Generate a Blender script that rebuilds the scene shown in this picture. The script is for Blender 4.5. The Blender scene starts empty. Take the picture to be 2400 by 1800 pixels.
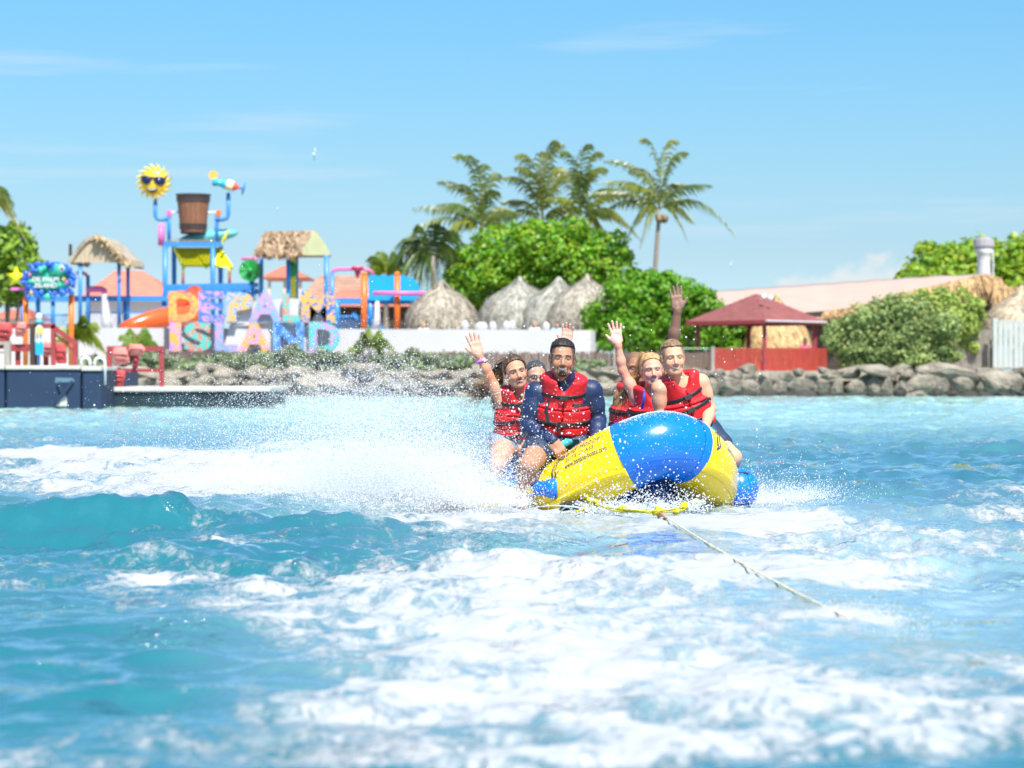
import bpy, bmesh, math, random
import numpy as np
from mathutils import Vector, Matrix, noise as mnoise

scene = bpy.context.scene
COL = scene.collection
R = math.radians
random.seed(7)
rng = np.random.default_rng(11)

# ---------------------------------------------------------------- camera
CAM_H = 0.885
FPX = 2400 * 85.0 / 36.0          # focal length in photo pixels
HOR = 872.0                       # horizon row in photo pixels
cam_d = bpy.data.cameras.new('camera')
cam = bpy.data.objects.new('camera', cam_d)
COL.objects.link(cam)
cam.location = (0, 0, CAM_H)
cam.rotation_euler = (R(90), 0, 0)
cam_d.lens = 85.0
cam_d.sensor_width = 36.0
cam_d.shift_y = -(900 - HOR) / 2400.0
cam_d.clip_start = 0.1
cam_d.clip_end = 6000
cam_d.dof.use_dof = True
cam_d.dof.focus_distance = 16.6
cam_d.dof.aperture_fstop = 3.2
scene.camera = cam

# ---------------------------------------------------------------- world, sun, exposure
SUN_EL, SUN_AZ = 57.0, 160.0       # degrees; azimuth from +Y towards +X
world = bpy.data.worlds.new('World')
scene.world = world
world.use_nodes = True
wn, wl = world.node_tree.nodes, world.node_tree.links
wn.clear()
w_out = wn.new('ShaderNodeOutputWorld')
w_bg = wn.new('ShaderNodeBackground')
w_bg.inputs['Strength'].default_value = 0.10
sky = wn.new('ShaderNodeTexSky')
sky.sky_type = 'NISHITA'
sky.sun_disc = False
sky.sun_elevation = R(SUN_EL)
sky.sun_rotation = R(SUN_AZ)
sky.altitude = 0
sky.air_density = 1.0
sky.dust_density = 0.6
sky.ozone_density = 2.5
tc = wn.new('ShaderNodeTexCoord')
sep = wn.new('ShaderNodeSeparateXYZ')
wl.new(tc.outputs['Generated'], sep.inputs[0])
# the lower sky of the photograph is a clean cyan blue: tint by elevation, smooth to the zenith, raised above the view to add ambient light
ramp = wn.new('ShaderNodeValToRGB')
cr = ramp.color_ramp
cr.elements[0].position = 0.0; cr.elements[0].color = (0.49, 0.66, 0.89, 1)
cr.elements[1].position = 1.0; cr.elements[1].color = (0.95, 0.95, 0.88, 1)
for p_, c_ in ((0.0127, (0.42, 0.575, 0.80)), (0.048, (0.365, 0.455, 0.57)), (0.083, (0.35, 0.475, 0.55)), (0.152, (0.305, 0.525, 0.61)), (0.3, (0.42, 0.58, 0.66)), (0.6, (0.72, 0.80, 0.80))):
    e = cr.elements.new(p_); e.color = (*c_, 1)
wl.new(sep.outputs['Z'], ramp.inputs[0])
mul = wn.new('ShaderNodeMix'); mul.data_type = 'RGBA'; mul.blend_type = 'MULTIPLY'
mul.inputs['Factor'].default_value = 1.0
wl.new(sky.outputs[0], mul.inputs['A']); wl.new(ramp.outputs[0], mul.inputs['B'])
# thin cirrus: noise stretched along the horizon, all round the sky
mp = wn.new('ShaderNodeMapping'); mp.inputs['Scale'].default_value = (2.2, 2.2, 34.0)
mp.inputs['Location'].default_value = (0.3, 0.0, 0.9)
wl.new(tc.outputs['Generated'], mp.inputs[0])
cn = wn.new('ShaderNodeTexNoise'); cn.inputs['Scale'].default_value = 1.6
cn.inputs['Detail'].default_value = 6; cn.inputs['Roughness'].default_value = 0.55
wl.new(mp.outputs[0], cn.inputs['Vector'])
cr2 = wn.new('ShaderNodeMapRange'); cr2.inputs['From Min'].default_value = 0.60; cr2.inputs['From Max'].default_value = 0.85
cr2.inputs['To Max'].default_value = 0.58
wl.new(cn.outputs['Fac'], cr2.inputs['Value'])
cm = wn.new('ShaderNodeMix'); cm.data_type = 'RGBA'
cm.inputs['B'].default_value = (3.4, 3.6, 3.8, 1)
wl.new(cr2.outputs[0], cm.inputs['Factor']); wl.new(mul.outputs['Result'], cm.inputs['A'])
# one low bank of fair weather cumulus far off to the right
cmp_ = wn.new('ShaderNodeMapping'); cmp_.inputs['Location'].default_value = (-0.145, -1.0, -0.033); wl.new(tc.outputs['Generated'], cmp_.inputs[0])
csp = wn.new('ShaderNodeMapping'); csp.inputs['Scale'].default_value = (1 / .034, 0, 1 / .0125); wl.new(cmp_.outputs[0], csp.inputs[0])
cgr = wn.new('ShaderNodeVectorMath'); cgr.operation = 'LENGTH'; wl.new(csp.outputs[0], cgr.inputs[0])
cn2 = wn.new('ShaderNodeTexNoise'); cn2.inputs['Scale'].default_value = 70; cn2.inputs['Detail'].default_value = 5; wl.new(tc.outputs['Generated'], cn2.inputs['Vector'])
cad = wn.new('ShaderNodeMath'); cad.operation = 'MULTIPLY_ADD'; cad.inputs[1].default_value = 2.6; wl.new(cn2.outputs['Fac'], cad.inputs[0])
csb = wn.new('ShaderNodeMath'); csb.operation = 'MULTIPLY'; csb.inputs[1].default_value = -1.0; wl.new(cgr.outputs['Value'], csb.inputs[0]); wl.new(csb.outputs[0], cad.inputs[2])
cmr = wn.new('ShaderNodeMapRange'); cmr.interpolation_type = 'SMOOTHSTEP'; cmr.inputs['From Min'].default_value = .22; cmr.inputs['From Max'].default_value = .75; cmr.inputs['To Max'].default_value = .85; wl.new(cad.outputs[0], cmr.inputs['Value'])
cfr = wn.new('ShaderNodeMath'); cfr.operation = 'GREATER_THAN'; cfr.inputs[1].default_value = 0; 
sp2 = wn.new('ShaderNodeSeparateXYZ'); wl.new(tc.outputs['Generated'], sp2.inputs[0]); wl.new(sp2.outputs['Y'], cfr.inputs[0])
cml = wn.new('ShaderNodeMath'); cml.operation = 'MULTIPLY'; wl.new(cmr.outputs[0], cml.inputs[0]); wl.new(cfr.outputs[0], cml.inputs[1])
cm2 = wn.new('ShaderNodeMix'); cm2.data_type = 'RGBA'; cm2.inputs['B'].default_value = (3.2, 3.4, 3.5, 1); wl.new(cml.outputs[0], cm2.inputs['Factor']); wl.new(cm.outputs['Result'], cm2.inputs['A'])
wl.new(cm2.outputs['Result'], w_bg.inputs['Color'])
wl.new(w_bg.outputs[0], w_out.inputs['Surface'])

sun_d = bpy.data.lights.new('sun', 'SUN')
sun_d.energy = 3.2
sun_d.angle = R(0.53)
sun_d.color = (1.0, 0.95, 0.87)
sun = bpy.data.objects.new('sun', sun_d)
COL.objects.link(sun)
sv = Vector((math.sin(R(SUN_AZ)) * math.cos(R(SUN_EL)), math.cos(R(SUN_AZ)) * math.cos(R(SUN_EL)), math.sin(R(SUN_EL))))
sun.rotation_euler = sv.to_track_quat('Z', 'Y').to_euler()
sun.location = (0, 0, 60)
vs = scene.view_settings
vs.view_transform = 'Standard'; vs.look = 'None'; vs.gamma = 1.0
vs.exposure = 1.36
vs.use_curve_mapping = False
scene.cycles.sample_clamp_indirect = 6.0
scene.cycles.sample_clamp_direct = 30.0
scene.cycles.max_bounces = 6
scene.cycles.transparent_max_bounces = 8
scene.cycles.use_denoising = True

# ---------------------------------------------------------------- helpers
def P(px, py, Y):
    """world point at distance Y seen at photo pixel (px, py)"""
    return Vector(((px - 1200) / FPX * Y, Y, CAM_H + (HOR - py) / FPX * Y))

def wx(px, Y): return (px - 1200) / FPX * Y
def wz(py, Y): return CAM_H + (HOR - py) / FPX * Y

ROOT = {}
def tag(o, label=None, cat=None, group=None, kind=None):
    if label: o['label'] = label
    if cat: o['category'] = cat
    if group: o['group'] = group
    if kind: o['kind'] = kind
    return o

def thing(name, label, cat, loc=(0, 0, 0), group=None, rz=0.0):
    o = bpy.data.objects.new(name, None)
    o.empty_display_size = 0.2
    COL.objects.link(o)
    o.location = loc
    o.rotation_euler = (0, 0, rz)
    return tag(o, label, cat, group)

def mk_mesh(name, verts, faces, mat=None, smooth=False, colors=None, mats=None, mi=None):
    me = bpy.data.meshes.new(name)
    if isinstance(verts, np.ndarray) and isinstance(faces, np.ndarray):
        nv, nf, k = len(verts), len(faces), faces.shape[1]
        me.vertices.add(nv); me.vertices.foreach_set('co', verts.astype(np.float32).ravel())
        me.loops.add(nf * k); me.loops.foreach_set('vertex_index', faces.astype(np.int32).ravel())
        me.polygons.add(nf)
        me.polygons.foreach_set('loop_start', np.arange(0, nf * k, k, dtype=np.int32))
        me.polygons.foreach_set('loop_total', np.full(nf, k, dtype=np.int32))
        me.update(calc_edges=True)
    else:
        me.from_pydata([tuple(v) for v in verts], [], [tuple(f) for f in faces])
        me.update()
    if smooth:
        me.polygons.foreach_set('use_smooth', np.ones(len(me.polygons), dtype=bool))
    if mats:
        for m in mats: me.materials.append(m)
        if mi is not None: me.polygons.foreach_set('material_index', np.asarray(mi, dtype=np.int32))
    elif mat: me.materials.append(mat)
    if colors is not None:
        ca = me.color_attributes.new('Col', 'FLOAT_COLOR', 'POINT')
        c = np.ones((len(me.vertices), 4), dtype=np.float32); c[:, :3] = colors
        ca.data.foreach_set('color', c.ravel())
    return me

def root_loc(o):
    l = Vector((0, 0, 0))
    while o is not None:
        l += o.location; o = o.parent
    return l

def link(name, me, parent=None, world=True):
    """link mesh; verts given in world space are moved into the parent's frame"""
    o = bpy.data.objects.new(name, me)
    COL.objects.link(o)
    if parent is not None:
        if world:
            me.transform(Matrix.Translation(-root_loc(parent)))
        o.parent = parent
    return o

def dup(root, loc, rz=0.0, label=None, scale=None):
    r = root.copy(); COL.objects.link(r); r.location = loc; r.rotation_euler = (0, 0, rz)
    if scale: r.scale = (scale,) * 3 if not hasattr(scale, '__len__') else scale
    if label: r['label'] = label
    for ch in list(root.children):
        c = ch.copy(); COL.objects.link(c); c.parent = r
        for g in list(ch.children):
            d = g.copy(); COL.objects.link(d); d.parent = c
    return r

class MB:
    """collects simple shapes into one mesh"""
    def __init__(s): s.v, s.f = [], []
    def add(s, vs, fs):
        b = len(s.v); s.v += [tuple(v) for v in vs]; s.f += [tuple(i + b for i in f) for f in fs]; return s
    def box(s, c, size, rot=None):
        hx, hy, hz = size[0] / 2, size[1] / 2, size[2] / 2
        vs = [Vector((x, y, z)) for x in (-hx, hx) for y in (-hy, hy) for z in (-hz, hz)]
        if rot is not None: vs = [rot @ v for v in vs]
        c = Vector(c)
        return s.add([v + c for v in vs], [(0, 1, 3, 2), (4, 6, 7, 5), (0, 4, 5, 1), (2, 3, 7, 6), (0, 2, 6, 4), (1, 5, 7, 3)])
    def beam(s, a, b, w, h=None, up=(0, 0, 1)):
        a, b = Vector(a), Vector(b); h = h or w
        d = (b - a).normalized(); up = Vector(up)
        if abs(d.dot(up)) > 0.98: up = Vector((0, 1, 0))
        x = d.cross(up).normalized() * w / 2; y = x.cross(d).normalized() * h / 2
        vs = [a - x - y, a + x - y, a + x + y, a - x + y, b - x - y, b + x - y, b + x + y, b - x + y]
        return s.add(vs, [(0, 3, 2, 1), (4, 5, 6, 7), (0, 1, 5, 4), (1, 2, 6, 5), (2, 3, 7, 6), (3, 0, 4, 7)])
    def tube(s, pts, r, n=8, cap=True):
        pts = [Vector(p) for p in pts]
        rs = r if hasattr(r, '__len__') else [r] * len(pts)
        vs, fs = [], []
        prev = None
        for i, p in enumerate(pts):
            d = (pts[min(i + 1, len(pts) - 1)] - pts[max(i - 1, 0)]).normalized()
            if prev is None:
                up = Vector((0, 0, 1)) if abs(d.z) < 0.9 else Vector((0, 1, 0))
                x = d.cross(up).normalized()
            else:
                x = (prev - d * prev.dot(d)).normalized()
            prev = x; y = d.cross(x)
            for k in range(n):
                a = 2 * math.pi * k / n
                vs.append(p + (x * math.cos(a) + y * math.sin(a)) * rs[i])
        for i in range(len(pts) - 1):
            for k in range(n):
                k2 = (k + 1) % n
                fs.append((i * n + k, i * n + k2, (i + 1) * n + k2, (i + 1) * n + k))
        if cap:
            fs.append(tuple(range(n - 1, -1, -1))); m = (len(pts) - 1) * n
            fs.append(tuple(range(m, m + n)))
        return s.add(vs, fs)
    def lathe(s, prof, n=24, c=(0, 0, 0), rot=None, wob=None):
        vs, fs = [], []
        c = Vector(c)
        for j, (r, z) in enumerate(prof):
            for k in range(n):
                a = 2 * math.pi * k / n
                rr = r * (wob(a, j) if wob else 1)
                v = Vector((rr * math.cos(a), rr * math.sin(a), z))
                vs.append((rot @ v if rot is not None else v) + c)
        for j in range(len(prof) - 1):
            for k in range(n):
                k2 = (k + 1) % n
                fs.append((j * n + k, j * n + k2, (j + 1) * n + k2, (j + 1) * n + k))
        fs.append(tuple(range(n - 1, -1, -1))); m = (len(prof) - 1) * n
        fs.append(tuple(range(m, m + n)))
        return s.add(vs, fs)
    def prism(s, poly, depth, org, ux=(1, 0, 0), uy=(0, 0, 1)):
        """polygon in the (ux, uy) plane extruded along ux x uy by depth"""
        ux, uy, org = Vector(ux), Vector(uy), Vector(org)
        nrm = ux.cross(uy).normalized()
        n = len(poly)
        a = [org + ux * p[0] + uy * p[1] for p in poly]
        b = [v - nrm * depth for v in a]
        fs = [tuple(range(n)), tuple(range(2 * n - 1, n - 1, -1))]
        fs += [(i, i + n, (i + 1) % n + n, (i + 1) % n) for i in range(n)]
        return s.add(a + b, fs)
    def sphere(s, c, r, n=12, m=8, scl=(1, 1, 1), rot=None):
        prof = [(math.sin(math.pi * j / m) * 1.0 + 1e-4, -math.cos(math.pi * j / m)) for j in range(m + 1)]
        vs, fs = [], []
        c = Vector(c)
        for (q, z) in prof:
            for k in range(n):
                a = 2 * math.pi * k / n
                v = Vector((q * math.cos(a) * r * scl[0], q * math.sin(a) * r * scl[1], z * r * scl[2]))
                vs.append((rot @ v if rot is not None else v) + c)
        for j in range(m):
            for k in range(n):
                k2 = (k + 1) % n
                fs.append((j * n + k, j * n + k2, (j + 1) * n + k2, (j + 1) * n + k))
        return s.add(vs, fs)
    def build(s, name, mat, parent=None, smooth=False, world=True, bevel=0):
        me = mk_mesh(name, s.v, s.f, mat, smooth)
        o = link(name, me, parent, world)
        if bevel:
            b = o.modifiers.new('bevel', 'BEVEL'); b.width = bevel; b.segments = 2; b.limit_method = 'ANGLE'
        return o

# ---------------------------------------------------------------- materials
def mat(name, col, rough=0.6, var=0.15, scale=4.0, bump=0.0, bscale=None, metal=0.0, col2=None, attr=False,
        spec=0.5, sss=0.0, coat=0.0, stretch=None, transl=0.0, detail=4):
    m = bpy.data.materials.new(name); m.use_nodes = True
    nt = m.node_tree; N, L = nt.nodes, nt.links
    b = N['Principled BSDF']
    b.inputs['Roughness'].default_value = rough
    b.inputs['Metallic'].default_value = metal
    b.inputs['Specular IOR Level'].default_value = spec
    if coat: b.inputs['Coat Weight'].default_value = coat; b.inputs['Coat Roughness'].default_value = 0.08
    if sss:
        b.inputs['Subsurface Weight'].default_value = sss
        b.inputs['Subsurface Radius'].default_value = (0.02, 0.008, 0.004)
        b.inputs['Subsurface Scale'].default_value = 0.5
    tcn = N.new('ShaderNodeTexCoord')
    src = tcn.outputs['Object']
    if stretch:
        mpn = N.new('ShaderNodeMapping'); mpn.inputs['Scale'].default_value = stretch
        L.new(src, mpn.inputs[0]); src = mpn.outputs[0]
    nz = N.new('ShaderNodeTexNoise'); nz.inputs['Scale'].default_value = scale; nz.inputs['Detail'].default_value = detail
    nz.inputs['Roughness'].default_value = 0.6
    L.new(src, nz.inputs['Vector'])
    mix = N.new('ShaderNodeMix'); mix.data_type = 'RGBA'
    if col2 is None:
        c1 = [max(0, c * (1 - var)) for c in col[:3]] + [1]; c2 = [min(1, c * (1 + var)) for c in col[:3]] + [1]
    else:
        c1 = list(col[:3]) + [1]; c2 = list(col2[:3]) + [1]
    mr = N.new('ShaderNodeMapRange'); mr.inputs['From Min'].default_value = 0.3; mr.inputs['From Max'].default_value = 0.7
    L.new(nz.outputs['Fac'], mr.inputs['Value'])
    L.new(mr.outputs[0], mix.inputs['Factor'])
    mix.inputs['A'].default_value = c1; mix.inputs['B'].default_value = c2
    out = mix.outputs['Result']
    if attr:
        at = N.new('ShaderNodeVertexColor'); at.layer_name = 'Col'
        mx = N.new('ShaderNodeMix'); mx.data_type = 'RGBA'; mx.blend_type = 'MULTIPLY'; mx.inputs['Factor'].default_value = 1
        L.new(at.outputs['Color'], mx.inputs['A']); L.new(out, mx.inputs['B'])
        out = mx.outputs['Result']
    L.new(out, b.inputs['Base Color'])
    if bump:
        bn = N.new('ShaderNodeBump'); bn.inputs['Strength'].default_value = 1.0; bn.inputs['Distance'].default_value = bump
        n2 = N.new('ShaderNodeTexNoise'); n2.inputs['Scale'].default_value = bscale or scale * 3; n2.inputs['Detail'].default_value = 5
        L.new(src, n2.inputs['Vector']); L.new(n2.outputs['Fac'], bn.inputs['Height']); L.new(bn.outputs[0], b.inputs['Normal'])
    if transl:
        tr = N.new('ShaderNodeBsdfTranslucent'); L.new(out, tr.inputs['Color'])
        ms = N.new('ShaderNodeMixShader'); ms.inputs[0].default_value = transl
        L.new(b.outputs[0], ms.inputs[1]); L.new(tr.outputs[0], ms.inputs[2])
        L.new(ms.outputs[0], N['Material Output'].inputs['Surface'])
    return m
# ---------------------------------------------------------------- sea
def gp(px, py):
    """sea-level point seen at photo pixel"""
    Y = CAM_H * FPX / (py - HOR)
    return wx(px, Y), Y

wr = np.random.default_rng(5)
WAVES = []
for lam, n in ((2.8, 5), (1.6, 6), (0.95, 7), (0.6, 8), (0.38, 9), (0.24, 10), (0.15, 9)):
    for _ in range(n):
        th = math.radians(-70 + wr.normal(0, 34))
        l = lam * wr.uniform(0.8, 1.25)
        WAVES.append((2 * math.pi / l, th, 0.0060 * lam ** 0.95 * (2.1 if lam < .5 else 1.15 if lam < .8 else .9) * wr.uniform(0.6, 1.3), wr.uniform(0, 6.28)))

def sm(e0, e1, x):
    t = np.clip((x - e0) / (e1 - e0), 0, 1); return t * t * (3 - 2 * t)

def vnoise(x, y, seed=0):
    """cheap smooth value noise"""
    xi, yi = np.floor(x).astype(np.int64), np.floor(y).astype(np.int64)
    fx, fy = x - xi, y - yi
    fx, fy = fx * fx * (3 - 2 * fx), fy * fy * (3 - 2 * fy)
    def hsh(a, b):
        h = (a * 374761393 + b * 668265263 + seed * 1442695041) & 0x7fffffff
        h = ((h ^ (h >> 13)) * 1274126177) & 0x7fffffff
        return ((h ^ (h >> 16)) & 0xffff) / 65535.0
    return (hsh(xi, yi) * (1 - fx) + hsh(xi + 1, yi) * fx) * (1 - fy) + (hsh(xi, yi + 1) * (1 - fx) + hsh(xi + 1, yi + 1) * fx) * fy

def fbm(x, y, o=4, seed=0):
    s, a, t = 0, 0.5, 0
    for i in range(o):
        s = s + a * vnoise(x * 2 ** i, y * 2 ** i, seed + i); t += a; a *= 0.55
    return s / t

# wake ridges: list of (px, Y, height) along the crest, front width, back width
RIDGES = [
    ([(-300, 13.2, .10), (0, 13.2, .13), (200, 13.3, .18), (330, 13.5, .19), (470, 13.5, .11), (640, 13.4, .06), (900, 13.6, .045), (1150, 13.8, .01)], .36, .8),
    ([(-100, 11.6, .02), (230, 11.5, .06), (330, 11.6, .12), (600, 11.4, .09), (900, 11.2, .08), (1150, 11.0, .11), (1400, 10.6, .10), (1700, 9.9, .05), (1900, 9.4, 0)], .35, .8),
    ([(1450, 7.9, 0), (1620, 7.9, .065), (1900, 8.0, .075), (2100, 7.9, .05), (2300, 7.8, 0)], .3, .5),
    ([(500, 9.2, 0), (800, 9.3, .05), (1000, 9.2, .06), (1250, 9.0, 0)], .25, .5),
    ([(850, 7.6, 0), (1100, 7.6, .05), (1450, 7.5, .04), (1700, 7.4, 0)], .22, .45),
    ([(-100, 8.1, .03), (200, 8.2, .05), (500, 8.4, .04), (700, 8.5, 0)], .22, .45),
    ([(-200, 6.6, .04), (100, 6.6, .05), (400, 6.7, .03), (600, 6.7, 0)], .2, .4),
    ([(1400, 6.4, 0), (1800, 6.3, .05), (2300, 6.2, .04), (2600, 6.2, 0)], .2, .4),
]

def sea_height(X, Y):
    wxp = X + 0.22 * (fbm(X * .9, Y * .9, 2, 3) - .5); wyp = Y + 0.22 * (fbm(X * .9 + 7, Y * .9, 2, 9) - .5)
    H = np.zeros_like(X)
    for k, th, a, ph in WAVES:
        s = np.sin(k * (wxp * math.cos(th) + wyp * math.sin(th)) + ph)
        H += a * (s + 0.35 * (1 - 2 * np.sqrt(np.abs(s) + 1e-4)))
    H *= 0.55 + 0.9 * fbm(X * .35, Y * .35, 2, 21)
    rid = lambda sx, sy, sd: 1 - np.abs(2 * vnoise(wxp * sx + wyp * .35, wyp * sy - wxp * .3, sd) - 1)
    near = 1 - sm(18, 34, Y)
    H += near * (.030 * (rid(1.5, 2.6, 61) * rid(.7, 1.1, 67) - .3) + .024 * (rid(3.6, 6.0, 62) - .5) + .013 * (rid(7.5, 12., 63) - .5))
    H *= .42 + .58 * sm(8.5, 12.5, Y)
    for pts, wf, wb in RIDGES:
        xs = np.array([wx(p[0], p[1]) for p in pts]); ys = np.array([p[1] for p in pts]); hs = np.array([p[2] for p in pts])
        yc = np.interp(X, xs, ys) + 0.25 * (fbm(X * 1.3, Y * 0 + 4.7, 3, int(ys[0] * 10)) - .5); hh = np.interp(X, xs, hs, left=hs[0], right=hs[-1])
        hh = hh * (0.35 + 1.3 * fbm(X * 1.9, Y * 0.5, 4, int(ys[0] * 7)))
        d = Y - yc
        H += hh * np.where(d < 0, np.exp(-(d / wf) ** 2 * 2.2), np.exp(-(d / wb) ** 2 * 2.2))
    # flatter water round the bow and along the tow rope
    for ax_, ay_, bx_, by_, rr_ in ((.95, 15.3, .95, 16.6, .9), (.95, 15.2, 1.2, 7.6, .45)):
        vx, vy = bx_ - ax_, by_ - ay_; t = np.clip(((X - ax_) * vx + (Y - ay_) * vy) / (vx * vx + vy * vy), 0, 1)
        w_ = np.exp(-(((X - ax_ - vx * t) ** 2 + (Y - ay_ - vy * t) ** 2) / rr_ ** 2)); H = H * (1 - .9 * w_) - .03 * w_ * (rr_ > .6)
    return H

# foam blobs in photo pixels: (px, py, rx, ry, amount)
FOAM = [
    # broad trail behind the boat, left
    (330, 1085, 900, 52, 1.15), (900, 1110, 500, 62, .95), (100, 1062, 420, 20, .6), (500, 1150, 700, 30, .35), (1150, 1160, 240, 50, .8),
    # round the bow and to the right
    (1880, 1205, 260, 28, .75), (2200, 1240, 420, 60, .62), (1900, 1280, 420, 60, .45), (2350, 1180, 330, 28, .4), (1760, 1150, 150, 50, .6), (1500, 1215, 280, 20, .25),
    (2150, 1340, 560, 40, .4),
    # foreground foam field
    (330, 1345, 210, 26, .55), (520, 1400, 260, 40, .65), (760, 1330, 420, 40, .6), (900, 1440, 480, 80, .6), (1350, 1400, 520, 80, .75), (700, 1470, 240, 40, .5),
    (1250, 1520, 480, 70, .6), (1050, 1640, 420, 80, .6), (1500, 1640, 560, 110, .6), (820, 1770, 480, 60, .65), (1400, 1770, 520, 60, .7),
    (1700, 1330, 300, 30, .35), (2000, 1455, 130, 40, .6), (100, 1225, 420, 44, .40), (650, 1222, 460, 40, .46), (1000, 1215, 260, 24, .3), (400, 1328, 220, 24, .4), (200, 1480, 420, 30, .14), (1950, 1600, 520, 80, .5), (2050, 1440, 480, 60, .5), (2250, 1720, 420, 60, .5), (1800, 1770, 460, 60, .5), (2250, 1540, 360, 60, .4), (480, 1262, 240, 18, .3), (200, 1790, 260, 30, .3),
]
AERA = [(1880, 1300, 620, 130, .8), (2200, 1400, 500, 120, .7), (1450, 1215, 420, 60, .5), (1100, 1450, 800, 130, .5), (1900, 1210, 600, 60, .7),
        (1300, 1620, 700, 180, .5), (600, 1110, 900, 90, .8), (2100, 1600, 600, 160, .45), (1700, 1450, 700, 120, .4)]

def blobs(lst, px, py):
    s = np.zeros_like(px)
    for cx, cy, rx, ry, a in lst:
        s = s + a * np.exp(-(((px - cx) / rx) ** 2 + ((py - cy) / ry) ** 2) * 1.3)
    return s

def build_sea():
    pys = np.arange(2050, 1080, -1.7)
    ys1 = CAM_H * FPX / (pys - HOR)
    ys2 = np.arange(ys1[-1] + .12, 44, .13)
    ys3 = np.arange(44.2, 98, .22)
    Y = np.concatenate([ys1, ys2, ys3])
    ex = np.array([-6, -4.5, -3.4, -2.5, -1.8, -1.2, -.85, -.6, -.45])
    core = np.linspace(-1640, 1640, 500) / FPX
    a = np.concatenate([ex, core, -ex[::-1]])
    A, YY = np.meshgrid(a, Y)
    X = A * YY
    Z = sea_height(X, YY)
    nr, nc = X.shape
    idx = np.arange(nr * nc).reshape(nr, nc)
    F = np.stack([idx[:-1, :-1], idx[:-1, 1:], idx[1:, 1:], idx[1:, :-1]], -1).reshape(-1, 4)
    px = 1200 + A * FPX
    py = HOR + CAM_H * FPX / YY
    n1 = fbm(X * .8, YY * .55, 4, 31); n2 = fbm(X * 2.6, YY * 1.5, 3, 57)
    lace = sm(5.0, 6.5, YY) * (1 - sm(13, 22, YY)) * .16 + .10 * (1 - sm(14, 40, YY))
    foam = lace + blobs(FOAM, px, py) + (n1 - .56) * 1.7 + (n2 - .5) * .5
    aer = np.clip(blobs(AERA, px, py) + (n1 - .5) * .35, 0, 1)
    Z = Z + np.clip(foam, 0, 1) * .06 * (fbm(X * 5, YY * 4, 3, 91) - .4) * (YY < 30)
    V = np.stack([X, YY, Z], -1).reshape(-1, 3)
    # crest foam streaks, and pale shallows beside the shore
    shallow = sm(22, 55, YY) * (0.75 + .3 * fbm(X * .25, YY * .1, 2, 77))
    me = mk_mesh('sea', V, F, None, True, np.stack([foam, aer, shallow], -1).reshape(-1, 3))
    return me

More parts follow.
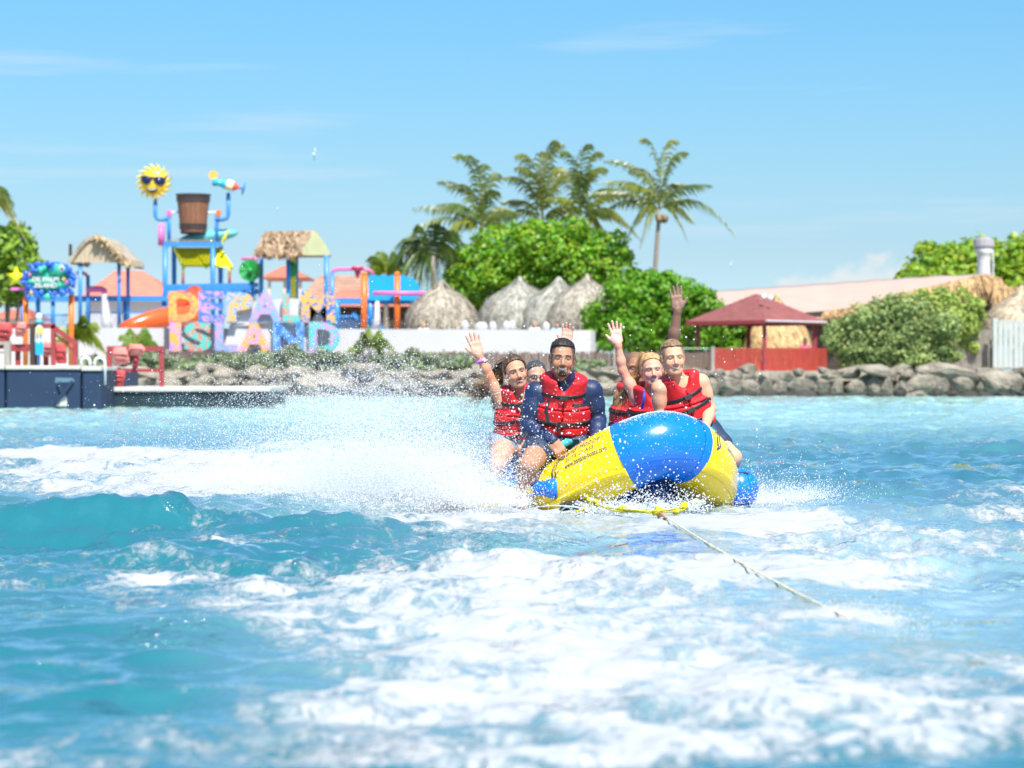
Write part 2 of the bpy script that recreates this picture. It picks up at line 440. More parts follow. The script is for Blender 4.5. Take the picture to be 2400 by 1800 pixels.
def sea_material():
    m = bpy.data.materials.new('sea_water'); m.use_nodes = True
    nt = m.node_tree; N, L = nt.nodes, nt.links
    b = N['Principled BSDF']
    at = N.new('ShaderNodeVertexColor'); at.layer_name = 'Col'
    sp = N.new('ShaderNodeSeparateColor'); L.new(at.outputs['Color'], sp.inputs[0])
    tcn = N.new('ShaderNodeTexCoord')
    def noise(scale, st=(1, 1, 1), detail=5, rough=.6, dist=0):
        mp_ = N.new('ShaderNodeMapping'); mp_.inputs['Scale'].default_value = st
        L.new(tcn.outputs['Object'], mp_.inputs[0])
        n = N.new('ShaderNodeTexNoise'); n.inputs['Scale'].default_value = scale; n.inputs['Detail'].default_value = detail
        n.inputs['Roughness'].default_value = rough; n.inputs['Distortion'].default_value = dist
        L.new(mp_.outputs[0], n.inputs['Vector']); return n.outputs['Fac']
    def math_(op, a_, b_=None, clamp=False):
        n = N.new('ShaderNodeMath'); n.operation = op; n.use_clamp = clamp
        for i, v in enumerate((a_, b_)):
            if v is None: continue
            if isinstance(v, (int, float)): n.inputs[i].default_value = v
            else: L.new(v, n.inputs[i])
        return n.outputs[0]
    fn = noise(3.2, (1, .6, 1), 8, .68, .6)
    fn2 = noise(11, (1, .45, 1), 7, .7, 1.4)
    ridge = math_('SUBTRACT', 1.0, math_('MULTIPLY', math_('ABSOLUTE', math_('SUBTRACT', noise(4.6, (1, .7, 1), 4, .6, 1.2), .5)), 5.0))
    f = math_('ADD', sp.outputs[0], math_('MULTIPLY', math_('SUBTRACT', fn, .5), 1.7))
    f = math_('ADD', f, math_('MULTIPLY', math_('SUBTRACT', ridge, .45), .30))
    f = math_('ADD', f, math_('MULTIPLY', math_('SUBTRACT', fn2, .5), 1.5))
    mr = N.new('ShaderNodeMapRange'); mr.interpolation_type = 'SMOOTHSTEP'
    mr.inputs['From Min'].default_value = .36; mr.inputs['From Max'].default_value = .96
    L.new(f, mr.inputs['Value']); foam = mr.outputs[0]
    # water body colour: deep teal, pale where aerated, turquoise over the shallows
    c1 = N.new('ShaderNodeMix'); c1.data_type = 'RGBA'
    c1.inputs['A'].default_value = (0.006, 0.140, 0.172, 1); c1.inputs['B'].default_value = (0.30, 0.45, 0.49, 1)
    L.new(math_('MULTIPLY', sp.outputs[1], .8, True), c1.inputs['Factor'])
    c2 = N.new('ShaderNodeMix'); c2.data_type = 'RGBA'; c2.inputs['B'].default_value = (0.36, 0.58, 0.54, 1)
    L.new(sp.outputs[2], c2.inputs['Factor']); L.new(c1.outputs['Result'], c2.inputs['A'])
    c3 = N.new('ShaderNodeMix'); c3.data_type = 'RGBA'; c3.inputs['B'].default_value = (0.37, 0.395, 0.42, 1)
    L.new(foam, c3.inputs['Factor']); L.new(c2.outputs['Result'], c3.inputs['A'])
    L.new(c3.outputs['Result'], b.inputs['Base Color'])
    b.inputs['IOR'].default_value = 1.333
    b.inputs['Coat IOR'].default_value = 2.0; b.inputs['Coat Roughness'].default_value = .04
    ro = math_('ADD', math_('MULTIPLY', foam, .5), .09); L.new(ro, b.inputs['Roughness'])
    L.new(math_('SUBTRACT', .85, math_('MULTIPLY', foam, .6)), b.inputs['Specular IOR Level'])
    r1 = noise(5.5, (1, .75, 1), 4, .55); r2 = noise(19, (1, .8, 1), 3, .6)
    hgt = math_('ADD', math_('MULTIPLY', r1, .010), math_('MULTIPLY', r2, .0058))
    hgt = math_('ADD', hgt, math_('MULTIPLY', noise(60, (1, .8, 1), 2, .5), .0010))
    hgt = math_('ADD', hgt, math_('MULTIPLY', foam, .008))
    mk_ = N.new('ShaderNodeMapRange'); mk_.interpolation_type = 'SMOOTHSTEP'; mk_.inputs['From Min'].default_value = .54; mk_.inputs['From Max'].default_value = .68
    L.new(noise(1.5, (1, .8, 1), 3, .6), mk_.inputs['Value'])
    hgt = math_('ADD', hgt, math_('MULTIPLY', math_('MULTIPLY', mk_.outputs[0], noise(26, (1, 1, 1), 2, .5)), .075))
    bp = N.new('ShaderNodeBump'); bp.inputs['Strength'].default_value = .9; bp.inputs['Distance'].default_value = 1.0
    L.new(hgt, bp.inputs['Height']); L.new(bp.outputs[0], b.inputs['Normal']); L.new(bp.outputs[0], b.inputs['Coat Normal']); L.new(math_('MULTIPLY', math_('SUBTRACT', 1.0, foam), math_('SUBTRACT', 1.0, math_('MULTIPLY', sp.outputs[2], .75))), b.inputs['Coat Weight'])
    return m

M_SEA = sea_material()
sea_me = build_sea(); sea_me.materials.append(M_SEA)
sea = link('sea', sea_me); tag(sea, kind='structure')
# the same sea going on round and behind the camera, down to the horizon
far_me = mk_mesh('sea_beyond', [(-3000, -3000, -.6), (3000, -3000, -.6), (3000, 3000, -.6), (-3000, 3000, -.6)], [(0, 1, 2, 3)],
                 None, False, np.array([[0, .1, .4]] * 4))
far_me.materials.append(M_SEA)
tag(link('sea_beyond', far_me), kind='structure')
# ---------------------------------------------------------------- land
M_GROUND = mat('sandy_ground', (.42, .37, .29), .9, .2, .8, .05)
M_BANK = mat('bank_gap_shade', (.06, .055, .05), .95, .3, 2, .1)  # near black: shade in the gaps between boulders is put into this colour
g = MB(); g.box((0, 180, -.02), (420, 174, 1.9)); tag(g.build('ground', M_GROUND), kind='structure')
g = MB(); g.prism([(-210, -.8), (210, -.8), (210, .55), (-210, .55)], 1.6, (0, 92.6, 0)); tag(g.build('embankment', M_BANK), kind='structure')

# ---------------------------------------------------------------- rocks of the shore
M_ROCK = mat('limestone_rock', (.36, .325, .26), .9, .3, 1.6, .14, 5, col2=(.12, .105, .078))
M_ROCKB = mat('pale_rock', (.42, .365, .29), .9, .3, 1.4, .14, 5, col2=(.21, .18, .135))
M_ROCKD = mat('wet_rock', (.055, .05, .04), .6, .3, 2.0, .1, 5, col2=(.05, .045, .04))
def rock_mesh(seed, m):
    bm = bmesh.new(); bmesh.ops.create_icosphere(bm, subdivisions=3, radius=1)
    off = Vector((seed * 3.1, seed * 1.7, seed * .9))
    rr = random.Random(seed)
    planes = [(Vector((rr.gauss(0, 1), rr.gauss(0, 1), rr.gauss(0, .8))).normalized(), rr.uniform(.55, .85)) for _ in range(11)]
    for v in bm.verts:
        p = v.co.normalized()
        r = 1 + .24 * mnoise.noise(p * 1.3 + off) + .12 * mnoise.noise(p * 3.1 + off) + .06 * mnoise.noise(p * 7 + off)
        q = p * r
        for n, d in planes:
            k = q.dot(n)
            if k > d: q -= n * (k - d) * .95
        v.co = q
    me = bpy.data.meshes.new('rock'); bm.to_mesh(me); bm.free()
    me.polygons.foreach_set('use_smooth', np.zeros(len(me.polygons), dtype=bool)); me.materials.append(m)
    return me
ROCKS = [rock_mesh(i + 1, M_ROCK) for i in range(9)]
ROCKSB = [rock_mesh(i + 21, M_ROCKB) for i in range(6)]
ROCKSD = [rock_mesh(i + 41, M_ROCKD) for i in range(4)]
rk = random.Random(3)
def rock(parent, px, py, Y, w, h, meshes, d=None):
    o = bpy.data.objects.new('rock', rk.choice(meshes)); COL.objects.link(o); o.parent = parent
    o.location = P(px, py, Y) - parent.location
    s = Y / FPX
    o.scale = (w * s / 2, (d or w * .8) * s / 2, h * s / 2)
    o.rotation_euler = (rk.uniform(-.25, .25), rk.uniform(-.3, .3), rk.uniform(-.5, .5))
wall_r = thing('rock_seawall', 'seawall of big grey limestone boulders below the red roofed gazebo and white fence', 'seawall', (wx(1900, 91), 91, 0))
wall_l = thing('rock_seawall', 'low seawall of tan boulders below the white wall and behind the dock', 'seawall', (wx(800, 91), 91, 0))
x = 1395
while x < 2470:
    w = rk.uniform(32, 70); rock(wall_r, x + w / 2, 906 + rk.uniform(-6, 5), 90.6 + rk.uniform(-.3, .3), w * 1.02, rk.uniform(36, 54), ROCKS); x += w * .88
x = 1390
while x < 2470:
    w = rk.uniform(30, 64); rock(wall_r, x + w / 2, 880 + rk.uniform(-6, 6), 91.5 + rk.uniform(-.2, .3), w * 1.08, rk.uniform(24, 40), ROCKS if rk.random() < .75 else ROCKSB); x += w * .85
x = 1400
while x < 2470:
    w = rk.uniform(40, 80)
    if rk.random() < .7: rock(wall_r, x + w / 2, 866 + rk.uniform(-5, 6), 92.2, w, rk.uniform(18, 32), ROCKS if rk.random() < .7 else ROCKSB)
    x += w
for rx_, ry_, w_, h_ in ((2230, 872, 150, 40), (2050, 868, 120, 30), (2170, 905, 120, 64), (2340, 900, 130, 66), (1710, 905, 80, 60), (1590, 868, 70, 34)):
    rock(wall_r, rx_, ry_, 90.9, w_, h_, ROCKS)
x = 1390
while x < 2470:
    w = rk.uniform(30, 60); rock(wall_r, x + w / 2, 924 + rk.uniform(-2, 4), 89.9, w * 1.2, rk.uniform(12, 26), ROCKSD if rk.random() < .85 else ROCKS); x += w
x = 230
while x < 1400:
    w = rk.uniform(60, 120); rock(wall_l, x + w / 2, 908 + rk.uniform(-8, 6), 90.6, w * 1.1, rk.uniform(40, 60), ROCKSB if rk.random() < .35 else ROCKS); x += w * .84
x = 230
while x < 1400:
    w = rk.uniform(50, 110); rock(wall_l, x + w / 2, 880 + rk.uniform(-7, 6), 91.5, w * 1.15, rk.uniform(26, 46), ROCKSB if rk.random() < .6 else ROCKS); x += w * .84
x = 230
while x < 1400:
    w = rk.uniform(34, 60); rock(wall_l, x + w / 2, 926 + rk.uniform(-2, 3), 89.9, w * 1.2, rk.uniform(12, 22), ROCKSD if rk.random() < .8 else ROCKSB); x += w
for rx_, ry_, w_, h_ in ((472, 868, 40, 36), (525, 876, 62, 42), (600, 874, 60, 34), (705, 872, 80, 36), (860, 862, 60, 34), (1130, 868, 70, 40), (680, 930, 50, 24)):
    rock(wall_l, rx_, ry_, 90.7, w_, h_, ROCKSB)

# ---------------------------------------------------------------- leaves
def leaf_cloud(clumps, n, size, seed, tint=((1, 1, 1),), aspect=.75, shell=.75, up=.25):
    r = np.random.default_rng(seed)
    vol = np.array([(a[1] * a[2] * a[3]) ** (2 / 3) for a in clumps]); pr = vol / vol.sum()
    ci = r.choice(len(clumps), n, p=pr)
    C = np.array([a[0] for a in clumps])[ci]; S = np.array([a[1:4] for a in clumps])[ci]
    d = r.normal(size=(n, 3)); d /= np.linalg.norm(d, axis=1)[:, None]
    # lumpy surface
    lump = 1 + .16 * np.sin(d[:, 0] * 7 + ci) * np.cos(d[:, 2] * 6 + ci * 2) + .1 * np.sin(d[:, 1] * 9 + d[:, 2] * 11 + ci)
    rad = np.where(r.random(n) < shell, r.normal(.95, .09, n), r.random(n) ** .4) * lump
    pos = C + d * S * rad[:, None]
    nrm = d + r.normal(size=(n, 3)) * .7 + np.array([0, 0, up]); nrm /= np.linalg.norm(nrm, axis=1)[:, None]
    t = np.cross(nrm, r.normal(size=(n, 3))); t /= np.linalg.norm(t, axis=1)[:, None] + 1e-9
    b = np.cross(nrm, t)
    s = size * r.uniform(.6, 1.3, n)[:, None]
    a1, b1 = t * s * .5, b * s * .5 * aspect
    cup = nrm * s * .12
    V = np.stack([pos - a1 + cup, pos - b1, pos + a1 + cup, pos + b1], 1).reshape(-1, 3)
    F = np.arange(n * 4).reshape(n, 4)
    tn = np.array(tint)[r.integers(0, len(tint), n)] * r.uniform(.75, 1.2, n)[:, None]
    return V, F, np.repeat(tn, 4, axis=0)

M_LEAF = mat('sea_grape_leaf', (.150, .370, .020), .5, .25, .6, attr=True, transl=.38)
M_LEAF_SILVER = mat('silver_leaf', (.33, .40, .14), .7, .2, .8, attr=True, transl=.3)
M_LEAF_GREY = mat('grey_green_leaf', (.25, .29, .19), .6, .2, .8, attr=True, transl=.3)
M_LEAF_LIME = mat('lime_leaf', (.26, .43, .035), .5, .25, .6, attr=True, transl=.4)
M_BARK = mat('grey_bark', (.24, .20, .16), .9, .3, 6, .03)
GT = ((1, 1, 1), (.8, .95, .8), (1.25, 1.05, .9), (1.5, 1.12, .9), (.7, .85, .8))
GT2 = GT + ((2.1, 1.1, .9), (1.8, 1.25, .8))

def bush(name, label, cat, Y, clumps, n, size, m, seed, tint=GT, trunk=None, group=None, dy=1.0, base=.93):
    """clumps in photo pixels: (px, py, rx, ry)"""
    s = Y / FPX
    x0 = np.mean([c[0] for c in clumps])
    t = thing(name, label, cat, (wx(x0, Y), Y, base), group)
    cl = []
    rr = random.Random(seed)
    for cx, cy, rx_, ry_ in clumps:
        k = 6
        cl.append((tuple(P(cx, cy, Y + rr.uniform(-.4, .4) * dy)), rx_ * s, (rx_ + ry_) / 2 * s * dy, ry_ * s))
        for _ in range(k):
            a = rr.uniform(0, 6.28)
            f = rr.uniform(.2, .46)
            cl.append((tuple(P(cx + math.cos(a) * rx_ * .92, cy + math.sin(a) * ry_ * .92, Y + rr.uniform(-.8, .4) * dy)), rx_ * s * f, rx_ * s * f, ry_ * s * f))
    V, F, c = leaf_cloud(cl, n, size, seed, tint)
    link('crown', mk_mesh('crown', V, F, m, False, c), t)
    mb = MB()
    for (cx, cy, rx_, ry_) in (clumps if trunk is None else trunk):
        b = P(x0 + (cx - x0) * .45, 868, Y); b.z = base - .05
        top = P(cx, cy, Y)
        mb.tube([b, b.lerp(top, .5) + Vector((rr.uniform(-.2, .2), 0, 0)), top], [.10, .07, .03], 7)
    mb.build('trunk', M_BARK, t, True)
    return t

# sea grapes
bush('sea_grape_tree', 'big bright green sea grape tree behind the row of thatched parasols', 'tree', 108,
     [(1130, 640, 70, 62), (1190, 600, 80, 70), (1270, 580, 70, 62), (1340, 590, 72, 62), (1410, 590, 56, 46), (1240, 660, 90, 60), (1360, 650, 80, 60), (1440, 650, 60, 50), (1090, 680, 50, 50), (1480, 690, 50, 50)],
     26000, .215, M_LEAF, 3, GT2, dy=1.6)
bush('sea_grape_bush', 'rounded green sea grape bush between the white wall and the red gazebo', 'bush', 99.5,
     [(1450, 730, 66, 56), (1520, 700, 72, 58), (1590, 700, 56, 50), (1480, 780, 82, 40), (1570, 760, 70, 54), (1640, 720, 52, 36), (1410, 770, 36, 36), (1560, 672, 40, 30)],
     19000, .18, M_LEAF, 5, GT, dy=1.0)
bush('sea_grape_bush', 'dark green sea grape bush seen under the red gazebo roof', 'bush', 104,
     [(1640, 770, 60, 40), (1700, 780, 50, 36), (1740, 775, 34, 34), (1610, 790, 40, 30)], 4600, .22, M_LEAF, 6, GT, dy=.8)
bush('sea_grape_tree', 'pale green tree on the left edge behind the blue bubble sign', 'tree', 100,
     [(20, 580, 55, 55), (-40, 600, 60, 70), (50, 630, 40, 40), (10, 660, 50, 50), (-60, 660, 60, 60)], 5200, .3, M_LEAF_LIME, 8, ((1, 1, 1), (.75, .8, .9), (.55, .6, .8), (1.1, 1, 1.4)), dy=1.2)
# silver buttonwood by the water
bush('buttonwood_bush', 'large silvery green buttonwood bush on the rocks right of the gazebo', 'bush', 93.6,
     [(2000, 800, 56, 62), (2060, 760, 74, 60), (2140, 780, 86, 70), (2080, 830, 90, 36), (2180, 840, 60, 28), (2010, 850, 40, 20), (2110, 720, 50, 34)], 24000, .135, M_LEAF_SILVER, 11,
     ((1, 1, 1), (.7, .85, .8), (1.2, 1.15, 1.1), (.55, .7, .6)), dy=.7)
bush('buttonwood_bush', 'taller yellow green buttonwood behind the silvery bush beside the grey fence', 'bush', 95,
     [(2190, 730, 56, 46), (2250, 730, 54, 50), (2220, 780, 56, 44), (2270, 780, 30, 40)], 11000, .135, M_LEAF_SILVER, 12, ((1.1, 1.2, .7), (.8, .95, .6), (1.3, 1.3, .8)), dy=.7)
# trees behind the tent roof
bush('sea_grape_tree', 'bright lime green tree behind the pale tent roof, left of the white tower', 'tree', 136,
     [(2200, 625, 70, 46), (2270, 615, 60, 50), (2150, 650, 40, 26), (2240, 650, 90, 36)], 6000, .36, M_LEAF_LIME, 15, GT, dy=1.5)
bush('sea_grape_tree', 'bright lime green tree behind the pale tent roof, right of the white tower', 'tree', 135,
     [(2360, 610, 60, 50), (2420, 600, 60, 60), (2360, 660, 70, 40), (2420, 660, 70, 50)], 5200, .36, M_LEAF_LIME, 16, GT, dy=1.5)
# grey green shrubs along the rocks
sg = random.Random(9)
n_ = 0
for cx, cy, rx_, ry_ in ((412, 850, 34, 24), (470, 846, 28, 22), (520, 838, 30, 26), (575, 842, 32, 24), (630, 838, 30, 26), (690, 838, 38, 36), (745, 842, 34, 30), (795, 848, 34, 24),
                         (905, 846, 34, 22), (965, 844, 36, 26), (1030, 846, 36, 22), (1085, 846, 30, 18), (1345, 850, 30, 18), (1400, 856, 24, 14), (215, 850, 30, 30), (340, 850, 34, 30)):
    lab = ['grey green shrub on the seawall left of the letters, beside the red frame', 'grey green shrub under the letter I of the lower row', 'grey green shrub under the letter S of the lower row',
           'grey green shrub under the letter L of the lower row', 'grey green shrub under the lower letter A', 'tallest grey green shrub, under the letter N of the sign', 'grey green shrub under the last letter D',
           'grey green shrub between the last letter and the small dark trunked palm', 'grey green shrub just right of the small dark trunked palm', 'grey green shrub in front of the white wall behind the spray',
           'grey green shrub behind the top of the spray', 'grey green shrub behind the waving woman with the ponytail', 'grey green shrub behind the man in navy, at the wall end', 'lowest grey green shrub at the foot of the big sea grape bush',
           'grey green shrub between the wooden railing and the red frame', 'grey green shrub seen through the red frame with hanging vests'][n_]
    bush('seaside_shrub', lab, 'shrub', 94 + .3 * sg.random(), [(cx, cy + (10 if cx < 760 else 4), rx_, ry_ * .9)], 1100, .16, M_LEAF_GREY, 30 + n_, ((1, 1, 1), (.75, .85, .8), (1.2, 1.2, 1.1), (1, 1.3, .7)), group='shrubs along the seawall', dy=.6)
    n_ += 1

# ---------------------------------------------------------------- palms
M_FROND = mat('palm_frond', (.165, .215, .045), .35, .3, .5, attr=True, transl=.42)
M_PTRUNK = mat('palm_trunk', (.28, .24, .20), .9, .25, 3, .03, stretch=(1, 1, 6))
def frond(parent, c, tip, ctrl, ll, seed, tint, n=25):
    r = random.Random(seed)
    vs, fs, cs = [], [], []
    L = (tip - c).length
    prev = None
    for i in range(n + 1):
        t = i / n
        p = c * (1 - t) ** 2 + ctrl * 2 * t * (1 - t) + tip * t * t
        d = ((ctrl - c) * 2 * (1 - t) + (tip - ctrl) * 2 * t).normalized()
        side = d.cross(Vector((0, 0, 1)))
        if side.length < .1: side = Vector((0, 1, 0))
        side.normalize()
        if prev is not None:
            w = .035 * (1.1 - t)
            b = len(vs); vs += [prev - side * w, prev + side * w, p + side * w * .9, p - side * w * .9]; fs.append((b, b + 1, b + 2, b + 3)); cs += [(1.8, 1.3, 1.0)] * 4
        prev = p
        if t < .1: continue
        l = ll * (math.sin(math.pi * min(1, .18 + t * .80)) ** .7 + .12) * r.uniform(.8, 1.15)
        for sg_ in (-1, 1):
            dr = (side * sg_ * r.uniform(.35, .7) + d * .95 + Vector((.10, 0, -.42 - .5 * r.random()))).normalized()
            wv = d * .05 + Vector((0, 0, .03))
            mid = p + dr * l * .55; end = p + dr * l + Vector((.03, 0, -l * .42))
            b = len(vs)
            vs += [p - wv * .5, p + wv * .5, mid + wv * .6, mid - wv * .6, end]
            fs += [(b, b + 1, b + 2, b + 3), (b + 3, b + 2, b + 4)]
            k = r.uniform(.75, 1.25); cs += [(tint[0] * k, tint[1] * k, tint[2] * k)] * 5
    link('frond', mk_mesh('frond', vs, fs, M_FROND, False, np.array(cs)), parent)

def palm(label, Y, crown, tips, trunk, ll=.75, seed=1, name='coconut_palm', tint=None, nuts=True, group='coconut palms', base=.93, thick=.13):
    s = Y / FPX
    t = thing(name, label, 'palm tree', (wx(trunk[0], Y), Y, base), group)
    r = random.Random(seed)
    c = P(crown[0], crown[1], Y)
    b = Vector((wx(trunk[0], Y), Y, base - .05))
    mb = MB()
    pts = []
    for i in range(9):
        q = i / 8; p = b.lerp(c, q); p.x += math.sin(q * math.pi) * trunk[1] * s; pts.append(p)
    mb.tube(pts, [thick * (1.25 - .45 * i / 8) for i in range(9)], 9); mb.build('trunk', M_PTRUNK, t, True)
    for i, tp in enumerate(tips):
        dx, dy = tp[0] - crown[0], tp[1] - crown[1]
        lift = (tp[2] if len(tp) > 2 else 40) * 1.35
        dep = r.uniform(-1.2, 1.2)
        if dy < -45 and nuts:                       # tall fronds arch over and hang at the tip, blown to the right
            sd = 1 if dx > -18 else -1
            tip = P(tp[0] + sd * r.uniform(12, 34), tp[1] + r.uniform(4, 22), Y + dep)
            ctrl = P(crown[0] + dx * .35 - sd * 8, crown[1] + dy * 1.06, Y + dep * .5)
        else:
            tip = P(tp[0], tp[1], Y + dep)
            ctrl = P(crown[0] + dx * .5, crown[1] + dy * .5 - lift, Y + dep * .6)
        tn = tint or r.choice([(1, 1, 1), (.8, .9, .9), (1.3, 1.15, .9), (1.05, 1.0, 1.1)])
        if dy > 60 and r.random() < .5: tn = (1.9, 1.25, .8)
        frond(t, c, tip, ctrl, ll * r.uniform(.85, 1.1), seed * 100 + i, tn)
    if nuts:
        for i in range(7):
            a = r.uniform(0, 6.28)
            mb = MB(); mb.sphere(c + Vector((math.cos(a) * .26, math.sin(a) * .26, -.28 - .16 * r.random())), .15, 8, 6, (1, 1, 1.15)); mb.build('coconut', M_NUT, t, True)
    return t
M_NUT = mat('coconut_husk', (.20, .14, .07), .7, .3, 4)
palm('coconut palm with a bare visible trunk, standing alone nearest the red gazebo', 106, (1546, 492),
     [(1452, 372, 30), (1478, 420, 22), (1526, 318, 6), (1556, 316, 4), (1592, 352, 10), (1574, 420, 10), (1652, 424, 34), (1720, 548, 74), (1626, 520, 34), (1402, 436, 30), (1430, 484, 30), (1468, 560, 56), (1500, 575, 50), (1610, 562, 50), (1440, 410, 34), (1505, 380, 12), (1490, 520, 40), (1600, 470, 20)], (1528, -4), .52, 2, thick=.11)
palm('coconut palm with the tallest feathery crown behind the middle of the sea grape tree', 112, (1272, 520),
     [(1205, 405, 34), (1222, 345, 24), (1280, 318, 8), (1300, 330, 4), (1190, 455, 36), (1240, 380, 20), (1180, 520, 46), (1330, 400, 20), (1345, 470, 30), (1255, 340, 14), (1320, 560, 40), (1215, 560, 40), (1290, 400, 10), (1360, 520, 44)], (1262, 0), .62, 3)
palm('coconut palm with drooping lower fronds between the tallest palm and the lone palm', 110, (1362, 520),
     [(1330, 345, 12), (1358, 330, 6), (1392, 350, 12), (1310, 380, 24), (1300, 450, 34), (1420, 430, 34), (1460, 440, 40), (1470, 525, 54), (1400, 380, 16), (1345, 400, 10), (1300, 540, 44), (1440, 590, 50), (1420, 500, 30), (1375, 390, 8), (1500, 560, 60)], (1356, 0), .62, 4)
palm('coconut palm with a ragged windblown crown above the dark fan palms', 110, (1130, 545),
     [(1000, 468, 40), (1045, 420, 36), (1080, 350, 24), (1110, 348, 10), (1120, 372, 8), (1158, 390, 20), (1060, 465, 30), (1180, 470, 30), (1200, 490, 40), (1090, 420, 20), (1210, 555, 40), (955, 552, 60), (1050, 540, 40), (1140, 430, 10), (1190, 580, 40)], (1120, 0), .62, 5)
palm('low dark green palm with hanging fronds at the left foot of the palm clump', 107, (1015, 600),
     [(955, 560, 34), (985, 530, 20), (1020, 525, 10), (1050, 540, 16), (940, 640, 44), (960, 690, 50), (1000, 690, 50), (1060, 600, 30), (1075, 650, 40), (930, 600, 40), (1040, 690, 50), (985, 660, 50)], (1020, 0), 1.15, 6, 'fan_palm', (.62, .75, .75), False, None)
palm('short bushy palm with yellow green crown behind the blue slide panel', 114, (905, 640),
     [(880, 600, 8), (895, 592, 4), (915, 594, 4), (932, 606, 8), (872, 625, 14), (940, 630, 14), (885, 655, 14), (930, 660, 16)], (905, 0), .8, 7, 'fan_palm', (1.1, 1.25, .7), False, None)
palm('palm whose frond tips reach in at the left edge of the view', 99, (-70, 480),
     [(28, 470, 40), (36, 500, 60), (-150, 420, 30), (-60, 380, 10), (10, 440, 30), (60, 560, 80), (-160, 520, 50)], (-60, 0), .8, 8, 'coconut_palm', None, False, None)
palm('small potted style palm with arching fronds just right of the letter sign', 94.6, (866, 815),
     [(818, 815, 14), (836, 800, 14), (850, 778, 8), (862, 768, 4), (884, 776, 6), (905, 796, 14), (920, 812, 22), (830, 830, 22), (895, 822, 18), (875, 790, 4)], (868, 0), .42, 9, 'young_palm', (1.3, 1.4, .7), False, 'young palms before the white wall', thick=.1)
palm('young palm with arching green fronds left of the letter I, behind the red frame', 94.6, (320, 810),
     [(280, 815, 14), (284, 785, 12), (305, 770, 8), (335, 768, 6), (345, 780, 8), (366, 806, 20), (376, 830, 26), (290, 835, 20), (350, 830, 20)], (320, 0), .42, 10, 'young_palm', (1.05, 1.3, .7), False, 'young palms before the white wall', thick=.1)
palm('young palm with yellowish base fronds above the sloping wooden handrail', 94.6, (178, 800),
     [(130, 790, 16), (140, 765, 12), (165, 748, 8), (190, 742, 6), (220, 755, 14), (236, 800, 30), (245, 822, 34), (140, 815, 20), (205, 770, 10)], (178, 0), .5, 12, 'young_palm', (1.3, 1.3, .6), False, 'young palms before the white wall', thick=.1)
# ---------------------------------------------------------------- walls and fences on the shore
M_WHITE = mat('white_plaster', (.52, .52, .53), .8, .04, .7, .01)
M_REED = mat('reed_fence', (.145, .105, .085), .9, .4, 6, stretch=(9, 9, .5))
M_RED = mat('red_wood', (.36, .045, .03), .6, .35, 3, .004, stretch=(8, 8, .6))
M_REDP = mat('red_paint_rail', (.28, .04, .045), .5, .2, 3)
M_GREYW = mat('grey_wood', (.30, .27, .24), .85, .3, 3, .004, stretch=(8, 8, .6))
M_PALEF = mat('pale_fence_paint', (.43, .46, .44), .6, .06, 2)
M_BLUE = mat('play_blue_paint', (.045, .24, .62), .35, .08, 1)
M_SKYB = mat('bright_blue_panel', (.012, .34, .80), .35, .06, 1)
M_ORANGE = mat('orange_paint', (.80, .16, .015), .4, .1, 1)
M_ORNG2 = mat('orange_slide', (.80, .10, .015), .25, .08, .8, coat=.4)
M_YEL = mat('yellow_panel', (.80, .72, .01), .4, .06, 1)
M_PINK = mat('pink_pipe', (.70, .15, .42), .4, .08, 1)
M_GREEN = mat('green_leaf_panel', (.015, .30, .06), .4, .2, 1.5)
M_TEALB = mat('teal_board', (.10, .42, .45), .4, .06, 1)
M_STEEL = mat('white_steel_tube', (.75, .77, .80), .25, .04, 2, metal=.2)
M_BLACK = mat('black_plastic', (.015, .017, .022), .35, .1, 2)
M_WHT = mat('white_paint', (.55, .55, .56), .5, .03, 2)
M_CORAL = mat('coral_roof_tiles', (.56, .20, .14), .85, .12, 2, .03)
M_BROWNR = mat('brown_roof_tiles', (.36, .22, .16), .9, .2, 2, .03)
M_DKBR = mat('dark_wood_and_interior_shade', (.05, .035, .03), .9, .2, 2)
M_TAN = mat('tan_slats', (.47, .39, .27), .85, .15, 3, stretch=(8, 8, .6))
M_THATCH = mat('thatch_straw', (.355, .305, .235), .95, .35, 3, .05, 9, attr=True)

def strip_beam(name, a, b, w, m, parent, h=None):
    mb = MB(); mb.beam(a, b, w, h); return mb.build(name, m, parent)

# white wall with a rounded far end
wallt = thing('garden_wall', 'long low white plastered wall with a rounded end behind the seawall', 'wall', (wx(800, 97), 97, .93))
mb = MB()
s97 = 97 / FPX
path = [(-150, 97), (200, 97), (800, 97), (1300, 97), (1360, 97.05), (1385, 97.3), (1396, 97.9), (1400, 99), (1400, 103)]
pv = [(wx(a, 97), b) for a, b in path]
vs, fs = [], []
for i, (x_, y_) in enumerate(pv):
    nx, ny = (0, 1) if i < 4 else ((-.3, .95), (-.7, .7), (-.95, .3), (-1, 0), (-1, 0))[i - 4]
    top = wz(768 + 6 * min(1, max(0, (path[i][0] - 200) / 1200)), 97)
    vs += [(x_, y_, .9), (x_, y_, top), (x_ + nx * .25, y_ + ny * .25, top), (x_ + nx * .25, y_ + ny * .25, .9)]
for i in range(len(pv) - 1):
    a = i * 4
    for k in range(4): fs.append((a + k, a + 4 + k, a + 4 + (k + 1) % 4, a + (k + 1) % 4))
fs += [(0, 1, 2, 3), tuple(len(vs) - 4 + k for k in (3, 2, 1, 0))]
wall_o = link('wall', mk_mesh('wall', vs, fs, M_WHITE), wallt)

